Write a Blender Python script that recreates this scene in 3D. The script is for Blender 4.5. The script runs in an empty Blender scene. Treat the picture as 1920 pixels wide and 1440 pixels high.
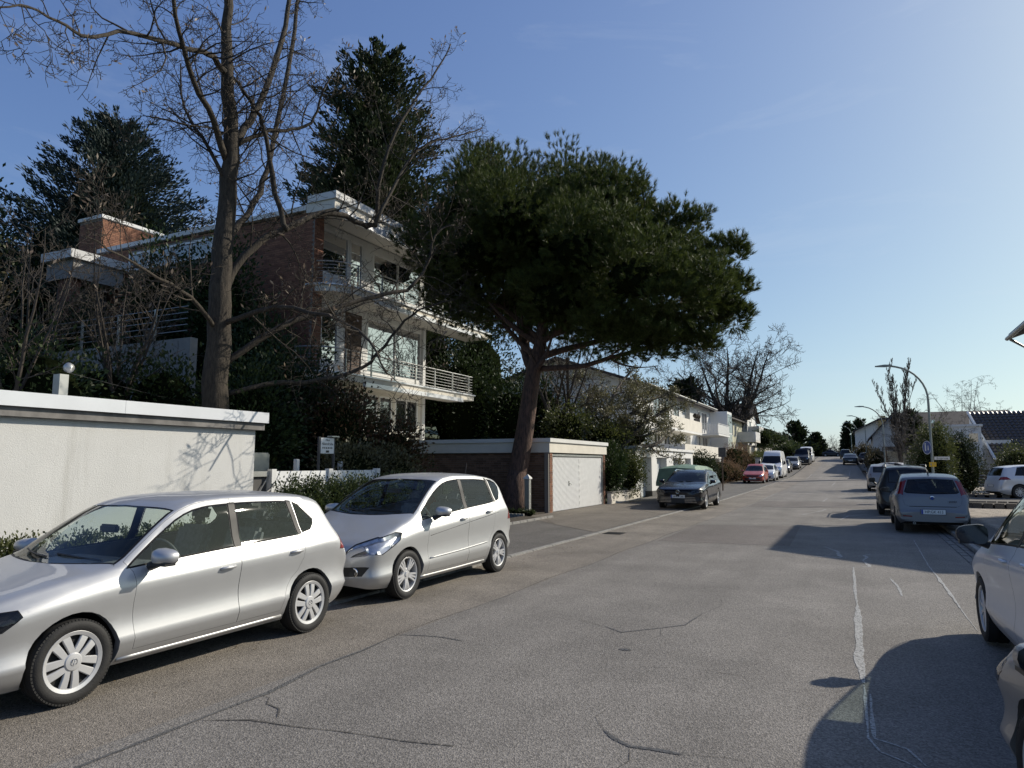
import bpy, bmesh, math, random
import numpy as np
from mathutils import Vector, Matrix
random.seed(7); rng = np.random.default_rng(11)
R = math.radians
scene = bpy.context.scene
col = scene.collection

# ------------------------------------------------------------------ camera
cam_d = bpy.data.cameras.new('camera'); cam = bpy.data.objects.new('camera', cam_d); col.objects.link(cam)
cam_d.sensor_width = 36; cam_d.lens = 36*1310/1920; cam_d.clip_start = .05; cam_d.clip_end = 4000
cam.location = (0, 0, 1.74); cam.rotation_euler = (R(90+6.532), 0, R(26.242))
scene.camera = cam
# ------------------------------------------------------------------ sky and sun
SUN = Vector((1.07, 1.27, 1.0)).normalized()
SUN_EL = math.asin(SUN.z); SUN_AZ = math.atan2(SUN.x, SUN.y)
world = bpy.data.worlds.new('World'); scene.world = world; world.use_nodes = True
wn = world.node_tree.nodes; wl = world.node_tree.links
bg = wn['Background']; sky = wn.new('ShaderNodeTexSky'); sky.sky_type = 'NISHITA'; sky.sun_disc = False
sky.sun_elevation = SUN_EL; sky.sun_rotation = SUN_AZ; sky.altitude = 100
sky.air_density = 0.8; sky.dust_density = 1.2; sky.ozone_density = 2.5
SKY = .12   # film-like response of the sky colour, channel by channel: g*c/(1+k*c)
sep = wn.new('ShaderNodeSeparateColor'); cmb = wn.new('ShaderNodeCombineColor'); wl.new(sky.outputs[0], sep.inputs[0])
for i, (g_, k_) in enumerate(((1.29, .72), (1.40, .63), (2.12, 1.50))):
    a_ = wn.new('ShaderNodeMath'); a_.operation = 'MULTIPLY'; a_.inputs[1].default_value = g_
    d_ = wn.new('ShaderNodeMath'); d_.operation = 'MULTIPLY_ADD'; d_.inputs[1].default_value = k_*SKY; d_.inputs[2].default_value = 1
    q_ = wn.new('ShaderNodeMath'); q_.operation = 'DIVIDE'
    wl.new(sep.outputs[i], a_.inputs[0]); wl.new(sep.outputs[i], d_.inputs[0]); wl.new(a_.outputs[0], q_.inputs[0]); wl.new(d_.outputs[0], q_.inputs[1]); wl.new(q_.outputs[0], cmb.inputs[i])
# faint high cirrus everywhere in the sky
tcw = wn.new('ShaderNodeTexCoord'); mpw = wn.new('ShaderNodeMapping'); mpw.inputs['Scale'].default_value = (2.2, 2.2, 9); mpw.inputs['Rotation'].default_value = (.25, .1, .6)
nzw = wn.new('ShaderNodeTexNoise'); nzw.inputs['Scale'].default_value = 1.6; nzw.inputs['Detail'].default_value = 9; nzw.inputs['Roughness'].default_value = .62; nzw.inputs['Distortion'].default_value = .6
mrw = wn.new('ShaderNodeMapRange'); mrw.inputs['From Min'].default_value = .52; mrw.inputs['From Max'].default_value = .80; mrw.inputs['To Max'].default_value = .17
mxw = wn.new('ShaderNodeMixRGB'); mxw.inputs[2].default_value = (6.2, 6.7, 7.3, 1)
wl.new(tcw.outputs['Generated'], mpw.inputs[0]); wl.new(mpw.outputs[0], nzw.inputs['Vector']); wl.new(nzw.outputs['Fac'], mrw.inputs[0]); wl.new(mrw.outputs[0], mxw.inputs[0]); wl.new(cmb.outputs[0], mxw.inputs[1])
wl.new(mxw.outputs[0], bg.inputs[0]); bg.inputs[1].default_value = SKY
sun_d = bpy.data.lights.new('sun', 'SUN'); sun_d.energy = 5.0; sun_d.angle = R(.53); sun_d.color = (1, .92, .79)
sun = bpy.data.objects.new('sun', sun_d); col.objects.link(sun)
sun.rotation_euler = SUN.to_track_quat('Z', 'Y').to_euler(); sun.location = (30, 30, 40)
scene.view_settings.view_transform = 'Standard'; scene.view_settings.look = 'None'
scene.view_settings.exposure = 0.0; scene.view_settings.gamma = 1.0
scene.cycles.max_bounces = 8; scene.cycles.transparent_max_bounces = 24
scene.cycles.caustics_reflective = False; scene.cycles.caustics_refractive = False

# ------------------------------------------------------------------ helpers
def tag(o, label=None, cat=None, group=None, kind=None):
    if label: o['label'] = label
    if cat: o['category'] = cat
    if group: o['group'] = group
    if kind: o['kind'] = kind
    return o
def empty(name, loc=(0, 0, 0), rz=0, label=None, cat=None, group=None):
    o = bpy.data.objects.new(name, None); col.objects.link(o); o.location = loc; o.rotation_euler = (0, 0, rz)
    o.empty_display_size = .2
    return tag(o, label, cat, group)
def link_mesh(name, me, mats, parent=None, smooth=False):
    if not isinstance(mats, (list, tuple)): mats = [mats]
    for m in mats: me.materials.append(m)
    if smooth: me.polygons.foreach_set('use_smooth', np.ones(len(me.polygons), bool))
    o = bpy.data.objects.new(name, me); col.objects.link(o)
    if parent: o.parent = parent
    return o
def np_mesh(name, V, F, mats, parent=None, smooth=False, mi=None):
    """V (n,3) F (m,k) numpy"""
    V = np.asarray(V, np.float32); F = np.asarray(F, np.int32); m, k = F.shape
    me = bpy.data.meshes.new(name); me.vertices.add(len(V)); me.vertices.foreach_set('co', V.ravel())
    me.loops.add(m*k); me.loops.foreach_set('vertex_index', F.ravel())
    me.polygons.add(m); me.polygons.foreach_set('loop_start', np.arange(0, m*k, k, dtype=np.int32))
    if mi is not None: me.polygons.foreach_set('material_index', np.asarray(mi, np.int32))
    me.update(calc_edges=True)
    return link_mesh(name, me, mats, parent, smooth)
def dupl(o, parent=None, name=None):
    c = o.copy(); col.objects.link(c); c.parent = parent
    for ch in o.children: dupl(ch, c)
    return c
class MB:
    def __init__(s): s.v = []; s.f = []; s.m = []
    def add(s, V, F, m=0):
        b = len(s.v); s.v += [tuple(p) for p in V]; s.f += [tuple(i+b for i in f) for f in F]; s.m += [m]*len(F); return s
    def box(s, x0, x1, y0, y1, z0, z1, m=0, M=None):
        V = [(x, y, z) for z in (z0, z1) for y in (y0, y1) for x in (x0, x1)]
        if M is not None: V = [M @ Vector(p) for p in V]
        return s.add(V, [(0, 2, 3, 1), (4, 5, 7, 6), (0, 1, 5, 4), (2, 6, 7, 3), (0, 4, 6, 2), (1, 3, 7, 5)], m)
    def tube(s, P, r, n=8, m=0, cap=True):
        P = [Vector(p) for p in P]; k = len(P)
        if not isinstance(r, (list, tuple)): r = [r]*k
        t0 = (P[1]-P[0]).normalized(); a = t0.orthogonal().normalized(); V = []
        for i in range(k):
            t = (P[min(i+1, k-1)]-P[max(i-1, 0)]).normalized()
            a = (a-t*a.dot(t)).normalized(); b = t.cross(a)
            for j in range(n):
                an = 2*math.pi*j/n; V.append(P[i]+(a*math.cos(an)+b*math.sin(an))*r[i])
        F = [(i*n+j, i*n+(j+1) % n, (i+1)*n+(j+1) % n, (i+1)*n+j) for i in range(k-1) for j in range(n)]
        if cap: F += [tuple(range(n))[::-1], tuple((k-1)*n+j for j in range(n))]
        return s.add(V, F, m)
    def lathe(s, prof, n=32, m=0, axis='z', c=(0, 0, 0), close=False):
        V = []; k = len(prof)
        for r, h in prof:
            for j in range(n):
                a = 2*math.pi*j/n; x, y = r*math.cos(a), r*math.sin(a)
                p = (x, y, h) if axis == 'z' else (x, h, y) if axis == 'y' else (h, x, y)
                V.append((p[0]+c[0], p[1]+c[1], p[2]+c[2]))
        kk = k if close else k-1
        F = [(i*n+j, i*n+(j+1) % n, ((i+1) % k)*n+(j+1) % n, ((i+1) % k)*n+j) for i in range(kk) for j in range(n)]
        return s.add(V, F, m)
    def prism(s, poly, h0, h1, f, m=0):
        """poly 2d, f(u,v,h)->xyz"""
        n = len(poly); V = [f(u, v, h0) for u, v in poly]+[f(u, v, h1) for u, v in poly]
        F = [tuple(range(n))[::-1], tuple(range(n, 2*n))]+[(i, (i+1) % n, n+(i+1) % n, n+i) for i in range(n)]
        return s.add(V, F, m)
    def build(s, name, mats, parent=None, smooth=False, bevel=0, seg=2, fixn=True):
        me = bpy.data.meshes.new(name); me.from_pydata(s.v, [], s.f)
        if any(s.m): me.polygons.foreach_set('material_index', s.m)
        if fixn:
            bm = bmesh.new(); bm.from_mesh(me); bmesh.ops.recalc_face_normals(bm, faces=bm.faces)
            if bevel:
                bmesh.ops.bevel(bm, geom=[e for e in bm.edges if e.calc_face_angle(0) > .5], offset=bevel, segments=seg, affect='EDGES', clamp_overlap=True)
            bm.to_mesh(me); bm.free()
        return link_mesh(name, me, mats, parent, smooth)
def box(name, x0, x1, y0, y1, z0, z1, mat, parent=None, bevel=0, M=None):
    return MB().box(x0, x1, y0, y1, z0, z1, 0, M).build(name, mat, parent, bevel=bevel)
def autosmooth(o, ang=35):
    me = o.data; me.polygons.foreach_set('use_smooth', np.ones(len(me.polygons), bool))
    bm = bmesh.new(); bm.from_mesh(me)
    for e in bm.edges: e.smooth = e.calc_face_angle(0) < R(ang)
    bm.to_mesh(me); bm.free(); return o
def pchip(xs, ys):
    x = np.asarray(xs, float); y = np.asarray(ys, float); h = np.diff(x); d = np.diff(y)/h; n = len(x)
    m = np.zeros(n)
    for i in range(1, n-1):
        if d[i-1]*d[i] > 0:
            w1 = 2*h[i]+h[i-1]; w2 = h[i]+2*h[i-1]; m[i] = (w1+w2)/(w1/d[i-1]+w2/d[i])
    m[0] = d[0]; m[-1] = d[-1]
    def f(q):
        q = np.clip(np.asarray(q, float), x[0], x[-1]); i = np.clip(np.searchsorted(x, q, side='right')-1, 0, n-2)
        t = (q-x[i])/h[i]; t2 = t*t; t3 = t2*t
        return (2*t3-3*t2+1)*y[i]+(t3-2*t2+t)*h[i]*m[i]+(-2*t3+3*t2)*y[i+1]+(t3-t2)*h[i]*m[i+1]
    return f
def P(*pts): return pchip([p[0] for p in pts], [p[1] for p in pts])

# ------------------------------------------------------------------ materials
def new_mat(name):
    m = bpy.data.materials.new(name); m.use_nodes = True; nt = m.node_tree
    return m, nt, nt.nodes['Principled BSDF']
def N(nt, t, **kw):
    n = nt.nodes.new(t)
    for k, v in kw.items():
        if hasattr(n, k): setattr(n, k, v)
        else: n.inputs[k.replace('_', ' ')].default_value = v
    return n
def mat(name, c, rough=.6, metal=0, spec=.5, var=0, scale=6, bump=0, bscale=60, coat=0, c2=None, trans=0, coord='Object', bdist=.01):
    """plain procedural: colour with noise variation + fine bump"""
    m, nt, b = new_mat(name); L = nt.links
    b.inputs['Base Color'].default_value = (*c, 1); b.inputs['Roughness'].default_value = rough
    b.inputs['Metallic'].default_value = metal; b.inputs['Specular IOR Level'].default_value = spec
    b.inputs['Coat Weight'].default_value = coat; b.inputs['Coat Roughness'].default_value = .04
    tc = N(nt, 'ShaderNodeTexCoord')
    if var or c2:
        no = N(nt, 'ShaderNodeTexNoise', Scale=scale, Detail=6, Roughness=.62); L.new(tc.outputs[coord], no.inputs['Vector'])
        mx = N(nt, 'ShaderNodeMixRGB'); ra = N(nt, 'ShaderNodeValToRGB')
        ra.color_ramp.elements[0].position = .32; ra.color_ramp.elements[1].position = .68
        L.new(no.outputs['Fac'], ra.inputs[0]); L.new(ra.outputs[0], mx.inputs[0])
        a = [max(0, v*(1-var)) for v in c]; d = c2 if c2 else [min(1, v*(1+var)) for v in c]
        mx.inputs[1].default_value = (*a, 1); mx.inputs[2].default_value = (*d, 1); L.new(mx.outputs[0], b.inputs['Base Color'])
    if bump:
        n2 = N(nt, 'ShaderNodeTexNoise', Scale=bscale, Detail=5, Roughness=.6); L.new(tc.outputs[coord], n2.inputs['Vector'])
        bp = N(nt, 'ShaderNodeBump', Strength=bump, Distance=bdist); L.new(n2.outputs['Fac'], bp.inputs['Height']); L.new(bp.outputs[0], b.inputs['Normal'])
    if trans: b.inputs['Transmission Weight'].default_value = trans
    return m
def glass_mat(name, tint, rough=.02, f0=.05):
    m, nt, b = new_mat(name); L = nt.links; nt.nodes.remove(b)
    t = N(nt, 'ShaderNodeBsdfTransparent'); t.inputs[0].default_value = (*tint, 1)
    g = N(nt, 'ShaderNodeBsdfGlossy'); g.inputs['Roughness'].default_value = rough
    lw = N(nt, 'ShaderNodeLayerWeight', Blend=.5); p5 = N(nt, 'ShaderNodeMath', operation='POWER'); p5.inputs[1].default_value = 5
    ma = N(nt, 'ShaderNodeMath', operation='MULTIPLY_ADD'); ma.inputs[1].default_value = 1-f0; ma.inputs[2].default_value = f0
    L.new(lw.outputs['Facing'], p5.inputs[0]); L.new(p5.outputs[0], ma.inputs[0]); mx = N(nt, 'ShaderNodeMixShader')
    L.new(ma.outputs[0], mx.inputs[0]); L.new(t.outputs[0], mx.inputs[1]); L.new(g.outputs[0], mx.inputs[2])
    L.new(mx.outputs[0], nt.nodes['Material Output'].inputs[0]); return m
def leaf_mat(name, c1, c2, rough=.5, spec=.4, trans=.25):
    m, nt, b = new_mat(name); L = nt.links
    g = N(nt, 'ShaderNodeNewGeometry'); mx = N(nt, 'ShaderNodeMixRGB')
    mx.inputs[1].default_value = (*c1, 1); mx.inputs[2].default_value = (*c2, 1)
    L.new(g.outputs['Random Per Island'], mx.inputs[0]); L.new(mx.outputs[0], b.inputs['Base Color'])
    b.inputs['Roughness'].default_value = rough; b.inputs['Specular IOR Level'].default_value = spec
    tr = N(nt, 'ShaderNodeBsdfTranslucent'); ms = N(nt, 'ShaderNodeMixShader', Fac=trans)
    hs = N(nt, 'ShaderNodeHueSaturation', Value=1.6); L.new(mx.outputs[0], hs.inputs['Color']); L.new(hs.outputs[0], tr.inputs[0])
    L.new(b.outputs[0], ms.inputs[1]); L.new(tr.outputs[0], ms.inputs[2]); L.new(ms.outputs[0], nt.nodes['Material Output'].inputs[0])
    return m
def bark_mat(name, c1, c2, vs=(8, 8, 2), bump=.8):
    m, nt, b = new_mat(name); L = nt.links; tc = N(nt, 'ShaderNodeTexCoord'); mp = N(nt, 'ShaderNodeMapping'); mp.inputs['Scale'].default_value = vs
    L.new(tc.outputs['Object'], mp.inputs[0]); no = N(nt, 'ShaderNodeTexNoise', Scale=2.5, Detail=8, Roughness=.7); L.new(mp.outputs[0], no.inputs['Vector'])
    ra = N(nt, 'ShaderNodeValToRGB'); ra.color_ramp.elements[0].position = .35; ra.color_ramp.elements[1].position = .65
    ra.color_ramp.elements[0].color = (*c1, 1); ra.color_ramp.elements[1].color = (*c2, 1)
    L.new(no.outputs['Fac'], ra.inputs[0]); L.new(ra.outputs[0], b.inputs['Base Color']); b.inputs['Roughness'].default_value = .9
    bp = N(nt, 'ShaderNodeBump', Strength=bump, Distance=.05); L.new(no.outputs['Fac'], bp.inputs['Height']); L.new(bp.outputs[0], b.inputs['Normal'])
    return m
M = {}
M['glass'] = glass_mat('car_glass', (.80, .87, .84))
M['panel_gap'] = mat('panel_gap_shadow', (.03, .03, .03), .7)
M['glass_dark'] = glass_mat('car_glass_dark', (.20, .22, .22))
M['lens'] = glass_mat('lamp_lens', (.92, .93, .94))
M['black'] = mat('black_plastic', (.018, .018, .019), .5)
M['gloss_black'] = mat('gloss_black', (.008, .008, .009), .5, spec=.25)
M['mirror_glass'] = mat('mirror_glass', (.07, .075, .085), .08, metal=1)
M['rubber'] = mat('tyre_rubber', (.015, .0145, .014), .75, var=.3, scale=9, bump=.3, bscale=90)
M['under'] = mat('underbody', (.012, .012, .012), .9)
M['interior'] = mat('interior_trim', (.12, .12, .122), .8, var=.2)
M['seat'] = mat('seat_cloth', (.16, .16, .165), .9, var=.3, scale=20)
M['chrome'] = mat('chrome', (.75, .75, .76), .12, metal=1)
M['reflector'] = mat('lamp_reflector', (.55, .56, .58), .3, metal=.8, var=.25, scale=14)
M['alloy'] = mat('alloy_wheel', (.56, .56, .56), .4, metal=.35, var=.05)
M['disc'] = mat('brake_disc', (.18, .17, .16), .45, metal=.8)
M['red_lens'] = mat('red_lens', (.20, .008, .008), .15, coat=.6)
M['dark_red'] = mat('dark_red_lens', (.12, .008, .008), .12, coat=1)
M['amber'] = mat('amber_lens', (.6, .2, .02), .2)
M['plate'] = mat('number_plate_white', (.72, .72, .70), .4)
M['plate_blue'] = mat('number_plate_blue', (.01, .04, .3), .4)
M['ink'] = mat('black_lettering', (.01, .01, .01), .5)
def paint(name, c, metal=.55, rough=.44, coat=.45, dust=.35):
    m, nt, b = new_mat(name); L = nt.links
    b.inputs['Base Color'].default_value = (*c, 1); b.inputs['Metallic'].default_value = metal
    b.inputs['Roughness'].default_value = rough; b.inputs['Coat Weight'].default_value = coat; b.inputs['Coat Roughness'].default_value = .03
    tc = N(nt, 'ShaderNodeTexCoord')
    no = N(nt, 'ShaderNodeTexNoise', Scale=7, Detail=6, Roughness=.7); L.new(tc.outputs['Object'], no.inputs['Vector'])
    mr = N(nt, 'ShaderNodeMapRange'); mr.inputs['To Min'].default_value = rough*.85; mr.inputs['To Max'].default_value = rough*1.25
    L.new(no.outputs['Fac'], mr.inputs[0]); L.new(mr.outputs[0], b.inputs['Roughness'])
    # road dust low on the body
    sp = N(nt, 'ShaderNodeSeparateXYZ'); L.new(tc.outputs['Object'], sp.inputs[0])
    mz = N(nt, 'ShaderNodeMapRange'); mz.inputs['From Min'].default_value = .5; mz.inputs['From Max'].default_value = .18
    mz.inputs['To Min'].default_value = 0; mz.inputs['To Max'].default_value = dust; L.new(sp.outputs[2], mz.inputs[0])
    mu = N(nt, 'ShaderNodeMath', operation='MULTIPLY'); L.new(mz.outputs[0], mu.inputs[0]); L.new(no.outputs['Fac'], mu.inputs[1])
    mx = N(nt, 'ShaderNodeMixRGB'); mx.inputs[1].default_value = (*c, 1); mx.inputs[2].default_value = (.22, .19, .16, 1)
    L.new(mu.outputs[0], mx.inputs[0]); L.new(mx.outputs[0], b.inputs['Base Color'])
    return m
M['silver'] = paint('silver_paint', (.47, .475, .48))
M['silver2'] = paint('light_silver_paint', (.50, .505, .50))
M['grey_silver'] = paint('grey_silver_paint', (.19, .193, .20))
M['black_paint'] = paint('black_paint', (.005, .005, .009), .2, .25, dust=.05)
M['dark_paint'] = paint('anthracite_paint', (.022, .025, .03), .4, dust=.1)
M['red_paint'] = paint('brick_red_paint', (.36, .055, .035), .1, .4)
M['white_paint'] = paint('white_car_paint', (.72, .72, .71), 0, .3)
M['beige_paint'] = paint('greige_paint', (.33, .31, .29))
M['pearl'] = paint('pearl_white_paint', (.60, .62, .66), .3)
# ------------------------------------------------------------------ cars
def text_mesh(name, body, size, mat_, parent, M4, depth=.001, align='CENTER', sx=1):
    cu = bpy.data.curves.new(name, 'FONT'); cu.body = body; cu.size = size; cu.extrude = depth; cu.align_x = align; cu.align_y = 'CENTER'
    t = bpy.data.objects.new(name, cu); me = bpy.data.meshes.new_from_object(t); bpy.data.objects.remove(t); bpy.data.curves.remove(cu)
    me.transform(M4 @ Matrix.Diagonal((sx, 1, 1, 1))); return link_mesh(name, me, mat_, parent)
def frame(o, ex, ey, ez):
    m = Matrix.Identity(4)
    for i, e in enumerate((ex, ey, ez)):
        e = Vector(e)
        for k in range(3): m[k][i] = e[k]
    for k in range(3): m[k][3] = o[k]
    return m
def inpoly(pts, poly):
    x, y = pts[:, 0], pts[:, 1]; c = np.zeros(len(x), bool); n = len(poly); j = n-1
    for i in range(n):
        xi, yi = poly[i]; xj, yj = poly[j]
        if yi != yj: c ^= ((yi > y) != (yj > y)) & (x < (xj-xi)*(y-yi)/(yj-yi)+xi)
        j = i
    return c
def cut_poly(bm, poly, ax, ok):
    i, j = ax; P2 = np.array(poly); lo = P2.min(0)-.08; hi = P2.max(0)+.08
    def cand(faces):
        r = []
        for f in faces:
            if not f.is_valid or not ok(f): continue
            us = [v.co[i] for v in f.verts]; vs = [v.co[j] for v in f.verts]
            if max(us) > lo[0] and min(us) < hi[0] and max(vs) > lo[1] and min(vs) < hi[1]: r.append(f)
        return r
    faces = cand(bm.faces); n = len(poly)
    for k in range(n):
        a = P2[k]; b = P2[(k+1) % n]; d = b-a; ln = np.hypot(*d)
        if ln < 1e-6: continue
        d /= ln; nn = np.array([-d[1], d[0]]); sel = []
        for f in faces:
            if not f.is_valid: continue
            s0 = s1 = t0 = t1 = None
            for v in f.verts:
                q0 = v.co[i]-a[0]; q1 = v.co[j]-a[1]; t = q0*d[0]+q1*d[1]; s = q0*nn[0]+q1*nn[1]
                if s0 is None: s0 = s1 = s; t0 = t1 = t
                else: s0 = min(s0, s); s1 = max(s1, s); t0 = min(t0, t); t1 = max(t1, t)
            if s0 < -1e-5 and s1 > 1e-5 and t1 > -1e-4 and t0 < ln+1e-4: sel.append(f)
        if not sel: continue
        co = [0, 0, 0]; no = [0, 0, 0]; co[i], co[j] = a; no[i], no[j] = nn
        es = {e for f in sel for e in f.edges}; vs = {v for f in sel for v in f.verts}
        r = bmesh.ops.bisect_plane(bm, geom=list(sel)+list(es)+list(vs), dist=.0015, plane_co=co, plane_no=no)
        new = [g for g in r['geom'] if isinstance(g, bmesh.types.BMFace)]
        faces = list({f for f in faces if f.is_valid} | {f for f in new if f.is_valid})
def circ(x, z, r, n=30): return [(x+r*math.cos(2*math.pi*k/n), z+r*math.sin(2*math.pi*k/n)) for k in range(n)]
def strip(zlo, zhi, xb0, xb1, xt0, xt1, n=9):
    b = [(x, float(zlo(x))) for x in np.linspace(xb0, xb1, n)]; t = [(x, float(zhi(x))) for x in np.linspace(xt1, xt0, n)]
    return b+t
WHEELS = {}
def make_wheel_meshes(style, r, rr, w):
    key = (style, r, rr, w)
    if key in WHEELS: return WHEELS[key]
    b = MB(); hw = w/2   # tyre, axis y, outer face at +y
    pr = [(rr-.012, -hw*.8), (rr+.01, -hw*.95), ((r+rr)/2, -hw*1.03), (r-.022, -hw*.93), (r-.006, -hw*.78), (r, -hw*.5), (r, -.012), (r-.008, -.008), (r-.008, .008), (r, .012), (r, hw*.5), (r-.006, hw*.78), (r-.022, hw*.93), ((r+rr)/2, hw*1.03), (rr+.01, hw*.95), (rr-.012, hw*.8)]
    b.lathe(pr, 48, axis='y')
    for k in range(72):   # shoulder blocks
        a = 2*math.pi*k/72
        for s in (-1, 1):
            c, sn = math.cos(a), math.sin(a); m4 = Matrix.Rotation(-a, 4, 'Y')
            b.box(r-.03, r-.0035, min(s*hw*.60, s*hw*.88), max(s*hw*.60, s*hw*.88), -.0095, .0095, 0, m4)
    ty = b.build('tyre', M['rubber'], None, smooth=False); autosmooth(ty, 40)
    b = MB(); yo = hw*.78
    b.lathe([(rr+.004, yo+.004), (rr-.004, yo+.010), (rr-.018, yo+.004), (rr-.024, yo-.02), (rr-.03, -hw*.7), (rr-.012, -hw*.8)], 48, axis='y')
    b.lathe([(.0, -.02), (rr*.68, -.02), (rr*.68, -.03), (0, -.03)], 32, 2, axis='y')  # disc
    b.lathe([(.075, -.02), (.075, yo-.02), (0, yo-.015)], 24, 3, axis='y')
    def spoke(a, w0, w1, y0, y1, r0=.05, r1=None, th=.018, m=0, zo=0):
        r1 = r1 or rr-.012; m4 = Matrix.Rotation(-a, 4, 'Y')
        q = [(r0, -w0, y0), (r0, w0, y0), (r1, w1, y1), (r1, -w1, y1)]
        rm = (r0+r1)/2; wm = (w0+w1)/2; ym = (y0+y1)/2+.006
        V = []
        for (x, z, y) in [(r0, -w0, y0), (r0, w0, y0), (rm, -wm, ym), (rm, wm, ym), (r1, -w1, y1), (r1, w1, y1)]:
            V += [m4 @ Vector((x, y, zo+z*.82)), m4 @ Vector((x, y-.006, zo+z)), m4 @ Vector((x, y-th, zo+z))]
        F = []
        for s_ in (0, 6):
            a0, b0, a1, b1 = s_, s_+3, s_+6, s_+9
            F += [(a0, b0, b1, a1), (a0, a1, a1+1, a0+1), (a0+1, a1+1, a1+2, a0+2), (b0, b0+1, b1+1, b1), (b0+1, b0+2, b1+2, b1+1)]
        b.add(V, F, m)
    if style == 'blades':      # five pairs of flat blades (plastic hub cap)
        b.lathe([(rr-.02, yo-.030), (.05, yo-.028)], 40, 3, axis='y')
        for k in range(5):
            for s in (-1, 1): spoke(2*math.pi*k/5+s*.13+.3, .021, .032, yo+.004, yo-.004, .035, zo=s*.020)
        b.lathe([(.066, yo-.012), (.066, yo+.004), (.058, yo+.012), (.03, yo+.016), (.0, yo+.017)], 28, axis='y')
        rr2 = rr-.012
        b.lathe([(rr-.004, yo+.010), (rr-.03, yo+.002), (rr-.034, yo-.02)], 48, axis='y')
    elif style == 'fine':      # fifteen fine spokes in triples
        for k in range(5):
            for s in (-1, 0, 1): spoke(2*math.pi*k/5+s*.235+.2, .014, .013, yo-.008, yo+.002, .06, th=.03)
        b.lathe([(.085, yo-.05), (.08, yo-.018), (.065, yo-.010), (.035, yo-.012), (.03, yo-.002), (0, yo)], 28, axis='y')
    else:
        nsp = 5 if style == 'five' else 10
        for k in range(nsp): spoke(2*math.pi*k/nsp, .036 if nsp == 5 else .02, .026 if nsp == 5 else .015, yo-.006, yo-.004, .05, th=.03)
        b.lathe([(.075, yo-.04), (.07, yo-.01), (.03, yo), (0, yo)], 24, axis='y')
    if style in ('blades',):
        ring(b, (0, yo+.018, 0), .024, 'y', 4)
    ri = b.build('rim', [M['alloy'], M['alloy'], M['disc'], M['under'], M['chrome']], None); autosmooth(ri, 35)
    for o in (ty, ri): col.objects.unlink(o)
    WHEELS[key] = (ty.data, ri.data); return WHEELS[key]
def ring(b, c, r, axis, m):
    """round emblem with V over W strokes"""
    e = {'y': lambda u, v: (c[0]+u, c[1], c[2]+v), 'x': lambda u, v: (c[0], c[1]+u, c[2]+v)}[axis]
    pts = [e(r*math.cos(a), r*math.sin(a)) for a in np.linspace(0, 2*math.pi, 25)]
    b.tube(pts, r*.085, 5, m, cap=False)
    for pl in ([(-.42, .86), (0, .08), (.42, .86)], [(-.86, .42), (-.42, -.8), (0, -.05), (.42, -.8), (.86, .42)]):
        b.tube([e(u*r, v*r) for u, v in pl], r*.085, 4, m)
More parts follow.
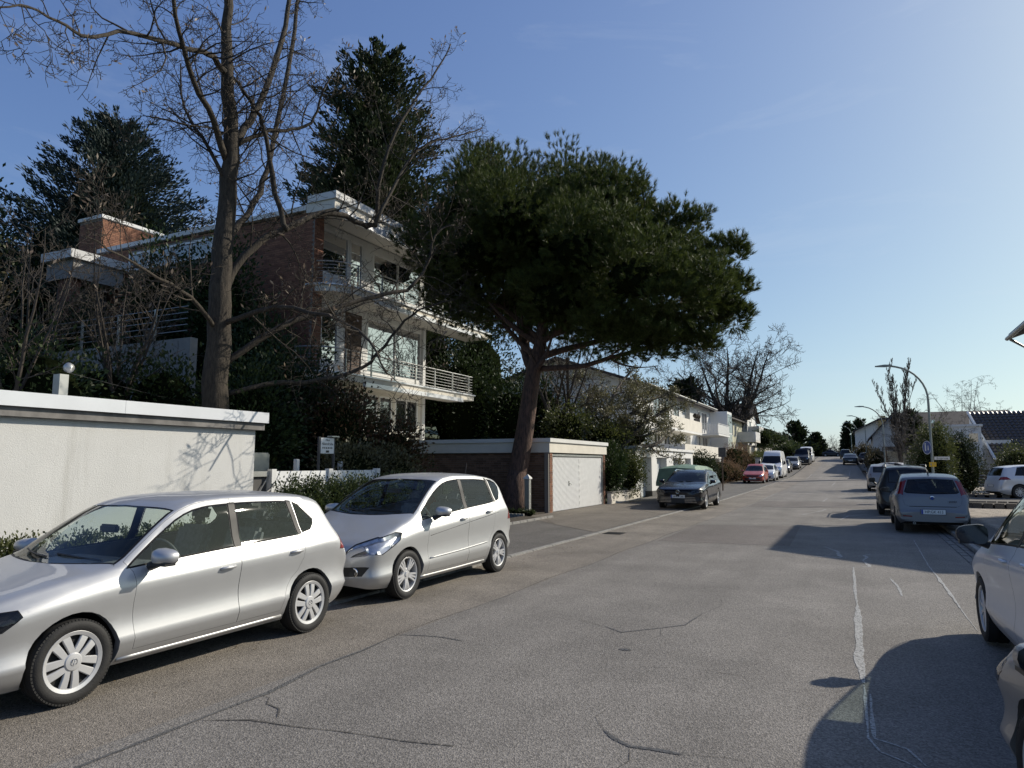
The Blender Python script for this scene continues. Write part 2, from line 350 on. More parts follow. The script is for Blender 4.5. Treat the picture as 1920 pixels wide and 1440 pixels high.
def make_car(S, name='parked_car'):
    """S: spec. returns root Empty, front towards local +X, left +Y, centred on the ground."""
    L, W = S['L'], S['W']/2
    zt = P(*S['top']); belt = P(*S['belt']); zb = P(*S.get('bot', [(0, .25), (.12, .2), (.45, .18), (L-.5, .19), (L-.15, .24), (L, .34)]))
    rf, rb = S.get('nose', (.60, .72))
    plan = P((0, W*rf), (.02, W*rf+.06), (.08, W-.115), (.2, W-.045), (.42, W-.012), (.75, W), (L-.8, W), (L-.4, W-.015), (L-.18, W-.05), (L-.06, W-.105), (L-.015, W*rb+.05), (L, W*rb))
    xc, xh, xe, xr = S['cowl'], S['header'], S['roofend'], S['tail']
    sh = P((0, 0), (xc-.35, .0), (xc, .08), (xh, S.get('rs', .14)), (xh+.5, 0), (xe-.3, 0), (xe, -.06), (xr, -.03), (L, 0))
    drop = P((0, .008), (xc-.3, .015), (xc, .02), (xh+.2, .045), (xe-.2, .05), (xe, .045), (xr, .03), (L, .012))
    rail = lambda x: np.maximum(zt(np.asarray(x, float)-sh(x))-drop(x), belt(x)+.006+.0*np.asarray(x))
    tum = S.get('tum', .33)
    def lines(x):
        w = plan(x); b0 = zb(x); be = belt(x); h = be-b0; zr_ = rail(x); zc = np.maximum(zt(x), zr_+.004)
        ins = S.get('bi', .065)*np.clip(h/.5, .3, 1)
        yr = w-ins-.045-tum*np.maximum(0, zr_-be)
        cr = S.get('crease', .012)
        Y = [w-.105, w-.045, w-.004, w-cr-.014, w, w-ins, yr, yr*.6, 0*x]
        Z = [b0, b0+.12*h, b0+.27*h, b0+.50*h, b0+.82*h, be, zr_, zc-.28*(zc-zr_), zc]
        return np.array(Y), np.array(Z)
    # stations
    res = S.get('res', .05); nm = int(L/res)
    t = np.linspace(0, 1, nm); xs = L*(t+.9*np.sin(2*np.pi*t)*-1/(2*np.pi)); xs = np.unique(np.clip(xs, 0, L))
    Yk, Zk = lines(xs); nv = 9; sub = S.get('sub', 4); q = np.linspace(0, nv-1, (nv-1)*sub+1)
    G = np.zeros((len(xs), len(q), 3))
    def piece(y, q_):   # creases at the sill swage line and the belt line
        o = np.zeros(len(q_))
        for a_, b_ in ((0, 2), (2, 5), (5, 8)):
            m_ = (q_ >= a_) & (q_ <= b_); o[m_] = pchip(range(a_, b_+1), y[a_:b_+1])(q_[m_])
        return o
    for i, x in enumerate(xs):
        G[i, :, 0] = x; G[i, :, 1] = piece(Yk[:, i], q); G[i, :, 2] = pchip(range(nv), Zk[:, i])(q)
    # round the ends in plan: centre further forward than the corners
    G[:, -1, 1] = 0
    bm = bmesh.new(); zone = bm.faces.layers.int.new('zone'); reg = bm.faces.layers.int.new('reg')
    bulge = lambda y, w: (1-(y/max(w, 1e-3))**2)
    ef = .07*np.exp(-xs/.25); er = .05*np.exp(-(L-xs)/.25)
    for i in range(len(xs)):
        G[i, :, 0] += -ef[i]*bulge(G[i, :, 1], W)+er[i]*bulge(G[i, :, 1], W)
    vid = [[bm.verts.new(G[i, j]) for j in range(len(q))] for i in range(len(xs))]
    for i in range(len(xs)-1):
        for j in range(len(q)-1):
            f = bm.faces.new((vid[i][j], vid[i+1][j], vid[i+1][j+1], vid[i][j+1])); s = j//sub
            f[zone] = 0 if s < 5 else 1 if s < 6 else 2
    for end, zn in ((0, 3), (len(xs)-1, 4)):
        cols = [vid[end]]
        for k in (.66, .33, 0):
            c = []
            for j in range(len(q)):
                g = G[end, j]
                if j == len(q)-1: c.append(vid[end][j]); continue
                y = g[1]*k; e = (-.07 if zn == 3 else .05)
                c.append(bm.verts.new((xs[end]+e*bulge(y, W), y, g[2])))
            cols.append(c)
        for a, b_ in zip(cols, cols[1:]):
            for j in range(len(q)-1):
                vs = [a[j], a[j+1], b_[j+1], b_[j]]; vs = list(dict.fromkeys(vs))
                f = bm.faces.new(vs if zn == 3 else vs[::-1]); f[zone] = zn
    # ---- cuts
    regs = ['body']; cuts = []
    def R_(n):
        if n not in regs: regs.append(n)
        return regs.index(n)
    wx = S['wheels']; r = S['r']; ra = r+S.get('gap', .05)
    rl = lambda d: (lambda x: rail(x)-d); bl = lambda d: (lambda x: belt(x)+d)
    side = lambda f: f[zone] in (0, 1)
    for pn, poly in S['side'](rl, bl, zb): cuts.append((pn, poly, (0, 2), side))
    for w_ in wx: cuts.append(('_arch', circ(w_, r, ra), (0, 2), lambda f: f[zone] == 0))
    xm = L*.5
    for pn, poly in S.get('front', lambda: [])(): cuts.append((pn, poly, (1, 2), lambda f: f[zone] == 3 or (f[zone] != 1 and f.calc_center_median().x < S.get('fx', .5))))
    for pn, poly in S.get('rear', lambda: [])(): cuts.append((pn, poly, (1, 2), lambda f: f[zone] == 4 or (f[zone] in (2, ) or f[zone] in (0, 1) and f.normal.x > .3) and f.calc_center_median().x > S.get('rx', L-.6)))
    # windscreen and bonnet in plan
    yl = lambda x, d: float(lines(np.array([x]))[0][6, 0])-d
    def planpoly(x0, x1, d0, d1, bow0, bow1, n=8):
        a = [(x0-bow0*(1-(y/.6)**2), y) for y in np.linspace(0, yl(x0+.02, d0), n)]
        s_ = [(x, yl(x, d0+(d1-d0)*(x-x0)/(x1-x0))) for x in np.linspace(x0+.03, x1-.03, n)]
        e = [(x1-bow1*(1-(y/.6)**2), y) for y in np.linspace(yl(x1, d1), -.02, n)]
        a[0] = (a[0][0], -.02); return a+s_+e
    topz = lambda f: f[zone] == 2
    cuts.append(('windscreen', planpoly(xc+.03, xh+.02, .005, .02, .12, .06), (0, 1), topz))
    if 'hood' in S:
        x0, x1, yw = S['hood']
        cuts.append(('hood', [(x0-.05, -.02), (x0, yw*.5), (x0+.09, yw*.86), (x0+.25, yw*.97), (x1-.2, yw), (x1-.02, yw*.99), (x1-.06, yw*.6), (x1-.11, 0), (x1-.11, -.02)], (0, 1), lambda f: f[zone] in (0, 1, 2) and f.normal.z > .35))
    for f in bm.faces: f.normal_update()
    for pn, poly, ax, ok in cuts: cut_poly(bm, poly, ax, ok)
    bmesh.ops.remove_doubles(bm, verts=[v for v in bm.verts], dist=.0012)
    bm.normal_update()
    bm.faces.ensure_lookup_table(); bm.verts.ensure_lookup_table()
    C = np.array([f.calc_center_median() for f in bm.faces])
    kill = []
    for pn, poly, ax, ok in cuts:
        ins_ = inpoly(C[:, list(ax)], poly)
        for k in np.nonzero(ins_)[0]:
            f = bm.faces[int(k)]
            if ok(f): f[reg] = R_(pn)
    for f in bm.faces:
        if regs[f[reg]] == '_arch': kill.append(f)
    bmesh.ops.delete(bm, geom=kill, context='FACES')
    bm.normal_update()
    # x -> local
    for v in bm.verts: v.co.x = L/2-v.co.x
    bmesh.ops.reverse_faces(bm, faces=bm.faces); 
    # ensure outward
    fm = max(bm.faces, key=lambda f: f.calc_center_median().z)
    if fm.normal.z < 0: bmesh.ops.reverse_faces(bm, faces=bm.faces)
    bm.normal_update()
    # arch lip
    lip = [e for e in bm.edges if e.is_boundary and all(any(abs(math.hypot(L/2-v.co.x-w_, v.co.z-r)-ra) < .006 for w_ in wx) for v in e.verts)]
    ex = bmesh.ops.extrude_edge_only(bm, edges=lip)
    for g in ex['geom']:
        if isinstance(g, bmesh.types.BMVert): g.co.y -= .06
        if isinstance(g, bmesh.types.BMFace): g[reg] = 0
    bm.normal_update(); bm.verts.index_update()
    VV = [v.co.copy() for v in bm.verts]; NN = [v.normal.copy() for v in bm.verts]
    byreg = {}
    for f in bm.faces: byreg.setdefault(regs[f[reg]], []).append([v.index for v in f.verts])
    bm.free()
    root = empty(name)
    def emit(pn, faces, side_, mats, parent, inset=.003, push=.006, both=False, flip=False, off=0, objname=None):
        b2 = bmesh.new(); mp = {}
        def vert(i, s):
            mid = abs(VV[i].y) < 1e-4; k = (i, 1 if mid else s)
            if k not in mp:
                c = VV[i]+NN[i]*off; mp[k] = b2.verts.new((c.x, 0 if mid else c.y*s, c.z))
            return mp[k]
        for s in ((1, -1) if both else (side_,)):
            for f in faces:
                vs = [vert(i, s) for i in f]
                if (s < 0) != flip: vs = vs[::-1]
                try: b2.faces.new(vs)
                except ValueError: pass
        b2.normal_update()
        if inset:
            bv = [v for v in b2.verts if v.is_boundary]; nr = {v: v.normal.copy() for v in bv}
            rr_ = bmesh.ops.inset_region(b2, faces=b2.faces[:], thickness=inset, depth=0, use_boundary=True, use_even_offset=False)
            rs = set(rr_['faces'])
            for f in rs: f.material_index = len(mats)-1
            for e in b2.edges:
                if sum(f in rs for f in e.link_faces) == 1: e.smooth = False
            for v in bv: v.co -= nr[v]*push
        for e in b2.edges:
            if e.calc_face_angle(0) > .75: e.smooth = False
        me = bpy.data.meshes.new(objname or pn); b2.to_mesh(me); b2.free()
        return link_mesh(objname or pn, me, mats, parent, smooth=True)
    pm = M[S['paint']]; gl = M[S.get('glass', 'glass')]; lo = S.get('low', False)
    kw = dict(inset=0) if lo else {}
    painted = []
    doors = {}
    for pn, faces in byreg.items():
        if pn.startswith('door'):
            painted += faces
            for s in (1, -1): doors[(pn, s)] = emit(pn, faces, s, [pm, M['panel_gap']], root, objname='door', **kw)
    for pn, faces in byreg.items():
        if pn.startswith('door'): continue
        if pn in ('body', 'hood', 'tailgate', 'bumper'):
            painted += faces; emit(pn, faces, 1, [pm, M['panel_gap']], root, both=True, **(dict(inset=0) if pn == 'body' else kw))
        elif pn.startswith('window'):
            k = pn[-1]
            for s in (1, -1): emit(pn, faces, s, [gl, M['gloss_black']], doors.get(('door'+k, s), root), inset=.014, push=.004, off=-.002, objname='window' if ('door'+k, s) in doors else 'side_window')
        elif pn in ('windscreen', 'rear_window'):
            emit(pn, faces, 1, [M['glass_dark'] if pn == 'rear_window' and S.get('darkrear') else gl, M['gloss_black']], root, both=True, inset=.022, push=.003)
        elif pn == 'headlight':
            for s in (1, -1):
                h = emit(pn, faces, s, [M['lens'], M['gloss_black']], root, inset=.006, push=.004)
                if not lo: emit(pn, faces, s, [M['reflector'], M['reflector']] if S.get('clear') else [M['gloss_black'], M['gloss_black']], h, inset=.035, push=-.03, off=-.05, objname='reflector')
                else: h.data.materials[0] = M['chrome']
        elif pn in ('tail_light', 'reflector_red'):
            for s in (1, -1): emit(pn, faces, s, [M['red_lens'], M['dark_red']], root, inset=.010, push=.004, off=.003)
        elif pn.startswith('pillar') or pn == 'trim':
            for s in (1, -1): emit(pn, faces, s, [M['gloss_black']], root, inset=.003, push=.003, off=-.001, objname='pillar' if pn != 'trim' else 'trim')
        elif pn in ('grille', 'air_intake', 'panel_gap'):
            emit(pn, faces, 1, [M['gloss_black'] if pn in ('pillar', ) else M['black']], root, both=True, inset=.004, push=.004, off=-.004 if pn in ('grille', 'air_intake') else -.001)
    if not lo: emit('interior_lining', painted, 1, [M['interior']], root, both=True, inset=0, flip=True, off=-.018)
    # underbody, wheel housings
    b = MB(); X = lambda x: L/2-x
    zf = float(zb(L/2))+.03
    b.box(X(L-.25), X(.25), -W+.16, W-.16, zf, zf+.08)
    for w_ in wx:
        for s in (1, -1):
            n = 16; V = []
            for y in (W-.105, W-.42):
                for k in range(n+1):
                    a = math.pi*(k/n)*1.16-math.pi*.08; V.append((X(w_)+(ra+.012)*math.cos(a), s*y, r+(ra+.012)*math.sin(a)))
            F = [(k, k+1, n+1+k+1, n+1+k) for k in range(n)]+[tuple(range(n+1, 2*n+2))]
            b.add(V, F)
    b.build('underbody', M['under'], root, fixn=False)
    # wheels
    tyd, rid = make_wheel_meshes(S.get('wheel', 'ten'), r, S.get('rr', r*.63), S.get('tw', .19))
    for w_ in wx:
        for s in (1, -1):
            we = empty('wheel'); we.parent = root; we.location = (X(w_), s*(W-S.get('tw', .19)/2-.018), r-.004)
            we.rotation_euler = (0, rng.uniform(0, 6), 0 if s > 0 else math.pi)
            for nm_, d in (('tyre', tyd), ('rim', rid)):
                o = bpy.data.objects.new(nm_, d); col.objects.link(o); o.parent = we
    # mirrors
    mx, mz = S.get('mirror', (xc+.35, None)); mz = mz or float(belt(mx))+.06
    for s in (1, -1):
        b = MB(); hw, hh, dp = S.get('mir', (.115, .064, .07)); yc = float(plan(mx))+.105
        n = 14; V = []; prof = [(0, 1.0), (.35, 1.02), (.7, .86), (.95, .5), (1.05, .12)]
        for d_, k_ in prof:
            for j in range(n):
                a = 2*math.pi*j/n; ca, sa = math.cos(a), math.sin(a)
                u = math.copysign(abs(ca)**.6, ca)*hw*k_; v = math.copysign(abs(sa)**.7, sa)*hh*k_
                V.append((X(mx)-.05+d_*dp*1.9, s*(yc+u), mz+v*(1-.18*u/hw)))
        F = [(i*n+j, i*n+(j+1) % n, (i+1)*n+(j+1) % n, (i+1)*n+j) for i in range(len(prof)-1) for j in range(n)]
        b.add(V, F+[tuple(range((len(prof)-1)*n, len(prof)*n))], 0); 
        m0 = b.build('mirror', [M[S.get('mirpaint', S['paint'])]], root, smooth=True)
        b = MB(); b.add([(X(mx)-.048, p[1], p[2]) for p in V[:n]], [tuple(range(n))]); b.build('mirror_glass', M['mirror_glass'], m0)
        b = MB(); b.tube([(X(mx)+.02, s*(float(plan(mx))-.03), float(belt(mx))+.0), (X(mx)+.01, s*(yc-.03), mz-hh*.75)], [.038, .028], 8)
        b.box(X(mx)-.04, X(mx)+.06, s*yc-hw*.8, s*yc+hw*.8, mz-hh*1.02, mz-hh*.72); b.build('mirror_arm', M['black'], m0)
    # handles
    for k, (hx, hz) in enumerate(S.get('handles', [])):
        for s in (1, -1):
            w_ = float(plan(hx))-S.get('hin', .006); b = MB()
            pts = [(X(hx-.085), s*(w_-.004), hz-.006), (X(hx-.07), s*(w_+.022), hz), (X(hx), s*(w_+.032), hz+.003), (X(hx+.07), s*(w_+.022), hz+.004), (X(hx+.085), s*(w_-.004), hz+.004)]
            b.tube(pts, [.011, .014, .015, .014, .011], 8); d = doors.get(('door%d' % (k+1), s), root); b.build('handle', M[S.get('hpaint', S['paint'])], d, smooth=True)
    if lo: 
        pl = None
    # cabin
    else:
        xd = xc+.25; zb_ = float(belt(xc+.4))
        b = MB(); b.box(X(xd+.42), X(xc-.05), -W+.2, W-.2, zb_-.22, zb_-.015); b.build('dashboard', M['interior'], root, bevel=.04)
        b = MB(); b.lathe([(.185, -.012), (.197, 0), (.185, .012), (.173, 0)], 28, axis='x', close=True); b.box(-.01, .01, -.17, .17, -.02, .02)
        sw = b.build('steering_wheel', M['interior'], root, smooth=True); sw.location = (X(xd+.58), .34, zb_-.02); sw.rotation_euler = (0, R(24), 0)
        xs_ = S.get('seatx', xh+.55)
        for s in (1, -1):
            b = MB(); b.box(-.24, .24, -.25, .25, 0, .16); Mt = Matrix.Translation((-.2, 0, .08)) @ Matrix.Rotation(R(-17), 4, 'Y')
            b.box(-.06, .06, -.24, .24, 0, .62, 0, Mt); b.box(-.045, .045, -.13, .13, .66, .84, 0, Mt)
            o = b.build('seat', M['seat'], root, bevel=.045); o.location = (X(xs_), s*.36, .42)
        b = MB(); b.box(-.25, .25, -W+.28, W-.28, 0, .17); Mt = Matrix.Translation((-.22, 0, .1)) @ Matrix.Rotation(R(-20), 4, 'Y')
        b.box(-.06, .06, -W+.28, W-.28, 0, .55, 0, Mt)
        for y in (-.38, 0, .38): b.box(-.04, .04, y-.12, y+.12, .56, .70, 0, Mt)
        o = b.build('rear_seat', M['seat'], root, bevel=.04); o.location = (X(xs_+.85), 0, .45)
        b = MB(); b.box(-.03, .02, -.115, .115, -.035, .035); o = b.build('inner_mirror', M['black'], root, bevel=.015); o.location = (X(xh-.18), 0, float(zt(xh-.2))-.11)
        # wipers
        b = MB()
        for y0, y1 in ((.55, .02), (-.05, -.55)):
            pts = []
            for k in range(6):
                y = y0+(y1-y0)*k/5; x = xc-.03+.10*(y/.6)**2+.03+.05*(k/5)
                pts.append((X(x), y, float(zt(x))-.06*(abs(y)/.6)**2+.012))
            b.tube(pts, .009, 5)
        b.build('wiper', M['black'], root)
    def plate(x, z, txt, sgn, tilt=0):
        e = empty('number_plate'); e.parent = root; e.location = (X(x), 0, z); e.rotation_euler = (0, tilt, 0 if sgn > 0 else math.pi)
        box('plate_board', -.004, .004, -.262, .262, -.057, .057, M['plate'], e); box('plate_holder', -.010, -.0045, -.272, .272, -.067, .067, M['black'], e)
        bb = box('euro_band', .0042, .0062, -.258, -.218, -.054, .054, M['plate_blue'], e)
        if txt: text_mesh('plate_lettering', txt, .100, M['ink'], e, frame((.0062, .018, -.003), (0, 1, 0), (0, 0, 1), (1, 0, 0)), .0006, sx=.86)
    if 'plate_f' in S: plate(*S['plate_f'], 1)
    if 'plate_r' in S: plate(*S['plate_r'], -1)
    root['_x'] = 0; del root['_x']
    S['_fn'] = dict(X=X, zt=zt, belt=belt, plan=plan, rail=rail, lines=lines)
    return root
def body_line(root, S, pts, r, m, name, push=.002):
    """thin moulding that follows the flank; pts (x, z) from the nose"""
    f = S['_fn']; n = 14; xs_ = np.linspace(pts[0][0], pts[-1][0], n); zs_ = np.interp(xs_, [p[0] for p in pts], [p[1] for p in pts])
    for s in (1, -1):
        P_ = []
        for x, z in zip(xs_, zs_):
            Y_, Z_ = f['lines'](np.array([x])); P_.append((f['X'](x), s*(float(np.interp(z, Z_[:, 0], Y_[:, 0]))+push), z))
        MB().tube(P_, r, 5).build(name, m, root, smooth=True)
def place(root, x, y, heading, z=0, pitch=0, label=None, group=None, cat='car'):
    root.location = (x, y, z); root.rotation_mode = 'XYZ'
    root.rotation_euler = (Matrix.Rotation(heading, 3, 'Z') @ Matrix.Rotation(-pitch, 3, 'Y')).to_euler()
    return tag(root, label, cat, group)
# ---- car shapes -----------------------------------------------------------
def side5(xa, xb, xd, xe, wa, q0, q1, arch, zlow=.10, wtop=.035, qs=.2):
    """five-door side: xa/xb/xd door seams, xe rear-door top end, wa window start, q0-q1 quarter window"""
    def f(rl, bl, zb):
        low = lambda x: float(zb(x))+zlow
        top = lambda x: float(rl(.008)(x))
        d1 = [(xa+.02, low(xa)), (xb, low(xb)), (xb, float(bl(0)(xb))), (xb+.03, top(xb+.03))]+[(x, top(x)) for x in np.linspace(xb-.1, wa, 8)]+[(xa, float(bl(0)(xa))-.02), (xa-.005, .65)]
        # rear door follows the arch
        ax, az, ar = arch; pts = []
        for k in range(7):
            a = math.pi-R(18)-k*R(14)*1.0; x = ax+ar*math.cos(a); z = az+ar*math.sin(a)
            if x < xd-.005 and z < .74: pts.append((x, z))
        d2 = [(xb, low(xb)), (pts[0][0]-.03, low(xd)) if pts else (xd, low(xd))]+pts+[(xd, .78), (xd+.015, float(bl(0)(xd)))]+[(x, top(x)) for x in np.linspace(xe, xb+.03, 7)]+[(xb, float(bl(0)(xb)))]
        w1 = strip(bl(.012), rl(wtop), wa, xb-.03, wa+.02, xb-.005, 12)
        w2 = strip(bl(.012), rl(wtop), xb+.05, q0-.035, xb+.075, q0-.075, 8)
        out = [('door1', d1), ('door2', d2), ('pillar1', strip(bl(.008), rl(wtop-.004), xb-.03, xb+.05, xb-.005, xb+.075, 5)), ('window1', w1), ('window2', w2)]
        if q1: 
            h = lambda x: float(rl(wtop+.015)(x))
            out += [('pillar2', strip(bl(.008), rl(wtop-.004), q0-.035, q0, q0-.075, q0-.03, 5)), ('window3', strip(bl(.02), rl(wtop+.01), q0, q1, q0-.03, q1-qs, 6))]
        return out
    return f
POLO = dict(L=3.97, W=1.682, paint='silver', r=.302, rr=.220, tw=.185, wheels=(.80, 3.27), wheel='blades', gap=.045, rs=.06,
    top=[(0, .60), (.03, .67), (.10, .725), (.3, .80), (.7, .885), (1.0, .945), (1.08, .97), (1.3, 1.115), (1.5, 1.25), (1.7, 1.365), (1.85, 1.418), (2.1, 1.452), (2.5, 1.465), (3.0, 1.455), (3.3, 1.432), (3.54, 1.392), (3.61, 1.34), (3.69, 1.20), (3.78, 1.045), (3.85, .95), (3.90, .86), (3.95, .70), (3.97, .55)],
    belt=[(0, .56), (.05, .63), (.15, .69), (.4, .765), (.8, .845), (1.1, .885), (1.6, .92), (2.25, .955), (3.2, 1.0), (3.5, 1.02), (3.68, 1.0), (3.82, .89), (3.92, .74), (3.97, .52)],
    cowl=1.06, header=1.74, roofend=3.56, tail=3.84, hood=(.16, 1.10, .66), crease=.022, seatx=2.42,
    side=side5(1.25, 2.31, 3.14, 3.24, 1.20, 3.16, 0, (3.27, .302, .40), wtop=.052),
    front=lambda: [('grille', [(-.02, .56), (.36, .565), (.44, .60), (.42, .64), (-.02, .645)]), ('air_intake', [(-.02, .30), (.5, .31), (.55, .40), (.5, .43), (-.02, .43)]), ('headlight', [(.47, .58), (.62, .575), (.80, .655), (.80, .71), (.66, .72), (.5, .665)])],
    rear=lambda: [('rear_window', [(-.02, 1.06), (.46, 1.06), (.53, 1.10), (.47, 1.30), (-.02, 1.325)]), ('tail_light', [(.50, .80), (.75, .80), (.80, .86), (.80, .98), (.66, 1.0), (.52, .94)])],
    handles=[(2.15, .80), (3.02, .85)], mirror=(1.40, .985))
_ps = POLO['side']
def polo_side(rl, bl, zb):
    o = _ps(rl, bl, zb)
    o += [('headlight', [(.05, .60), (.30, .60), (.42, .685), (.40, .735), (.2, .73), (.05, .70)]), ('tail_light', [(3.73, .80), (3.99, .78), (3.99, 1.0), (3.76, 1.0)]), ('pillar2', [(3.04, 1.36), (3.10, 1.35), (3.16, 1.015), (3.11, 1.01)]), ('window3', [(3.12, 1.34), (3.20, 1.31), (3.37, 1.15), (3.36, 1.10), (3.30, 1.045), (3.17, 1.02)])]
    return o
POLO['side'] = polo_side
ACL = dict(L=3.883, W=1.764, paint='silver2', r=.312, rr=.222, tw=.20, wheels=(.72, 3.288), wheel='fine', gap=.04, clear=True, tum=.33, rs=.05,
    top=[(0, .60), (.03, .68), (.10, .745), (.3, .835), (.6, .945), (.84, 1.04), (.94, 1.085), (1.2, 1.245), (1.5, 1.42), (1.7, 1.51), (1.9, 1.567), (2.3, 1.60), (2.8, 1.595), (3.2, 1.562), (3.48, 1.515), (3.59, 1.455), (3.68, 1.31), (3.75, 1.13), (3.81, .92), (3.85, .74), (3.883, .52)],
    belt=[(0, .56), (.03, .625), (.12, .71), (.4, .825), (.75, .915), (1.0, .95), (1.5, .995), (2.3, 1.055), (3.1, 1.105), (3.4, 1.135), (3.56, 1.125), (3.67, 1.04), (3.76, .88), (3.84, .70), (3.883, .49)],
    cowl=.92, header=1.76, roofend=3.5, tail=3.75, hood=(.17, .94, .66), crease=.014, seatx=2.25,
    side=side5(1.18, 2.28, 3.10, 3.22, 1.10, 3.21, 0, (3.288, .312, .41), wtop=.05),
    front=lambda: [('grille', [(-.02, .56), (.27, .57), (.33, .72), (.30, .735), (-.02, .745)]), ('air_intake', [(-.02, .34), (.66, .36), (.74, .47), (.68, .475), (-.02, .45)]), ('headlight', [(.40, .60), (.50, .585), (.72, .61), (.82, .72), (.82, .80), (.70, .82), (.52, .74)])],
    rear=lambda: [('rear_window', [(-.02, 1.12), (.5, 1.12), (.53, 1.2), (.46, 1.42), (-.02, 1.44)]), ('tail_light', [(.60, .82), (.9, .82), (.9, 1.2), (.66, 1.15)])],
    handles=[(2.10, .93), (2.90, .99)], mirror=(1.35, 1.08), mirpaint='silver2', fx=.55)
_as = ACL['side']
ACL['side'] = lambda rl, bl, zb: _as(rl, bl, zb)+[('pillar2', [(3.09, 1.505), (3.15, 1.50), (3.235, 1.125), (3.175, 1.12)]), ('window3', [(3.17, 1.49), (3.29, 1.475), (3.42, 1.43), (3.48, 1.36), (3.46, 1.26), (3.38, 1.165), (3.25, 1.13)]), ('headlight', [(.05, .62), (.2, .61), (.52, .76), (.60, .85), (.50, .865), (.2, .80), (.05, .76)]), ('tail_light', [(3.62, .82), (3.9, .82), (3.9, 1.22), (3.60, 1.20)])]
PASS = dict(L=4.92, W=1.85, paint='black_paint', r=.345, rr=.255, tw=.22, wheels=(.92, 3.76), wheel='five', glass='glass_dark',
    top=[(0, .66), (.03, .74), (.12, .80), (.4, .87), (.9, .95), (1.25, 1.01), (1.35, 1.04), (1.6, 1.16), (2.0, 1.345), (2.3, 1.44), (2.7, 1.495), (3.4, 1.49), (4.1, 1.44), (4.45, 1.39), (4.53, 1.30), (4.66, 1.08), (4.76, .94), (4.85, .8), (4.92, .55)],
    belt=[(0, .62), (.05, .71), (.15, .76), (.5, .83), (1.0, .90), (1.4, .94), (2.2, .97), (3.2, 1.0), (4.1, 1.05), (4.4, 1.04), (4.6, .98), (4.78, .84), (4.92, .52)],
    cowl=1.32, header=2.15, roofend=4.43, tail=4.7, hood=(.2, 1.36, .72), crease=.012,
    side=side5(1.40, 2.50, 3.42, 3.55, 1.55, 3.52, 4.25, (3.76, .345, .44)),
    front=lambda: [('grille', [(-.02, .665), (.45, .67), (.5, .69), (.45, .705), (-.02, .71)]), ('air_intake', [(-.02, .22), (.72, .24), (.82, .50), (-.02, .50)]), ('headlight', [(.45, .66), (.9, .65), (.9, .75), (.6, .76), (.45, .72)])],
    rear=lambda: [('rear_window', [(-.02, 1.02), (.5, 1.02), (.5, 1.35), (-.02, 1.37)]), ('tail_light', [(.4, .86), (.9, .86), (.9, .96), (.4, .93)])],
    handles=[(2.3, .84), (3.2, .87)], plate_f=(-.065, .50, 'HP·CK 26E'), mirror=(1.72, 1.04))
PUNTO = dict(L=4.03, W=1.687, paint='grey_silver', r=.305, rr=.2, tw=.185, wheels=(.86, 3.37), wheel='ten', nose=(.55, .80),
    top=[(0, .55), (.05, .66), (.15, .72), (.5, .83), (.9, .93), (1.05, .98), (1.35, 1.16), (1.7, 1.335), (2.0, 1.43), (2.4, 1.485), (3.0, 1.475), (3.5, 1.425), (3.72, 1.385), (3.77, 1.30), (3.86, 1.10), (3.91, .99), (3.945, .93), (3.96, .80), (3.985, .68), (4.0, .60), (4.03, .53)],
    belt=[(0, .52), (.05, .62), (.15, .68), (.5, .80), (.9, .88), (1.5, .94), (2.4, .97), (3.2, 1.02), (3.6, 1.04), (3.78, 1.0), (3.88, .92), (3.94, .80), (4.0, .58), (4.03, .50)],
    cowl=1.02, header=1.85, roofend=3.70, tail=3.9, hood=(.2, 1.06, .66), bot=[(0, .25), (.12, .2), (.45, .18), (3.5, .20), (3.9, .25), (4.03, .29)],
    side=side5(1.15, 2.25, 3.05, 3.2, 1.30, 3.12, 3.45, (3.37, .305, .40)), darkrear=True,
    rear=lambda: [('tailgate', [(-.02, .665), (.52, .665), (.60, .70), (.635, .80), (.65, 1.00), (.62, 1.06), (-.02, 1.06)]), ('rear_window', [(-.02, .965), (.54, .985), (.60, 1.02), (.55, 1.16), (.50, 1.325), (-.02, 1.35)]), ('tail_light', [(.63, .94), (.86, .94), (.86, 1.10), (.57, 1.31), (.525, 1.31), (.60, 1.10)]), ('panel_gap', [(-.02, .655), (.50, .655), (.52, .668), (-.02, .668)]), ('reflector_red', [(.46, .40), (.70, .415), (.68, .445), (.46, .43)])],
    handles=[(2.08, .82), (2.9, .85)], plate_r=(4.088, .535, 'HP:GK 413', R(0)), mirror=(1.40, .99), mirpaint='black', rx=3.55)
_us = PUNTO['side']
PUNTO['side'] = lambda rl, bl, zb: _us(rl, bl, zb)+[('tail_light', [(3.70, .96), (3.99, .96), (3.99, 1.08), (3.80, 1.28), (3.70, 1.30), (3.66, 1.26), (3.74, 1.08)])]
def plate_fix(S, k):
    v = S[k]; S[k] = (v[0], v[1], v[2])
PUNTO['plate_r'] = PUNTO['plate_r'][:3]
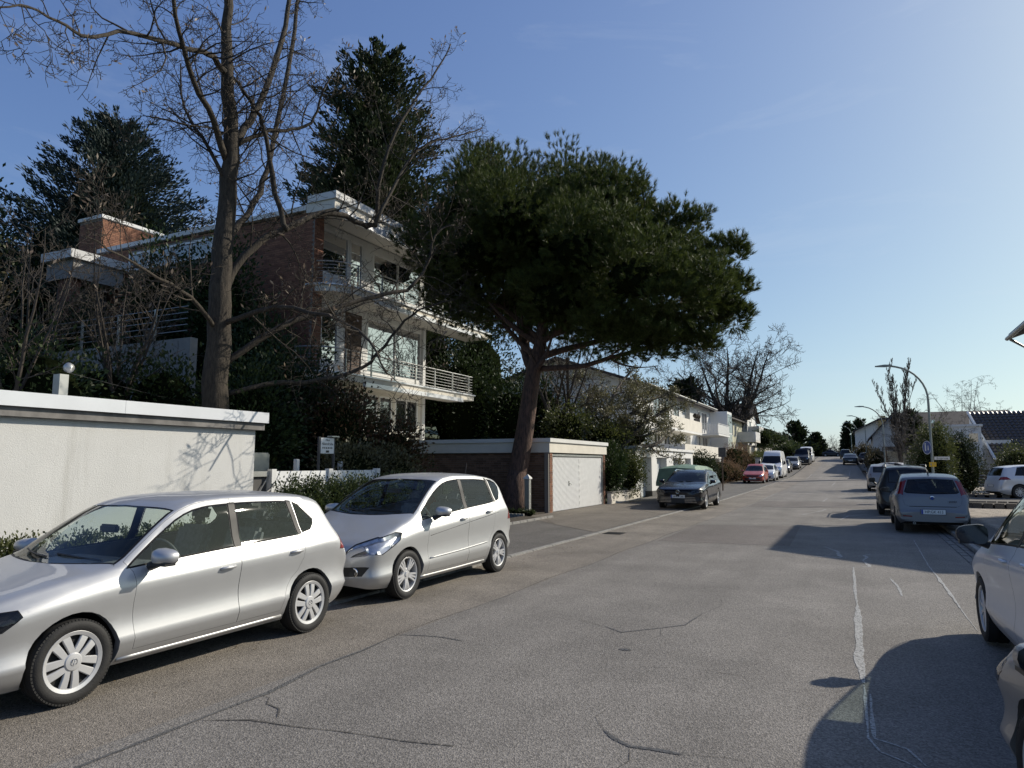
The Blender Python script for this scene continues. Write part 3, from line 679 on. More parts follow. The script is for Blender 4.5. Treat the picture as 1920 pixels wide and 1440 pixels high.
# simpler cars (seen small): same builder, coarser
def generic(L, W, H, paint, style='hatch', r=.31, **kw):
    k = L/4.0; hb = H*.64
    if style == 'hatch': top = [(0, .57), (.05, .67), (.15, .73), (.5*k, .83), (.95*k, .95), (1.05*k, .985), (1.35*k, 1.15), (1.7*k, H-.15), (2.0*k, H-.05), (2.4*k, H), (3.0*k, H-.015), (3.5*k, H-.075), (3.68*k, H-.12), (L-.22, 1.08), (L-.12, .92), (L-.05, .75), (L, .5)]; roofend = 3.66*k
    elif style == 'box': top = [(0, .62), (.05, .82), (.12, .92), (.5*k, 1.0), (.95*k, 1.07), (1.05*k, 1.10), (1.3*k, 1.30), (1.55*k, H-.16), (1.8*k, H-.06), (2.3*k, H), (3.0*k, H-.01), (3.6*k, H-.05), (3.78*k, H-.10), (L-.14, 1.15), (L-.08, 1.0), (L-.04, .8), (L, .55)]; roofend = 3.76*k; hb = 1.04
    elif style == 'mpv': top = [(0, .6), (.05, .72), (.15, .80), (.5*k, .93), (.85*k, 1.06), (.95*k, 1.10), (1.3*k, 1.32), (1.6*k, H-.13), (1.9*k, H-.04), (2.3*k, H), (3.0*k, H-.015), (3.5*k, H-.08), (3.72*k, H-.14), (L-.18, 1.15), (L-.1, .98), (L-.05, .8), (L, .52)]; roofend = 3.70*k; hb = 1.06
    elif style == 'sedan': top = [(0, .58), (.05, .68), (.15, .74), (.5*k, .82), (1.0*k, .93), (1.1*k, .97), (1.4*k, 1.14), (1.75*k, H-.09), (2.1*k, H), (2.6*k, H-.02), (2.95*k, H-.13), (3.35*k, 1.06), (3.5*k, 1.0), (L-.15, .97), (L-.06, .88), (L-.02, .7), (L, .5)]; roofend = 2.85*k
    bp = [(0, .54), (.05, min(.64, top[1][1]-.03)), (.15, top[2][1]-.04), (.5*k, top[3][1]-.06), (1.0*k, hb-.10), (1.5*k, hb-.04), (2.4*k, hb), (3.2*k, hb+.03), (3.55*k, hb+.03), (L-.22, hb-.0), (L-.12, .84), (L-.05, .68), (L, .47)]
    if style == 'sedan': bp = [(0, .54), (.05, .64), (.15, .70), (.5*k, .77), (1.0*k, .88), (1.6*k, .92), (2.4*k, .94), (3.1*k, .96), (3.5*k, .95), (L-.15, .92), (L-.06, .82), (L-.02, .66), (L, .47)]
    hz = top[2][1]
    d = dict(L=L, W=W, paint=paint, r=r, tw=.19, wheels=(.86*k, L-.72*k), res=.08, sub=2, top=top, belt=bp, cowl=1.02*k, header=1.78*k, roofend=roofend, tail=L-.2 if style != 'sedan' else 3.4*k, low=True, glass='glass_dark', hood=(.2, 1.05*k, W*.39),
        side=side5(1.15*k, 2.22*k, 3.02*k, 3.15*k if style != 'sedan' else 3.0*k, 1.30*k, 3.08*k, 3.42*k if style != 'sedan' else 0, (L-.72*k, r, r+.1)),
        front=lambda: [('grille', [(-.02, hz-.20), (W*.25, hz-.19), (W*.27, hz-.10), (-.02, hz-.09)]), ('air_intake', [(-.02, .28), (W*.33, .29), (W*.36, .42), (-.02, .43)]), ('headlight', [(W*.29, hz-.17), (W*.5, hz-.15), (W*.5, hz-.02), (W*.34, hz-.05)])],
        rear=lambda: [('rear_window', [(-.02, hb+.06), (W*.31, hb+.06), (W*.30, H-.17), (-.02, H-.14)]), ('tail_light', [(W*.36, hb-.22), (W*.5, hb-.22), (W*.5, hb+.02), (W*.37, hb-.02)])],
        plate_r=(L+.058, .62 if style != 'sedan' else .6, ''), plate_f=(-.065, .42, ''))
    d.update(kw); return d
def make_van(paint, L=5.9, W=2.02, H=2.62, name='parked_van', low=True):
    S = dict(L=L, W=W, paint=paint, r=.345, rr=.21, tw=.21, wheels=(.98, 4.62), res=.09, sub=3, tum=.16, bi=.05, nose=(.66, .9), wheel='ten',
        top=[(0, .75), (.04, .95), (.12, 1.06), (.5, 1.22), (.75, 1.36), (.85, 1.45), (1.2, 1.86), (1.45, 2.12), (1.75, H-.22), (2.2, H-.05), (2.8, H), (5.0, H), (5.6, H-.03), (L-.12, H-.10), (L-.07, 2.2), (L-.04, 1.4), (L-.02, .9), (L, .6)],
        belt=[(0, .7), (.04, .88), (.12, 1.0), (.5, 1.14), (.9, 1.22), (1.5, 1.25), (3, 1.25), (L-.3, 1.25), (L-.07, 1.2), (L-.03, .9), (L, .55)],
        cowl=.82, header=1.46, roofend=L-.14, tail=L-.06, low=True, glass='glass_dark', hood=(.2, .86, .74),
        side=lambda rl, bl, zb: [('door1', [(1.12, .35), (2.2, .35), (2.2, 2.0), (1.5, 1.98), (1.1, 1.4)]), ('window1', [(1.2, 1.3), (2.1, 1.3), (2.1, 1.92), (1.56, 1.92)])],
        front=lambda: [('grille', [(-.02, .72), (.5, .74), (.52, .92), (-.02, .95)]), ('air_intake', [(-.02, .28), (.8, .3), (.85, .62), (-.02, .62)]), ('headlight', [(.56, .78), (.95, .8), (.95, 1.06), (.66, 1.0)])],
        rear=lambda: [('tail_light', [(.86, .9), (1.02, .9), (1.02, 1.35), (.86, 1.35)])], mirror=(1.35, 1.45), mir=(.10, .17, .08), mirpaint='black', plate_f=(-.06, .5, ''))
    M['black_m'] = M['black']
    return make_car(S, name)
# ------------------------------------------------------------------ setting: terrain, road, pavements
zr = P((-60, 0), (32, 0), (45, .08), (60, .26), (72, .42), (80, .72), (88, 1.06), (100, 1.6), (112, 2.0), (135, 2.62), (165, 3.3), (185, 3.48), (210, 3.2), (320, -2), (900, -12))
sx = P((-900, 60), (-200, 26), (-60, 9), (-30, 4.4), (-18, 2.75), (-15.5, 2.5), (-11.6, .55), (-10.4, .0), (4, 0), (12, 0), (60, -2), (300, -9), (900, -14))
XL = P((-60, -5.9), (90, -6.0), (112, -6.2), (140, -6.9), (185, -8.2), (230, -10))
XR = P((-60, 1.66), (26, 1.66), (50, 1.2), (75, .5), (100, -.2), (140, -1.4), (185, -2.9), (230, -5))
sx2 = P((-900, 60), (-200, 26), (-60, 9), (-30, 4.4), (-18, 2.75), (-17.0, 2.5), (-16.4, .25), (-15.5, .05), (4, 0), (12, 0), (60, -2), (300, -9), (900, -14))
low = P((-60, 0), (15.2, 0), (16.4, 1), (31, 1), (34, 0), (200, 0))   # sunk court beside the brick garage
def H(x, y): k = float(low(y)); return float(zr(y)+sx(x)*(1-k)+sx2(x)*k)
def asphalt(name, c, grain=.5, s=95, rough=.85, blotch=.18):
    m, nt, b = new_mat(name); L = nt.links; tc = N(nt, 'ShaderNodeTexCoord')
    vo = N(nt, 'ShaderNodeTexVoronoi', Scale=s); L.new(tc.outputs['Object'], vo.inputs['Vector'])
    hs = N(nt, 'ShaderNodeSeparateColor'); L.new(vo.outputs['Color'], hs.inputs[0])
    mr = N(nt, 'ShaderNodeMapRange'); mr.inputs['To Min'].default_value = 1-grain; mr.inputs['To Max'].default_value = 1+grain*1.25; L.new(hs.outputs[0], mr.inputs[0])
    fi = N(nt, 'ShaderNodeTexNoise', Scale=34, Detail=4, Roughness=.75); L.new(tc.outputs['Object'], fi.inputs['Vector'])
    fr = N(nt, 'ShaderNodeMapRange'); fr.inputs['From Min'].default_value = .3; fr.inputs['From Max'].default_value = .7; fr.inputs['To Min'].default_value = .72; fr.inputs['To Max'].default_value = 1.28; L.new(fi.outputs['Fac'], fr.inputs[0])
    no = N(nt, 'ShaderNodeTexNoise', Scale=.7, Detail=8, Roughness=.62); L.new(tc.outputs['Object'], no.inputs['Vector'])
    m2 = N(nt, 'ShaderNodeMapRange'); m2.inputs['From Min'].default_value = .3; m2.inputs['From Max'].default_value = .7; m2.inputs['To Min'].default_value = 1-blotch; m2.inputs['To Max'].default_value = 1+blotch; L.new(no.outputs['Fac'], m2.inputs[0])
    # wheel tracks: faint lengthwise streaks
    mp = N(nt, 'ShaderNodeMapping'); mp.inputs['Scale'].default_value = (1.6, .05, 1); L.new(tc.outputs['Object'], mp.inputs[0])
    n3 = N(nt, 'ShaderNodeTexNoise', Scale=1.0, Detail=3); L.new(mp.outputs[0], n3.inputs['Vector'])
    m3 = N(nt, 'ShaderNodeMapRange'); m3.inputs['From Min'].default_value = .3; m3.inputs['From Max'].default_value = .7; m3.inputs['To Min'].default_value = .9; m3.inputs['To Max'].default_value = 1.1; L.new(n3.outputs['Fac'], m3.inputs[0])
    v = mr
    for o in (fr, m2, m3):
        mu = N(nt, 'ShaderNodeMath', operation='MULTIPLY'); L.new(v.outputs[0], mu.inputs[0]); L.new(o.outputs[0], mu.inputs[1]); v = mu
    vm = N(nt, 'ShaderNodeVectorMath', operation='SCALE'); vm.inputs[0].default_value = c; L.new(v.outputs[0], vm.inputs['Scale']); L.new(vm.outputs[0], b.inputs['Base Color'])
    b.inputs['Roughness'].default_value = rough; b.inputs['Specular IOR Level'].default_value = .35
    bp = N(nt, 'ShaderNodeBump', Strength=.75, Distance=.006); L.new(vo.outputs['Distance'], bp.inputs['Height']); L.new(bp.outputs[0], b.inputs['Normal'])
    return m
M['asph'] = asphalt('worn_grey_asphalt', (.176, .163, .146), .37, blotch=.20)
M['asph_brown'] = asphalt('brown_grit_asphalt', (.185, .164, .138), .45, 120, blotch=.28)
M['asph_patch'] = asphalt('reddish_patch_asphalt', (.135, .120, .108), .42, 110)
M['asph_pave'] = asphalt('pavement_asphalt', (.118, .110, .100), .45, 120)
M['asph_old'] = asphalt('old_forecourt_asphalt', (.15, .132, .11), .42, 90)
M['tar'] = mat('tar_seal', (.085, .084, .082), .6, var=.3, scale=30)
M['tar_light'] = mat('pale_joint_filler', (.34, .34, .325), .85, var=.45, scale=45)
M['crack'] = mat('crack_dirt', (.075, .069, .061), .95)
M['concrete'] = mat('kerb_concrete', (.26, .25, .23), .9, var=.25, scale=9, bump=.5, bscale=120)
M['gutter'] = mat('gutter_stone', (.17, .165, .155), .9, var=.3, scale=5, bump=.5, bscale=90)
M['soil'] = mat('garden_soil', (.05, .038, .026), .95, var=.5, scale=12, bump=.8, bscale=40)
M['grass'] = mat('rough_grass', (.045, .060, .022), .95, var=.5, scale=3, bump=.8, bscale=30)
M['paver'] = mat('sandstone_paver', (.34, .29, .23), .9, var=.25, scale=3, bump=.4, bscale=120)
M['joint'] = mat('paver_joint', (.11, .10, .085), .95)
def worn(m, lo=.40, hi=.56, sc=38):
    nt = m.node_tree; L = nt.links; b = nt.nodes['Principled BSDF']; tc = N(nt, 'ShaderNodeTexCoord'); no = N(nt, 'ShaderNodeTexNoise', Scale=sc, Detail=5, Roughness=.7); L.new(tc.outputs['Object'], no.inputs['Vector'])
    mr = N(nt, 'ShaderNodeMapRange'); mr.inputs['From Min'].default_value = lo; mr.inputs['From Max'].default_value = hi; L.new(no.outputs['Fac'], mr.inputs[0]); L.new(mr.outputs[0], b.inputs['Alpha'])
worn(M['tar_light'], .30, .50); worn(M['tar'], .33, .50, 55); worn(M['crack'], .36, .48, 30)
def sheet(name, xa, xb, y0, y1, m, dz, step=1.5, nx=4, kind='structure', parent=None):
    ys = np.arange(y0, y1+1e-6, step); V = []; 
    for y in ys:
        a = float(xa(y)) if callable(xa) else xa; b = float(xb(y)) if callable(xb) else xb
        for k in range(nx+1):
            x = a+(b-a)*k/nx; V.append((x, y, float(zr(y))+dz))
    n = nx+1; F = [(i*n+k, i*n+k+1, (i+1)*n+k+1, (i+1)*n+k) for i in range(len(ys)-1) for k in range(nx)]
    o = np_mesh(name, V, F, m, parent, smooth=True)
    if kind: tag(o, kind=kind)
    return o
gx = np.concatenate([[-900, -500, -300, -200, -140, -100, -75], np.arange(-60, -17, 3), np.arange(-17, 12, .75), np.arange(12, 60, 6), [80, 120, 200, 350, 600, 900]])
gy = np.concatenate([[-300, -120, -60, -30], np.arange(-15, 80, 1.25), np.arange(80, 240, 6), [260, 320, 420, 600, 900, 1500]])
GV = [(x, y, H(x, y)-.03) for y in gy for x in gx]; n_ = len(gx)
tag(np_mesh('ground', GV, [(i*n_+k, i*n_+k+1, (i+1)*n_+k+1, (i+1)*n_+k) for i in range(len(gy)-1) for k in range(n_-1)], M['grass'], smooth=True), kind='structure')
XS = lambda y: float(XL(y))+1.62
road = sheet('road', XS, XR, -12, 230, M['asph'], 0, 1.5, 6)
sheet('road_edge_strip', XL, XS, -12, 230, M['asph_brown'], 0, 1.5, 3)
sheet('pavement_left', lambda y: -9.95, lambda y: float(XL(y))-.12, -12, 230, M['asph_pave'], .022, 1.5, 6)
sheet('pavement_right', lambda y: float(XR(y))+.42, lambda y: float(XR(y))+1.45, -12, 230, M['asph_pave'], .055, 1.5, 3)
sheet('forecourt_right', lambda y: float(XR(y))+1.45, lambda y: 15, -12, 75, M['joint'], .045, 1.5, 6)
def strokes(name, paths, m, w, dz=.004, jit=.3, parent=road, taper=True):
    """irregular seam-filler lines on the road"""
    V = []; F = []
    for path in paths:
        pts = []
        for (x0, y0), (x1, y1) in zip(path, path[1:]):
            d = math.hypot(x1-x0, y1-y0); k = max(1, int(d/.05))
            for i in range(k): t = i/k; pts.append((x0+(x1-x0)*t, y0+(y1-y0)*t))
        pts.append(path[-1]); n = len(pts); b = len(V)
        wob = np.convolve(rng.normal(0, 1, n+8), np.ones(5)/5, 'same')[4:4+n]; wv = np.convolve(rng.normal(0, 1, n+8), np.ones(7)/7, 'same')[4:4+n]; wu = np.convolve(rng.normal(0, 1, n+8), np.ones(7)/7, 'same')[4:4+n]
        for i, (x, y) in enumerate(pts):
            a = pts[max(i-1, 0)]; c = pts[min(i+1, n-1)]; dx, dy = c[0]-a[0], c[1]-a[1]; l = math.hypot(dx, dy) or 1
            nx_, ny_ = -dy/l, dx/l; ww = w*.5*max(.3, 1+jit*1.4*wv[i]); 
            if taper: ww *= min(1, .35+4*min(i, n-1-i)/n)
            ox = wob[i]*w*.14; z = float(zr(y))+dz
            V += [(x+nx_*(ox+ww), y+ny_*(ox+ww), z), (x+nx_*(ox-ww*max(.4, 1+jit*wu[i])), y+ny_*(ox-ww), z)]
        F += [(b+2*i, b+2*i+1, b+2*i+3, b+2*i+2) for i in range(n-1)]
    return np_mesh(name, V, F, m, parent)
seam = [(-4.10, 1.5), (-4.15, 3.68), (-4.14, 4.17), (-4.26, 4.9), (-4.26, 5.48), (-4.33, 6.12)]
strokes('seam_tar', [seam], M['tar'], .036)
strokes('seam_crack', [[(XS(y)+.04*math.sin(y*1.7), y) for y in np.arange(6.1, 60, .8)]], M['crack'], .018)
strokes('tar_filler', [[(-1.6, 4.6), (-1.49, 4.49), (-1.36, 4.41), (-1.2, 4.43), (-1.04, 4.43)]], M['tar'], .045)
strokes('road_crack', [[(-1.04, 4.43), (-.8, 4.5), (-.62, 4.48)], [(-1.36, 4.41), (-1.3, 4.2), (-1.34, 4.05)], [(-1.6, 4.6), (-1.72, 4.8), (-1.7, 5.0)]], M['crack'], .004, jit=.6)
strokes('tar_filler', [[(-2.53, 7.41), (-2.3, 7.24), (-1.98, 7.61), (-1.78, 7.87), (-1.72, 8.57)]], M['tar'], .024)
strokes('road_crack', [[(-2.53, 7.41), (-2.9, 7.6), (-3.3, 7.55)], [(-1.72, 8.57), (-1.6, 9.1), (-1.7, 9.6)], [(-1.98, 7.61), (-1.9, 7.3), (-1.95, 7.1)]], M['crack'], .004, jit=.6)
strokes('tar_filler', [[(-4.33, 6.12), (-4.1, 6.2), (-3.86, 6.24), (-3.6, 6.2)]], M['tar'], .025)
strokes('tar_filler', [[(-2.12, 6.58), (-2.0, 6.6)]], M['tar'], .08)
strokes('road_crack', [[(-4.1, 3.55), (-3.82, 3.7), (-3.55, 3.73), (-3.41, 3.75), (-3.12, 3.81), (-2.66, 3.86), (-2.34, 3.93)]], M['crack'], .016, jit=.6)
strokes('road_crack', [[(-4.22, 4.13), (-4.05, 4.1), (-3.96, 3.99), (-3.8, 3.95), (-3.69, 3.82)]], M['crack'], .010, jit=.6)
strokes('road_crack', [[(-1.78, 6.12), (-1.5, 6.22), (-1.22, 6.26), (-.91, 6.21)]], M['crack'], .008, jit=.6)
strokes('road_crack', [[(-4.3, 15.8), (-2.6, 15.9), (-1.0, 16.05), (1.5, 16.2)], [(-4.3, 21.0), (-1, 21.7), (1.5, 22)], [(-4.2, 30), (1.5, 31.5)], [(-4.2, 38), (1.2, 39)], [(-4.2, 48), (1, 48.6)], [(-4.2, 66), (.6, 66.4)]], M['crack'], .022, jit=.5)
strokes('pale_filler', [[(-.17, 13.48), (-.12, 10.46), (-.10, 9.9)]], M['tar_light'], .035, jit=.35)
strokes('pale_filler', [[(-.10, 9.9), (-.09, 8.48), (-.08, 7.14), (-.05, 6.45)]], M['tar_light'], .070, jit=.22)
strokes('pale_filler', [[(-.05, 6.4), (-.04, 5.68), (-.03, 5.21), (.03, 5.0), (.16, 4.9), (.3, 4.75)], [(-.01, 6.2), (0, 5.22), (.18, 5.12), (.27, 4.87)]], M['tar_light'], .022, jit=.5)
strokes('pale_filler', [[(1.05, 18.87), (.99, 14.26), (1.02, 11.45), (1.02, 9.6), (1.03, 8.91)]], M['tar_light'], .02, jit=.6)
strokes('pale_filler', [[(1.0, 13.2), (1.02, 11.45), (1.02, 10.2)]], M['tar_light'], .035, jit=.6, dz=.0055)
strokes('pale_filler', [[(-.2, 13.39), (.07, 13.6), (.08, 13.67), (-.02, 14.4), (.05, 14.96), (.0, 15.2), (.12, 15.5)]], M['tar_light'], .045, jit=.6)
strokes('pale_filler', [[(.34, 12.36), (.42, 11.63), (.43, 10.82)]], M['tar_light'], .04, jit=.5)
strokes('pale_filler', [[(-.75, 16.46), (-.47, 15.69), (-.41, 14.99), (-.36, 14.68), (-.6, 14.8), (-.83, 14.96)], [(-.9, 14.7), (-.5, 14.6), (-.3, 14.75)]], M['tar_light'], .05, jit=.7)
strokes('pale_filler', [[(-1.9, 26), (-1.3, 29), (-1.2, 30.2)], [(-.6, 24.5), (-.4, 26.5), (.2, 27.5)], [(-1.6, 34), (-1.5, 39)], [(-1.8, 55), (-1.75, 62)], [(-3.0, 60), (-2.6, 60.4), (-2, 60.2)], [(-.9, 76), (-.9, 88)], [(-3, 83), (-2.2, 83.4)]], M['tar_light'], .05, jit=.6)
strokes('lane_chalk', [[(-4.3, 36), (-4.32, 44)], [(-4.4, 70), (-4.4, 80)]], M['tar_light'], .05, jit=.6)
pt = MB(); pt.add([(-4.2, 16.0, .0035), (-1.4, 16.2, .0035), (-1.55, 21.4, .0035), (-4.25, 20.7, .0035)], [(0, 1, 2, 3)]); pt.build('asphalt_patch_or_shade', M['asph_patch'], road)
pt = MB(); pt.add([(-4.2, 30.3, .0035), (1.3, 31.4, .0035), (1.25, 36, .02), (-4.2, 35.2, .02)], [(0, 1, 2, 3)]); pt.build('asphalt_patch_or_shade', M['asph_patch'], road)
pt = MB(); pt.add([(-4.1, 66.2, float(zr(66.2))+.004), (.4, 66.6, float(zr(66.6))+.004), (.35, 68.2, float(zr(68.2))+.004), (-4.1, 67.6, float(zr(67.6))+.004)], [(0, 1, 2, 3)]); pt.build('asphalt_patch_or_shade', M['asph_patch'], road)  # narrow dark band: a cast shadow across the road laid as patch colour
# storm drain at the left kerb
dr = MB(); dr.box(-5.86, -5.38, 17.0, 17.5, .002, .008); 
for k in range(7): dr.box(-5.83, -5.41, 17.03+k*.065, 17.065+k*.065, .008, .013)
dr.build('drain_grate', M['under'], road)
# kerbs: single stones
def kerb(name, fx, y0, y1, w, h, near, m):
    root = empty(name); tag(root, kind='structure'); ys = np.arange(y0, y1, 1.0); far = MB(); me = {}
    for i, y in enumerate(ys):
        x = float(fx(y)); 
        if y < near:
            k = i % 3
            if k not in me:
                b = MB(); b.box(0, w, .006, .994, -.12, 0); o = b.build('kerb_stone', m, root, bevel=.012, seg=2); me[k] = o.data; o.location = (x, y, float(zr(y))+h); continue
            o = bpy.data.objects.new('kerb_stone', me[k]); col.objects.link(o); o.parent = root; o.location = (x, y, float(zr(y))+h+rng.normal(0, .003))
        else:
            z = float(zr(y)); far.box(x, x+w, y+.01, y+.99, z-.1, z+h)
    o = far.build('kerb_run', m, root); o['kind'] = 'stuff'
kerb('kerb_left', lambda y: float(XL(y))-.12, -4, 185, .12, .028, 52, M['concrete'])
kerb('kerb_right', lambda y: float(XR(y))+.30, -2, 185, .12, .085, 48, M['concrete'])
gt = empty('gutter'); tag(gt, kind='structure'); fb = MB(); gm = None
for i, y in enumerate(np.arange(2, 150, .5)):
    x = float(XR(y)); z = float(zr(y))
    for j in range(2):
        if y < 30:
            if gm is None: b = MB(); b.box(.005, .145, .006, .494, -.08, 0); o = b.build('gutter_stone', M['gutter'], gt, bevel=.01); gm = o.data
            else: o = bpy.data.objects.new('gutter_stone', gm); col.objects.link(o); o.parent = gt
            o.location = (x+j*.15, y, z+.008+rng.normal(0, .0025))
        else: fb.box(x+j*.15+.005, x+j*.15+.145, y+.006, y+.494, z-.05, z+.008)
o = fb.build('gutter_run', M['gutter'], gt); o['kind'] = 'stuff'
strokes('gutter_moss', [[(float(XR(y))+.28, y) for y in np.arange(8, 40, .6)]], M['crack'], .04, dz=.011, parent=gt, jit=.8)
# block pavers of the right forecourt
pv = MB(); rr_ = random.Random(5)
for i in range(150):
    for j in range(30):
        y = 13+i*.2; x = 3.12+j*.2+(.1 if i % 2 else 0)
        if x > 8.9: continue
        z = .05+rr_.uniform(0, .006); pv.v += [(x+.004, y+.004, z), (x+.196, y+.004, z), (x+.196, y+.196, z+rr_.uniform(-.002, .002)), (x+.004, y+.196, z), (x+.004, y+.004, z-.03), (x+.196, y+.004, z-.03), (x+.196, y+.196, z-.03), (x+.004, y+.196, z-.03)]
        b0 = len(pv.v)-8; pv.f += [(b0, b0+1, b0+2, b0+3), (b0, b0+4, b0+5, b0+1), (b0+1, b0+5, b0+6, b0+2), (b0+3, b0+2, b0+6, b0+7), (b0, b0+3, b0+7, b0+4)]; pv.m += [0]*5
o = pv.build('paving_blocks', M['paver'], bpy.data.objects['forecourt_right'], fixn=False); o['kind'] = 'stuff'
sheet('forecourt_far', lambda y: 3.1, lambda y: 14, 43, 75, M['paver'], .058, 2, 4)
# garden beds
tag(box('planting_bed', -9.95, -9.0, -6, 20.9, -.02, .05, M['soil']), kind='structure')
tag(box('tree_bed', -12.5, -10.0, 20.95, 23.0, -.02, .06, M['soil']), kind='structure')
strokes('pavement_seam', [[(-9.2, 20.9), (-7.87, 18.73), (-6.05, 17.06)], [(-9.9, 29.2), (-6.05, 24.0)]], M['crack'], .02, dz=.027, parent=bpy.data.objects['pavement_left'])
pt = MB(); pt.add([(-9.88, 20.9, .027), (-7.87, 18.75, .027), (-6.1, 17.1, .027), (-6.1, 30, .027), (-9.88, 30, .027)], [(0, 1, 2, 3, 4)]); pt.build('driveway_apron', M['asph_old'], bpy.data.objects['pavement_left'])
eb = empty('bed_edging'); tag(eb, kind='structure')
for k in range(26):
    y = 8.2+k*.5; o = box('edging_stone', -9.02, -8.95, y+.01, y+.49, -.02, .09, M['concrete'], eb, bevel=.008)
for k in range(8): box('edging_stone', -10.02+k*.13-.9, -9.91+k*.13-.9, 20.92, 21.02, -.02, .12, M['concrete'], eb, bevel=.008)
# ------------------------------------------------------------------ building materials
def render_mat(name, c, bump=.6, sc=70, var=.04):
    m = mat(name, c, .9, var=var, scale=1.3, bump=bump, bscale=sc, bdist=.012); nt = m.node_tree; L = nt.links; b = nt.nodes['Principled BSDF']
    tc = N(nt, 'ShaderNodeTexCoord'); mp = N(nt, 'ShaderNodeMapping'); mp.inputs['Scale'].default_value = (3, 3, .25); L.new(tc.outputs['Object'], mp.inputs[0])
    no = N(nt, 'ShaderNodeTexNoise', Scale=1.4, Detail=6, Roughness=.65); L.new(mp.outputs[0], no.inputs['Vector'])   # rain streaks
    sp = N(nt, 'ShaderNodeSeparateXYZ'); L.new(tc.outputs['Object'], sp.inputs[0]); mz = N(nt, 'ShaderNodeMapRange'); mz.inputs['From Min'].default_value = .9; mz.inputs['From Max'].default_value = 0.1; mz.inputs['To Max'].default_value = .9; L.new(sp.outputs[2], mz.inputs[0])
    ra = N(nt, 'ShaderNodeMapRange'); ra.inputs['From Min'].default_value = .52; ra.inputs['From Max'].default_value = .75; ra.inputs['To Max'].default_value = .40; L.new(no.outputs['Fac'], ra.inputs[0])
    ad = N(nt, 'ShaderNodeMath', operation='MULTIPLY_ADD'); L.new(mz.outputs[0], ad.inputs[0]); L.new(no.outputs['Fac'], ad.inputs[1]); L.new(ra.outputs[0], ad.inputs[2])
    mx = N(nt, 'ShaderNodeMixRGB'); mx.inputs[2].default_value = (c[0]*.55, c[1]*.53, c[2]*.48, 1); old = b.inputs['Base Color'].links[0].from_socket
    L.new(ad.outputs[0], mx.inputs[0]); L.new(old, mx.inputs[1]); L.new(mx.outputs[0], b.inputs['Base Color']); return m
M['render_white'] = render_mat('white_roughcast', (.59, .585, .56), .55, 95)
M['white'] = mat('white_masonry', (.66, .655, .63), .85, var=.06, scale=1.5, bump=.2, bscale=60)
M['off_white'] = mat('offwhite_plaster', (.66, .62, .54), .9, var=.08, scale=1.2, bump=.2, bscale=60)
M['yellow'] = mat('pale_yellow_plaster', (.52, .50, .36), .9, var=.06, scale=1.5)
M['ochre'] = mat('ochre_plaster', (.50, .36, .16), .9, var=.06)
M['grey_wall'] = mat('grey_plaster_and_shade', (.30, .29, .27), .9, var=.1)
M['fascia'] = mat('white_sheet_metal', (.70, .71, .73), .35, metal=.25, var=.04, scale=2)
M['fascia_old'] = mat('weathered_fibre_board', (.17, .16, .15), .8, var=.35, scale=4)
M['frame'] = mat('white_window_frame', (.74, .73, .70), .4)
M['steel'] = mat('galvanised_steel', (.42, .42, .40), .4, metal=.7, var=.1)
M['lamp_pole'] = mat('lamp_pole_paint', (.24, .27, .24), .6, var=.15, scale=3)
M['mortar'] = mat('mortar', (.20, .175, .15), .95)
M['wood'] = mat('brown_wood', (.07, .04, .025), .7, var=.3)
M['roof_dark'] = mat('dark_roof', (.045, .036, .034), .8, var=.3, scale=8, bump=.4, bscale=18)
M['roof_tile'] = mat('glazed_dark_tile', (.080, .066, .058), .42, var=.25, scale=20)
M['door_white'] = mat('white_board_door', (.72, .72, .71), .55, var=.05)
M['door_grey'] = mat('pale_grey_door', (.52, .54, .54), .6, var=.05)
M['plinth'] = mat('dark_plinth', (.09, .085, .08), .9, var=.2)
def brick_mat(name, c1, c2):
    m, nt, b = new_mat(name); L = nt.links; oi = N(nt, 'ShaderNodeObjectInfo'); g = N(nt, 'ShaderNodeNewGeometry'); ad = N(nt, 'ShaderNodeMath', operation='ADD'); fr = N(nt, 'ShaderNodeMath', operation='FRACT')
    L.new(oi.outputs['Random'], ad.inputs[0]); L.new(g.outputs['Random Per Island'], ad.inputs[1]); L.new(ad.outputs[0], fr.inputs[0])
    mx = N(nt, 'ShaderNodeMixRGB'); mx.inputs[1].default_value = (*c1, 1); mx.inputs[2].default_value = (*c2, 1); L.new(fr.outputs[0], mx.inputs[0])
    tc = N(nt, 'ShaderNodeTexCoord'); no = N(nt, 'ShaderNodeTexNoise', Scale=25, Detail=4); L.new(tc.outputs['Object'], no.inputs['Vector'])
    m2 = N(nt, 'ShaderNodeMixRGB', blend_type='MULTIPLY', Fac=.5); L.new(mx.outputs[0], m2.inputs[1]); L.new(no.outputs['Fac'], m2.inputs[2])
    L.new(m2.outputs[0], b.inputs['Base Color']); b.inputs['Roughness'].default_value = .85; return m
M['brick'] = brick_mat('red_brown_brick', (.20, .085, .05), (.36, .17, .095))
M['brick_dark'] = brick_mat('brown_clinker_brick', (.15, .085, .055), (.27, .16, .105))
def refl_glass(name, c=(.02, .024, .028), ior=2.6):
    m, nt, b = new_mat(name); b.inputs['Base Color'].default_value = (*c, 1); b.inputs['Roughness'].default_value = .02; b.inputs['IOR'].default_value = ior
    tc = N(nt, 'ShaderNodeTexCoord'); no = N(nt, 'ShaderNodeTexNoise', Scale=.8, Detail=1); nt.links.new(tc.outputs['Object'], no.inputs['Vector'])
    bp = N(nt, 'ShaderNodeBump', Strength=.06, Distance=.05); nt.links.new(no.outputs['Fac'], bp.inputs['Height']); nt.links.new(bp.outputs[0], b.inputs['Normal']); return m
M['win'] = refl_glass('window_glass'); M['win_bright'] = refl_glass('coated_window_glass', (.03, .04, .05), 6.0)
BR_ME = {}
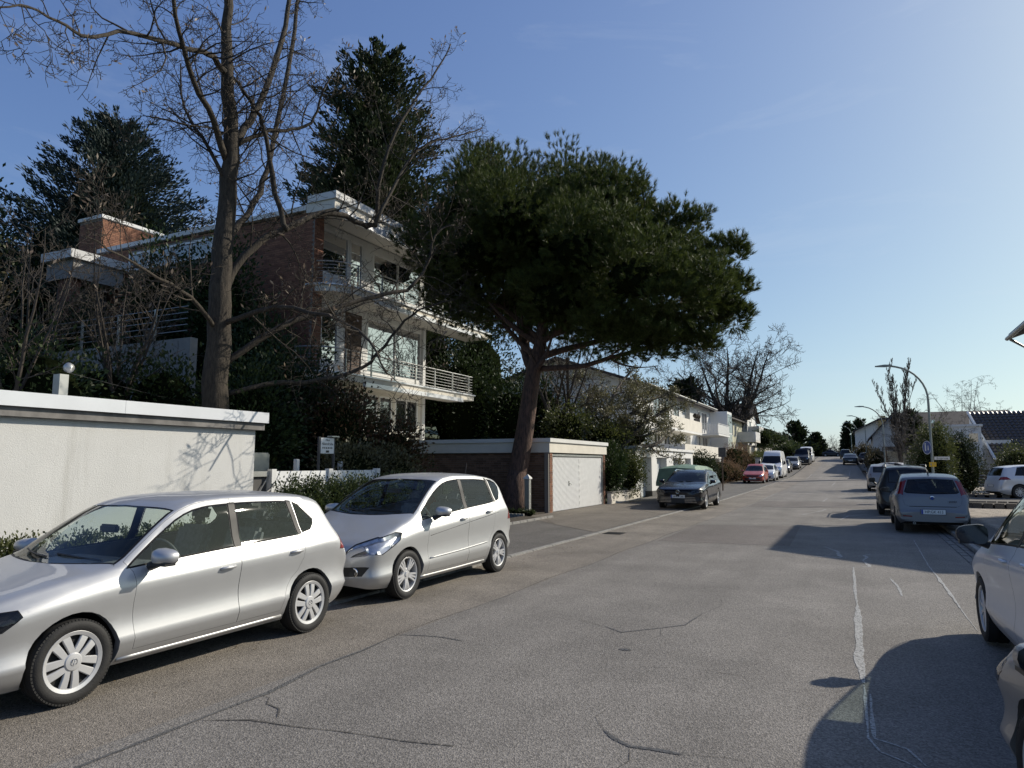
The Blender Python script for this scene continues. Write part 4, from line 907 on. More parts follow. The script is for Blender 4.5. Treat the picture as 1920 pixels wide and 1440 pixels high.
def bricks(parent, o, u, n, length, height, mt, nparts=0, holes=(), bl=.24, bh=.071, j=.011, proud=.02, cam_p=(0, 0, 1.74)):
    o = Vector(o); u = Vector(u).normalized(); n = Vector(n).normalized(); w = Vector((0, 0, 1)); cells = []
    row = 0; z = 0
    while z+bh <= height+1e-6:
        x = -(bl+j)/2 if row % 2 else 0
        while x < length-.02:
            a = max(x, 0); b = min(x+bl, length)
            if b-a > .05 and not any(h[0] < (a+b)/2 < h[1] and h[2] < z+bh/2 < h[3] for h in holes): cells.append((a, b, z))
            x += bl+j
        z += bh+j; row += 1
    cp = Vector(cam_p); cells.sort(key=lambda c: ((o+u*((c[0]+c[1])/2)+w*c[2])-cp).length)
    rot = Matrix((u, n, w)).transposed().to_4x4()
    for c in cells[:nparts]:
        key = (round(c[1]-c[0], 2), mt.name)
        if key not in BR_ME:
            b = MB(); h = (c[1]-c[0])/2; b.box(-h, h, -.01, proud, 0, bh); t = b.build('brick', mt, None, bevel=.004, seg=1); BR_ME[key] = t.data; col.objects.unlink(t)
        q = bpy.data.objects.new('brick', BR_ME[key]); col.objects.link(q)
        q.matrix_world = Matrix.Translation(o+u*((c[0]+c[1])/2)+w*c[2]+n*rng.uniform(-.002, .002)) @ rot
        mw = q.matrix_world.copy(); q.parent = parent; q.matrix_parent_inverse = Matrix.Translation(parent_loc(parent)).inverted(); q.matrix_basis = mw
    if len(cells) > nparts:
        b = MB()
        for c in cells[nparts:]:
            p = [o+u*x+n*y+w*(c[2]+zz) for zz in (0, bh) for y in (0, proud) for x in (c[0], c[1])]
            b.add(p, [(4, 5, 7, 6), (2, 6, 7, 3), (0, 4, 6, 2), (1, 3, 7, 5), (0, 2, 3, 1)])
        q = b.build('brick_field', mt, None); q.parent = parent; q.matrix_parent_inverse = Matrix.Translation(parent_loc(parent)).inverted(); q['kind'] = 'stuff'
def parent_loc(p):
    v = Vector(p.location)
    while p.parent: p = p.parent; v += Vector(p.location)
    return v
# All building roots sit at the world origin of their meshes: parts are given in world coordinates
def thing(name, label, cat, group=None): return empty(name, (0, 0, 0), 0, label, cat, group)
def window_x(parent, X, y0, y1, z0, z1, name='window', n=1, glass='win', fr=.06, depth=.05, sill=False):
    """window in a wall facing +X: frame with n panes"""
    f = MB(); f.box(X-.03, X+depth, y0, y0+fr, z0, z1); f.box(X-.03, X+depth, y1-fr, y1, z0, z1)
    f.box(X-.03, X+depth-.002, y0+fr, y1-fr, z0, z0+fr); f.box(X-.03, X+depth-.002, y0+fr, y1-fr, z1-fr, z1)
    for k in range(1, n): c = y0+(y1-y0)*k/n; f.box(X-.03, X+depth-.004, c-fr*.5, c+fr*.5, z0+fr, z1-fr)
    w = f.build(name, M['frame'], parent)
    for k in range(n):
        a = y0+(y1-y0)*k/n; b = y0+(y1-y0)*(k+1)/n; box('pane', X-.01, X+.004, a+fr*.4, b-fr*.4, z0+fr*.4, z1-fr*.4, M[glass], w)
    if sill: box('sill', X, X+.12, y0-.04, y1+.04, z0-.05, z0-.003, M['frame'], w)
    return w
def window_y(parent, Y, x0, x1, z0, z1, n=1, glass='win', fr=.06, depth=.05):
    f = MB(); f.box(x0, x0+fr, Y-depth, Y+.03, z0, z1); f.box(x1-fr, x1, Y-depth, Y+.03, z0, z1)
    f.box(x0+fr, x1-fr, Y-depth+.002, Y+.03, z0, z0+fr); f.box(x0+fr, x1-fr, Y-depth+.002, Y+.03, z1-fr, z1)
    for k in range(1, n): c = x0+(x1-x0)*k/n; f.box(c-fr*.5, c+fr*.5, Y-depth+.004, Y+.03, z0+fr, z1-fr)
    w = f.build('window', M['frame'], parent)
    for k in range(n):
        a = x0+(x1-x0)*k/n; b = x0+(x1-x0)*(k+1)/n; box('pane', a+fr*.4, b-fr*.4, Y-.004, Y+.01, z0+fr*.4, z1-fr*.4, M[glass], w)
    return w
# ------------------------------------------------------------------ white garage block on the left
t = thing('garage_block', 'long white roughcast garage wall with metal roof edge beside the front left car', 'garage')
box('wall', -16.5, -9.7, -6, 9.24, 0, 2.42, M['render_white'], t)
f = MB(); f.box(-16.6, -9.60, -6.1, 9.36, 2.345, 2.47); f.build('roof_board', M['fascia_old'], t)
yy = [-6.15, 2.2, 6.62, 9.0, 9.40]
for a, b in zip(yy, yy[1:]): box('fascia_sheet', -9.72, -9.54, a+.002, b-.002, 2.472, 2.66, M['fascia'], t)
box('roof_deck', -16.62, -9.725, -6.15, 9.46, 2.472, 2.64, M['fascia'], t)
t = thing('fence_post', 'grey post with a wall lamp rising behind the white garage roof', 'post')
box('post', -12.08, -11.9, 7.05, 7.2, 1, 3.24, M['steel'], t)
b = MB(); b.lathe([(0, .0), (.07, .01), (.09, .06), (.07, .11), (0, .13)], 14, axis='x'); o = b.build('floodlight', M['steel'], t, smooth=True); o.location = (-11.98, 7.2, 3.36)
# ------------------------------------------------------------------ brick garage
t = thing('brick_garage', 'brown brick double garage with white herringbone board door', 'garage')
box('core', -17.5, -10.02, 23.12, 29.18, 0, 2.14, M['mortar'], t); 
b = MB(); b.box(-17.6, -9.84, 22.98, 29.3, 2.15, 2.52); b.build('concrete_beam', M['off_white'], t)
b = MB(); b.box(-17.66, -9.78, 22.92, 29.36, 2.522, 2.66); b.build('roof_edge', M['white'], t)
box('pier_core', -10.05, -9.9, 23.0, 23.34, 0, 2.148, M['mortar'], t); box('pier_core', -10.05, -9.9, 28.94, 29.2, 0, 2.148, M['mortar'], t)
bricks(t, (-17.0, 23.12, 0), (1, 0, 0), (0, -1, 0), 6.98, 2.15, M['brick_dark'], 210)
bricks(t, (-9.9, 23.1, 0), (0, 1, 0), (1, 0, 0), .24, 2.15, M['brick'], 30)
bricks(t, (-9.9, 28.95, 0), (0, 1, 0), (1, 0, 0), .24, 2.15, M['brick'], 30)
d = thing_part = empty('garage_door'); d.parent = t
for q_ in ((23.34, 23.42, 0, 2.1), (28.86, 28.94, 0, 2.1), (23.421, 28.859, 2.02, 2.1)): box('door_frame', -9.99, -9.9, *q_, M['steel'], d)
box('door_leaf', -9.985, -9.962, 23.43, 28.85, .02, 2.01, M['plinth'], d)
def clip_band(y0, y1, z0, z1, side_, k, w):
    # diagonal board: line z = c +/- 1.75*(y-yc)
    sl = 1.9 if side_ > 0 else -1.9; poly = []
    # band between c0 and c1 where c = z - sl*y
    c0 = k; c1 = k+w; P_ = [(y0, z0), (y1, z0), (y1, z1), (y0, z1)]
    def clip(P_, f):
        out = []
        for i in range(len(P_)):
            a, b = P_[i], P_[(i+1) % len(P_)]; fa, fb = f(a), f(b)
            if fa >= 0: out.append(a)
            if fa*fb < 0: t_ = fa/(fa-fb); out.append((a[0]+(b[0]-a[0])*t_, a[1]+(b[1]-a[1])*t_))
        return out
    P_ = clip(P_, lambda p: p[1]-sl*p[0]-c0); P_ = clip(P_, lambda p: c1-(p[1]-sl*p[0])) if P_ else P_
    return P_
for s_, ya, yb in ((1, 23.45, 26.13), (-1, 26.15, 28.83)):
    sl = 1.9*s_; cs = [z-sl*y for y in (ya, yb) for z in (.04, 1.99)]; k = min(cs); w = .235
    while k < max(cs):
        pl = clip_band(ya, yb, .04, 1.99, s_, k+.034, w-.068)
        if len(pl) >= 3: MB().prism(pl, -9.960, -9.935, lambda u, v, h: (h, u, v)).build('door_board', M['door_white'], d)
        k += w
b = MB(); b.tube([(-9.935, 25.05, 1.0), (-9.88, 25.05, 1.0), (-9.88, 25.2, .97)], .012, 6); b.box(-9.937, -9.925, 25.0, 25.1, .93, 1.1); b.build('handle', M['steel'], d)
# bollard light beside the pine
t = thing('bollard_light', 'short grey square bollard with white cap beside the pine trunk', 'bollard')
box('post', -10.32, -10.15, 21.9, 22.07, 0, 1.22, M['steel'], t)
b = MB(); b.box(-10.35, -10.12, 21.87, 22.1, 1.225, 1.27); b.add([(-10.35, 21.87, 1.27), (-10.12, 21.87, 1.27), (-10.12, 22.1, 1.27), (-10.35, 22.1, 1.27), (-10.235, 21.985, 1.4)], [(0, 1, 4), (1, 2, 4), (2, 3, 4), (3, 0, 4)]); b.build('cap', M['white'], t)
# ------------------------------------------------------------------ three-storey brick house
hs = thing('brick_house', 'three-storey brick house with white balconies behind the bare tree', 'house')
box('wall', -29, -17.65, 18.53, 26.15, 1.5, 10.66, M['mortar'], hs)
bricks(hs, (-29, 18.53, 3.0), (1, 0, 0), (0, -1, 0), 11.97, 7.75, M['brick'], 150, holes=[(2.0, 7.0, 6.55, 7.6)])
box('brick_pier', -17.645, -16.98, 18.531, 18.99, 1.5, 10.655, M['mortar'], hs)
bricks(hs, (-16.98, 18.53, 4.9), (0, 1, 0), (1, 0, 0), .47, 5.85, M['brick'], 150)
window_y(hs, 18.5, -27.0, -22.05, 9.72, 10.5, 4, 'win', .09)
box('wall_coping', -29.1, -17.31, 18.4, 26.3, 10.78, 10.96, M['white'], hs)
def slab_plan(x0, x1, y0, y1, rc=1.3):
    c = [(x0, y0), (x1-rc, y0)]+[(x1-rc+rc*math.sin(a), y0+rc-rc*math.cos(a)) for a in np.linspace(.2, math.pi/2, 6)]+[(x1, y1), (x0, y1)]
    return c
def slab(name, pl, z0, z1, m): return MB().prism(pl, z0, z1, lambda u, v, h: (u, v, h)).build(name, m, hs)
# roof
MB().prism([(-17.3, 18.42), (-16.0, 18.42), (-16.0, 26.6), (-17.3, 26.6)], 10.66, 11.0, lambda u, v, h: (u, v, h)).build('roof', M['off_white'], hs)
MB().prism([(-17.2, 18.36), (-15.9, 18.36), (-15.9, 26.7), (-17.2, 26.7)], 11.003, 11.26, lambda u, v, h: (u, v, h)).build('roof_edge', M['white'], hs)
b = MB(); b.box(-15.98, -15.86, 18.6, 26.5, 10.40, 10.66); b.build('awning_box', M['fascia'], hs)
# chimney block and rear wing
ch = box('chimney', -30.7, -29.15, 18.6, 21.5, 8, 12.45, M['mortar'], hs); 
bricks(ch, (-30.7, 18.6, 10.2), (1, 0, 0), (0, -1, 0), 1.55, 2.2, M['brick'], 0); bricks(ch, (-29.15, 18.6, 10.6), (0, 1, 0), (1, 0, 0), 2.9, 1.85, M['brick'], 0)
b = MB(); b.box(-30.78, -29.07, 18.52, 21.58, 12.452, 12.60); b.build('chimney_cap', M['white'], ch)
wg = MB(); wg.box(-28.9, -27.2, 16.3, 18.4, 9.0, 9.75); wg.build('wing_fascia', M['grey_wall'], hs); box('wing_roof', -29.0, -27.05, 16.1, 18.45, 9.753, 10.1, M['white'], hs)  # white fascia coloured grey, its shade is put into the colour
box('wing_wall', -28.8, -28.2, 16.7, 18.4, 2, 9.0, M['plinth'], hs); cp_ = box('wing_pier', -28.2, -27.4, 16.4, 16.8, 2, 9.0, M['mortar'], hs)
bricks(cp_, (-28.2, 16.4, 3.5), (1, 0, 0), (0, -1, 0), .8, 5.5, M['brick'], 0); bricks(cp_, (-27.4, 16.4, 3.5), (0, 1, 0), (1, 0, 0), .4, 5.5, M['brick'], 0)
# terrace with railing in the dark between wing and tree
tr = box('terrace', -24, -17.2, 13.8, 14.05, 2, 5.4, M['grey_wall'], hs)
for x in (-22.2, -20.4, -18.7): box('railing_post', x-.03, x+.03, 13.72, 13.78, 5.4, 6.35, M['steel'], tr)
for k in range(5): MB().tube([(-23.8, 13.75, 5.6+k*.18), (-17.3, 13.75, 5.6+k*.18)], .012, 5).build('railing_rod', M['steel'], tr)
# floors
FX = -17.35
def balcony(z, y0, y1, ywrap):
    s_ = slab('balcony_slab', slab_plan(-17.4, -16.0, y0, y1), z-.22, z, M['off_white'])
    MB().prism(slab_plan(-17.3, -15.93, y0-.05, y1+.05), z+.002, z+.06, lambda u, v, h: (u, v, h)).build('slab_edge', M['fascia'], s_)
    box('awning_box', -15.99, -15.85, y0+2.2, y1-1.2, z-.36, z-.20, M['fascia'], s_)
    rl = empty('railing'); rl.parent = hs; pts = []
    path = [(-17.2, y0+.02)]+[(x, y) for x, y in slab_plan(-17.4, -16.05, y0+.05, y1)[1:-2]]+[(-16.05, y1-.05), (-17.4, y1-.05)]
    P3 = [Vector((x, y, 0)) for x, y in path]
    for k in range(7):
        zz = z+.14+k*.125; MB().tube([(p.x, p.y, zz) for p in P3], .011 if k < 6 else .024, 6).build('rail', M['steel'], rl)
    yk = np.arange(y0+1.3, y1, 1.45)
    for y in yk: box('post', -16.075, -16.025, y-.025, y+.025, z-.25, z+.91, M['steel'], rl)
    box('post', -17.22, -17.17, y0, y0+.05, z, z+.91, M['steel'], rl)
balcony(8.05, 18.55, 30.0, 1); balcony(4.88, 18.0, 28.4, 1)
# storey walls facing the street
def storey(z0, z1, y0, y1, wins, m='white'):
    # wall strips around the windows (wins: y0,y1,z0,z1,n,glass)
    ys = sorted(wins); w = MB(); prev = y0
    for a, b, c, d, n, g in ys:
        w.box(FX-.25, FX, prev, a, z0, z1); w.box(FX-.25, FX-.001, a, b, z0, c); 
        if d < z1: w.box(FX-.25, FX-.001, a, b, d, z1)
        prev = b
    w.box(FX-.25, FX, prev, y1, z0, z1); w.build('storey_wall', M[m], hs)
    for a, b, c, d, n, g in ys: window_x(hs, FX-.06, a, b, c, d, n=n, glass=g, fr=.08)
storey(8.06, 10.66, 19.0, 26.15, [(19.02, 20.9, 8.75, 10.45, 1, 'win_bright'), (20.95, 21.75, 8.12, 10.45, 1, 'win_bright'), (22.4, 25.9, 8.7, 10.35, 2, 'win_bright')])
storey(4.89, 7.82, 19.0, 26.15, [(19.4, 20.4, 5.5, 7.5, 1, 'win_bright'), (22.1, 26.0, 5.35, 7.6, 2, 'win_bright')])
dr_ = box('balcony_door', FX-.10, FX+.01, 20.75, 21.75, 4.95, 7.55, M['wood'], hs)
box('corner_post', -17.5, -17.25, 26.0, 26.2, 2.4, 7.8, M['white'], hs)
storey(2.3, 4.66, 18.3, 26.15, [(19.2, 21.5, 3.1, 4.5, 2, 'win'), (22.0, 22.9, 3.05, 4.5, 1, 'win'), (23.0, 23.9, 3.05, 4.5, 1, 'win'), (24.1, 25.8, 3.05, 4.5, 2, 'win')], 'off_white')
b = MB(); b.box(-18, -17.0, 19, 26.3, 2.0, 2.6); b.build('base_ledge', M['off_white'], hs)
# ------------------------------------------------------------------ fence, sign, entrance
ft = thing('board_fence', 'low white fence of diagonal boards behind the hedge', 'fence')
for p in (10.28, 11.93, 13.6): box('post', -10.36, -10.24, p-.06, p+.06, 0, 1.64, M['white'], ft)
for y0, y1, s_ in ((10.36, 11.86, 1), (12.0, 13.53, -1)):
    sl = 1.9*s_; cs = [z-sl*y for y in (y0, y1) for z in (.3, 1.6)]; k = min(cs); w = .56
    while k < max(cs):
        pl = clip_band(y0, y1, .3, 1.6, s_, k+.03, w-.06)
        if len(pl) >= 3: MB().prism(pl, -10.32, -10.29, lambda u, v, h: (h, u, v)).build('board', M['door_white'], ft)
        k += w
gt_ = thing('garden_gate', 'dark metal garden gate with crossed bars beside the white garage', 'gate')
box('frame_rail', -10.34, -10.3, 9.3, 10.2, .2, .25, M['steel'], gt_); box('frame_rail', -10.34, -10.3, 9.3, 10.2, 1.5, 1.6, M['steel'], gt_)
for a, c in (((9.3, .25), (10.2, 1.5)), ((9.3, 1.5), (10.2, .25))): MB().tube([(-10.32, a[0], a[1]), (-10.32, c[0], c[1])], .012, 5).build('bar', M['steel'], gt_)
box('gate_sheet', -10.38, -10.36, 9.3, 10.2, .25, 1.5, M['plinth'], gt_)
t = thing('utility_cabinet', 'grey metal utility cabinet in the shade behind the garden gate', 'cabinet')
box('case', -12.7, -12.3, 11.5, 12.2, .5, 2.0, M['steel'], t, bevel=.03); box('door', -12.295, -12.285, 11.54, 12.16, .55, 1.95, M['steel'], t)
for k, (x, y) in enumerate(((-11.3, 12.0), (-11.4, 13.6))):
    t = tag(box('path_bollard', x-.05, x+.05, y-.05, y+.05, 0, 1.85-.05*k, M['white'], bevel=.01), ['white square post left of the garden sign behind the fence', 'white square post nearest the garden sign behind the fence'][k], 'post', 'posts behind the white fence')
sg = thing('garden_sign', 'small white house sign on two thin posts in front of the shrubs', 'sign')
for y in (12.38, 12.88): box('post', -11.03, -10.98, y-.02, y+.02, .2, 2.36, M['plinth'], sg)
bd = box('board', -11.0, -10.97, 12.41, 12.85, 1.98, 2.34, M['plate'], sg); box('lamp_strip', -11.05, -10.9, 12.7, 12.95, 2.36, 2.39, M['steel'], sg)
text_mesh('lettering', 'Haus', .07, M['ink'], bd, frame((-10.968, 12.63, 2.29), (0, 1, 0), (0, 0, 1), (1, 0, 0)))
text_mesh('lettering', 'Abendruhe', .085, M['ink'], bd, frame((-10.968, 12.63, 2.20), (0, 1, 0), (0, 0, 1), (1, 0, 0)))
box('sign_mark', -10.969, -10.966, 12.58, 12.68, 2.0, 2.05, M['ink'], bd)
for k in range(6): box('sign_mark', -10.969, -10.966, 12.46+k*.06, 12.49+k*.06, 2.09, 2.125, M['ink'], bd)
# ------------------------------------------------------------------ row of white garages
t = thing('garage_row', 'white row of narrow garages with four recessed doors', 'garage')
yd = [(34.75, 36.9), (38.0, 40.2), (41.8, 43.9), (45.0, 46.7)]; b = MB(); prev = 33.9
for a, c in yd: b.box(-10.3, -9.9, prev, a, .0, 2.1); prev = c
b.box(-10.3, -9.9, prev, 47.3, 0, 2.1); b.box(-10.32, -9.898, 33.9, 47.3, 2.1, 2.48); b.box(-16, -10.3, 33.9, 47.3, 0, 2.4); b.build('wall', M['white'], t)
box('roof_edge', -16.1, -9.8, 33.8, 47.4, 2.49, 2.64, M['white'], t)
for a, c in yd: dd = box('garage_door', -10.299, -10.27, a, c, .05, 2.1, M['door_grey'], t); box('handle', -10.27, -10.24, (a+c)/2-.06, (a+c)/2+.06, .95, .99, M['steel'], dd)
prev = 33.9
for a, c in yd: box('plinth', -10.3, -9.885, prev-.005, a+.005, 0, .32, M['plinth'], t); prev = c
t = thing('low_wall', 'low pale retaining wall under the rhododendron bushes', 'wall')
box('wall_body', -9.85, -9.65, 29.3, 33.75, 0, .48, M['off_white'], t); box('coping', -9.88, -9.62, 29.28, 33.78, .483, .54, M['concrete'], t)
# ------------------------------------------------------------------ apartment houses on the left
def gable_house(name, label, x0, x1, y0, y1, zb_, ze, zri, wall, roofm, ov=.6, cat='house', ridge='y', group=None, th=.16):
    t = thing(name, label, cat, group)
    b = MB(); xm = (x0+x1)/2; ym = (y0+y1)/2
    if ridge == 'y':
        for y in (y0, y1): pass
        V = [(x0, y0, zb_), (x1, y0, zb_), (x1, y0, ze), (xm, y0, zri), (x0, y0, ze)]; V += [(x, y1, z) for x, y, z in V]
        sl = (zri-ze)/(xm-x0); r = [(x0-ov, ze-sl*ov), (xm, zri), (x1+ov, ze-sl*ov)]; pts = [(x, z+.02) for x, z in r]+[(x, z+.02+th) for x, z in r[::-1]]
        rf = MB().prism(pts, y0-ov, y1+ov, lambda u, v, h: (u, h, v))
    else:
        V = [(x0, y0, zb_), (x0, y1, zb_), (x0, y1, ze), (x0, ym, zri), (x0, y0, ze)]; V += [(x1, y, z) for x, y, z in V]
        sl = (zri-ze)/(ym-y0); r = [(y0-ov, ze-sl*ov), (ym, zri), (y1+ov, ze-sl*ov)]; pts = [(x, z+.02) for x, z in r]+[(x, z+.02+th) for x, z in r[::-1]]
        rf = MB().prism(pts, x0-ov, x1+ov, lambda u, v, h: (h, u, v))
    b.add(V, [(0, 1, 2, 3, 4), (5, 6, 7, 8, 9), (0, 1, 6, 5), (1, 2, 7, 6), (2, 3, 8, 7), (3, 4, 9, 8), (4, 0, 5, 9)]); b.build('wall', wall, t); rf.build('roof', roofm, t)
    return t
t = gable_house('apartment_house', 'white apartment house with dark eaves behind the magnolia', -25, -13.6, 47, 62.2, 1, 7.35, 9.3, M['white'], M['roof_dark'], .8)
MB().tube([(-12.72, 46.5, 7.25), (-12.72, 62.8, 7.25)], .07, 8).build('gutter', M['steel'], t); MB().tube([(-13.5, 62.0, 0), (-13.5, 62.0, 7.1)], .05, 6).build('downpipe', M['steel'], t)
for z in (4.2, 1.9):
    bl_ = box('balcony', -13.6, -12.0, 50.5, 61.5, z, z+.18, M['white'], t); box('parapet', -12.1, -12.0, 50.5, 61.5, z+.183, z+1.1, M['off_white'], bl_); box('parapet_end', -13.6, -12.1, 61.4, 61.5, z+.183, z+1.1, M['off_white'], bl_)
for y in (51.5, 54.5, 58): window_x(t, -13.6, y, y+1.8, 5.3, 6.8, n=2); window_x(t, -13.6, y, y+1.8, 2.9, 4.1, n=2)
for k, y in enumerate((59.0, 59.7, 60.4)):
    b = MB(); b.lathe([(0, 0), (.1, 0), (.14, .2), (.0, .21)], 10); o = b.build('flower_box', M['plinth'], t); o.location = (-12.05, y, 5.3)
    o = MB(); o.lathe([(0, 0), (.16, .12), (.2, .28), (.1, .42), (0, .46)], 8); o = o.build('clipped_plant', M['soil'], t); o.location = (-12.05, y, 5.5)
box('terrace_wall', -13.6, -10.4, 47.4, 61.0, 2.2, 3.1, M['off_white'], t)
t = gable_house('balcony_house', 'white apartment house with slatted balconies and glazed bay', -25, -13.3, 62.9, 74.5, 1, 7.2, 9.6, M['white'], M['roof_dark'], .6)
for z in (4.35, 1.95):
    bl_ = box('balcony', -13.3, -11.3, 65.5, 71.8, z, z+.16, M['white'], t)
    MB().tube([(-13.2, 65.55, z+1.1), (-11.35, 65.55, z+1.1), (-11.35, 71.8, z+1.1)], .03, 6).build('handrail', M['white'], bl_)
    for k in range(24): box('slat', -11.37, -11.34, 65.5+k*.26, 65.7+k*.26, z+.2, z+1.02, M['frame'], bl_)
    for k in range(8): box('slat', -13.1+k*.23, -12.95+k*.23, 65.53, 65.56, z+.2, z+1.02, M['frame'], bl_)
for z in (4.7, 2.3): window_x(t, -13.3, 66.2, 67.2, z, z+2.0, n=1); window_x(t, -13.3, 68, 70.5, z+.3, z+2.0, n=2)
bay = box('glazed_bay', -13.3, -11.6, 72.4, 75.2, .5, 7.0, M['frame'], t)
for k in range(3):
    for z in (.9, 2.9, 4.9): box('pane', -11.595, -11.58, 72.5+k*.9, 73.3+k*.9, z, z+1.85, M['win_bright'], bay)
MB().tube([(-12.5, 62.5, 7.15), (-12.5, 72, 7.15)], .07, 8).build('gutter', M['steel'], t)
t = gable_house('yellow_house', 'pale yellow house with a jutting balcony below the plane tree', -25, -13.0, 77, 92, 1, 7.0, 9.2, M['yellow'], M['roof_dark'], .6)
for y in (78.5, 81, 83.5, 86):
    for z in (5.0, 2.6): window_x(t, -13.0, y, y+1.1, z, z+1.5, n=1)
bl_ = box('balcony', -13.0, -10.9, 88.2, 92.5, 4.35, 4.6, M['off_white'], t); box('parapet', -11.05, -10.9, 88.2, 92.5, 4.603, 5.6, M['white'], bl_); box('parapet_end', -13, -11.05, 88.2, 88.35, 4.603, 5.6, M['off_white'], bl_)
box('stone_base', -13.02, -12.9, 77, 92, .5, 2.1, M['ochre'], t)
t = gable_house('white_house', 'white house with steep gable just past the plane tree trunk', -22, -13.4, 100, 110, 1, 7.9, 10.2, M['white'], M['roof_dark'], .5, ridge='x')
for z in (4.0, 6.2): window_y(t, 100, -16.4, -15.4, z, z+1.4, 1)
for z in (3.6, 6.4): window_x(t, -13.4, 102, 103.4, z, z+1.3, n=1)
box('balcony', -13.4, -12, 101, 106, 6.0, 6.9, M['white'], t)
t = gable_house('brown_house', 'brown timber house with broad eaves further up the left side', -21, -13, 116, 128, 1.8, 7.2, 8.6, M['wood'], M['roof_dark'], 1.2)
window_x(t, -13, 118, 120, 5, 6.4, n=2)
t = gable_house('bungalow', 'low brown bungalow with shallow roof near the crest on the left', -20, -12.5, 134, 146, 2, 6.4, 7.6, M['ochre'], M['roof_dark'], 1.2)
window_x(t, -12.5, 137, 139, 4.8, 6, n=2)
t = thing('garden_wall', 'pale concrete retaining wall below the clipped bushes', 'wall')
box('wall_body', -12.6, -12.3, 93, 118, .5, 4.0, M['off_white'], t); box('coping', -12.7, -12.2, 93, 118, 4.003, 4.12, M['concrete'], t)
t = thing('gate_pillar', 'white gate pillar in front of the clipped hedge bank', 'pillar')
box('shaft', -9.6, -9.1, 76.5, 77, 0, 2.3, M['white'], t); box('cap', -9.65, -9.05, 76.45, 77.05, 2.303, 2.42, M['concrete'], t)
t = thing('street_cabinet', 'grey metal cabinet on the pavement behind the white van', 'cabinet')
box('case', -9.4, -8.0, 84, 84.6, .6, 2.7, M['lamp_pole'], t, bevel=.04); box('door', -9.3, -8.1, 83.98, 83.998, .7, 2.6, M['lamp_pole'], t)
# sign on a pole by the black car
t = thing('pole_box', 'dark box on a thin brown pole behind the black estate car', 'sign')
MB().tube([(-7.62, 45, 0), (-7.6, 45, 2.2)], .04, 8).build('pole', M['wood'], t); box('box', -7.82, -7.36, 44.95, 45.05, 2.17, 2.75, M['plinth'], t)
# green tent trailer behind the black car
t = thing('trailer', 'green tarpaulin covered trailer parked behind the black estate car', 'trailer')
tp = mat('green_tarpaulin', (.13, .21, .15), .6, var=.2, scale=3, bump=.4, bscale=6); b = MB(); V = []
for (y, z, k) in ((31.6, 1.0, 1), (31.7, 1.62, .86), (32.3, 1.72, .7), (33.6, 1.78, .6), (35.2, 1.72, .7), (35.8, 1.6, .86), (35.9, 1.0, 1)): z -= .10; V += [(-7.35-.95, y, .75), (-7.35-.95*k, y, z), (-7.35, y, z+.06), (-7.35+.95*k, y, z), (-7.35+.95, y, .75)]
b.add(V, [(i*5+j, i*5+j+1, (i+1)*5+j+1, (i+1)*5+j) for i in range(6) for j in range(4)]+[(0, 1, 2, 3, 4), (30, 31, 32, 33, 34)]); b.build('tarpaulin', tp, t)
box('chassis', -8.2, -6.5, 31.7, 35.8, .45, .75, M['steel'], t)
for x in (-8.15, -6.55):
    b = MB(); b.lathe([(.16, -.08), (.30, -.08), (.32, 0), (.30, .08), (.16, .08), (0, .05)], 20, axis='x'); o = b.build('wheel', M['rubber'], t); o.location = (x, 33.8, .33)
# ------------------------------------------------------------------ right side houses
t = thing('corner_house', 'house at the right edge showing only its eave corner', 'house')
box('wall', 5.6, 13.6, 23.6, 29.3, 0, 6.05, M['white'], t)
sl = math.tan(R(20)); pts = [(5.0, 6.12), (9.6, 6.12+4.6*sl), (14.2, 6.12)]; pts += [(x, z+.2) for x, z in pts[::-1]]
MB().prism(pts, 23.4, 29.7, lambda u, v, h: (u, h, v)).build('roof', M['roof_dark'], t)
b = MB(); b.add([(5.6, 23.6, 6.05), (13.6, 23.6, 6.05), (9.6, 23.6, 7.6), (5.6, 29.3, 6.05), (13.6, 29.3, 6.05), (9.6, 29.3, 7.6)], [(0, 1, 2), (3, 5, 4), (0, 2, 5, 3), (1, 4, 5, 2), (0, 3, 4, 1)]); b.build('gable', M['white'], t)
MB().tube([(4.95, 23.4, 6.15), (4.95, 29.72, 6.15)], .07, 8).build('gutter', M['steel'], t); MB().tube([(5.0, 29.5, 6.1), (5.5, 29.45, 5.7), (5.52, 29.4, 0)], .05, 8).build('downpipe', M['steel'], t)
for z in (1, 3.8): window_x(t, 5.59, 25, 26.5, z, z+1.3)
# white house with window + tiled roof house
t = thing('white_cube_house', 'white flat-roofed house with one small window behind the cypress hedge', 'house')
box('wall', 5.2, 7.75, 58, 66, 0, 4.35, M['white'], t); box('roof_edge', 5.1, 7.85, 57.9, 66.1, 4.353, 4.5, M['white'], t); box('annex', 7.76, 9.5, 58.6, 66, 0, 3.4, M['white'], t); window_y(t, 58, 6.95, 7.6, 3.2, 3.92, 1)
box('door', 6.85, 7.3, 57.96, 57.995, 0.1, 2.1, M['plinth'], t)
t = thing('tiled_house', 'house with a big dark glazed tile roof at the right edge', 'house')
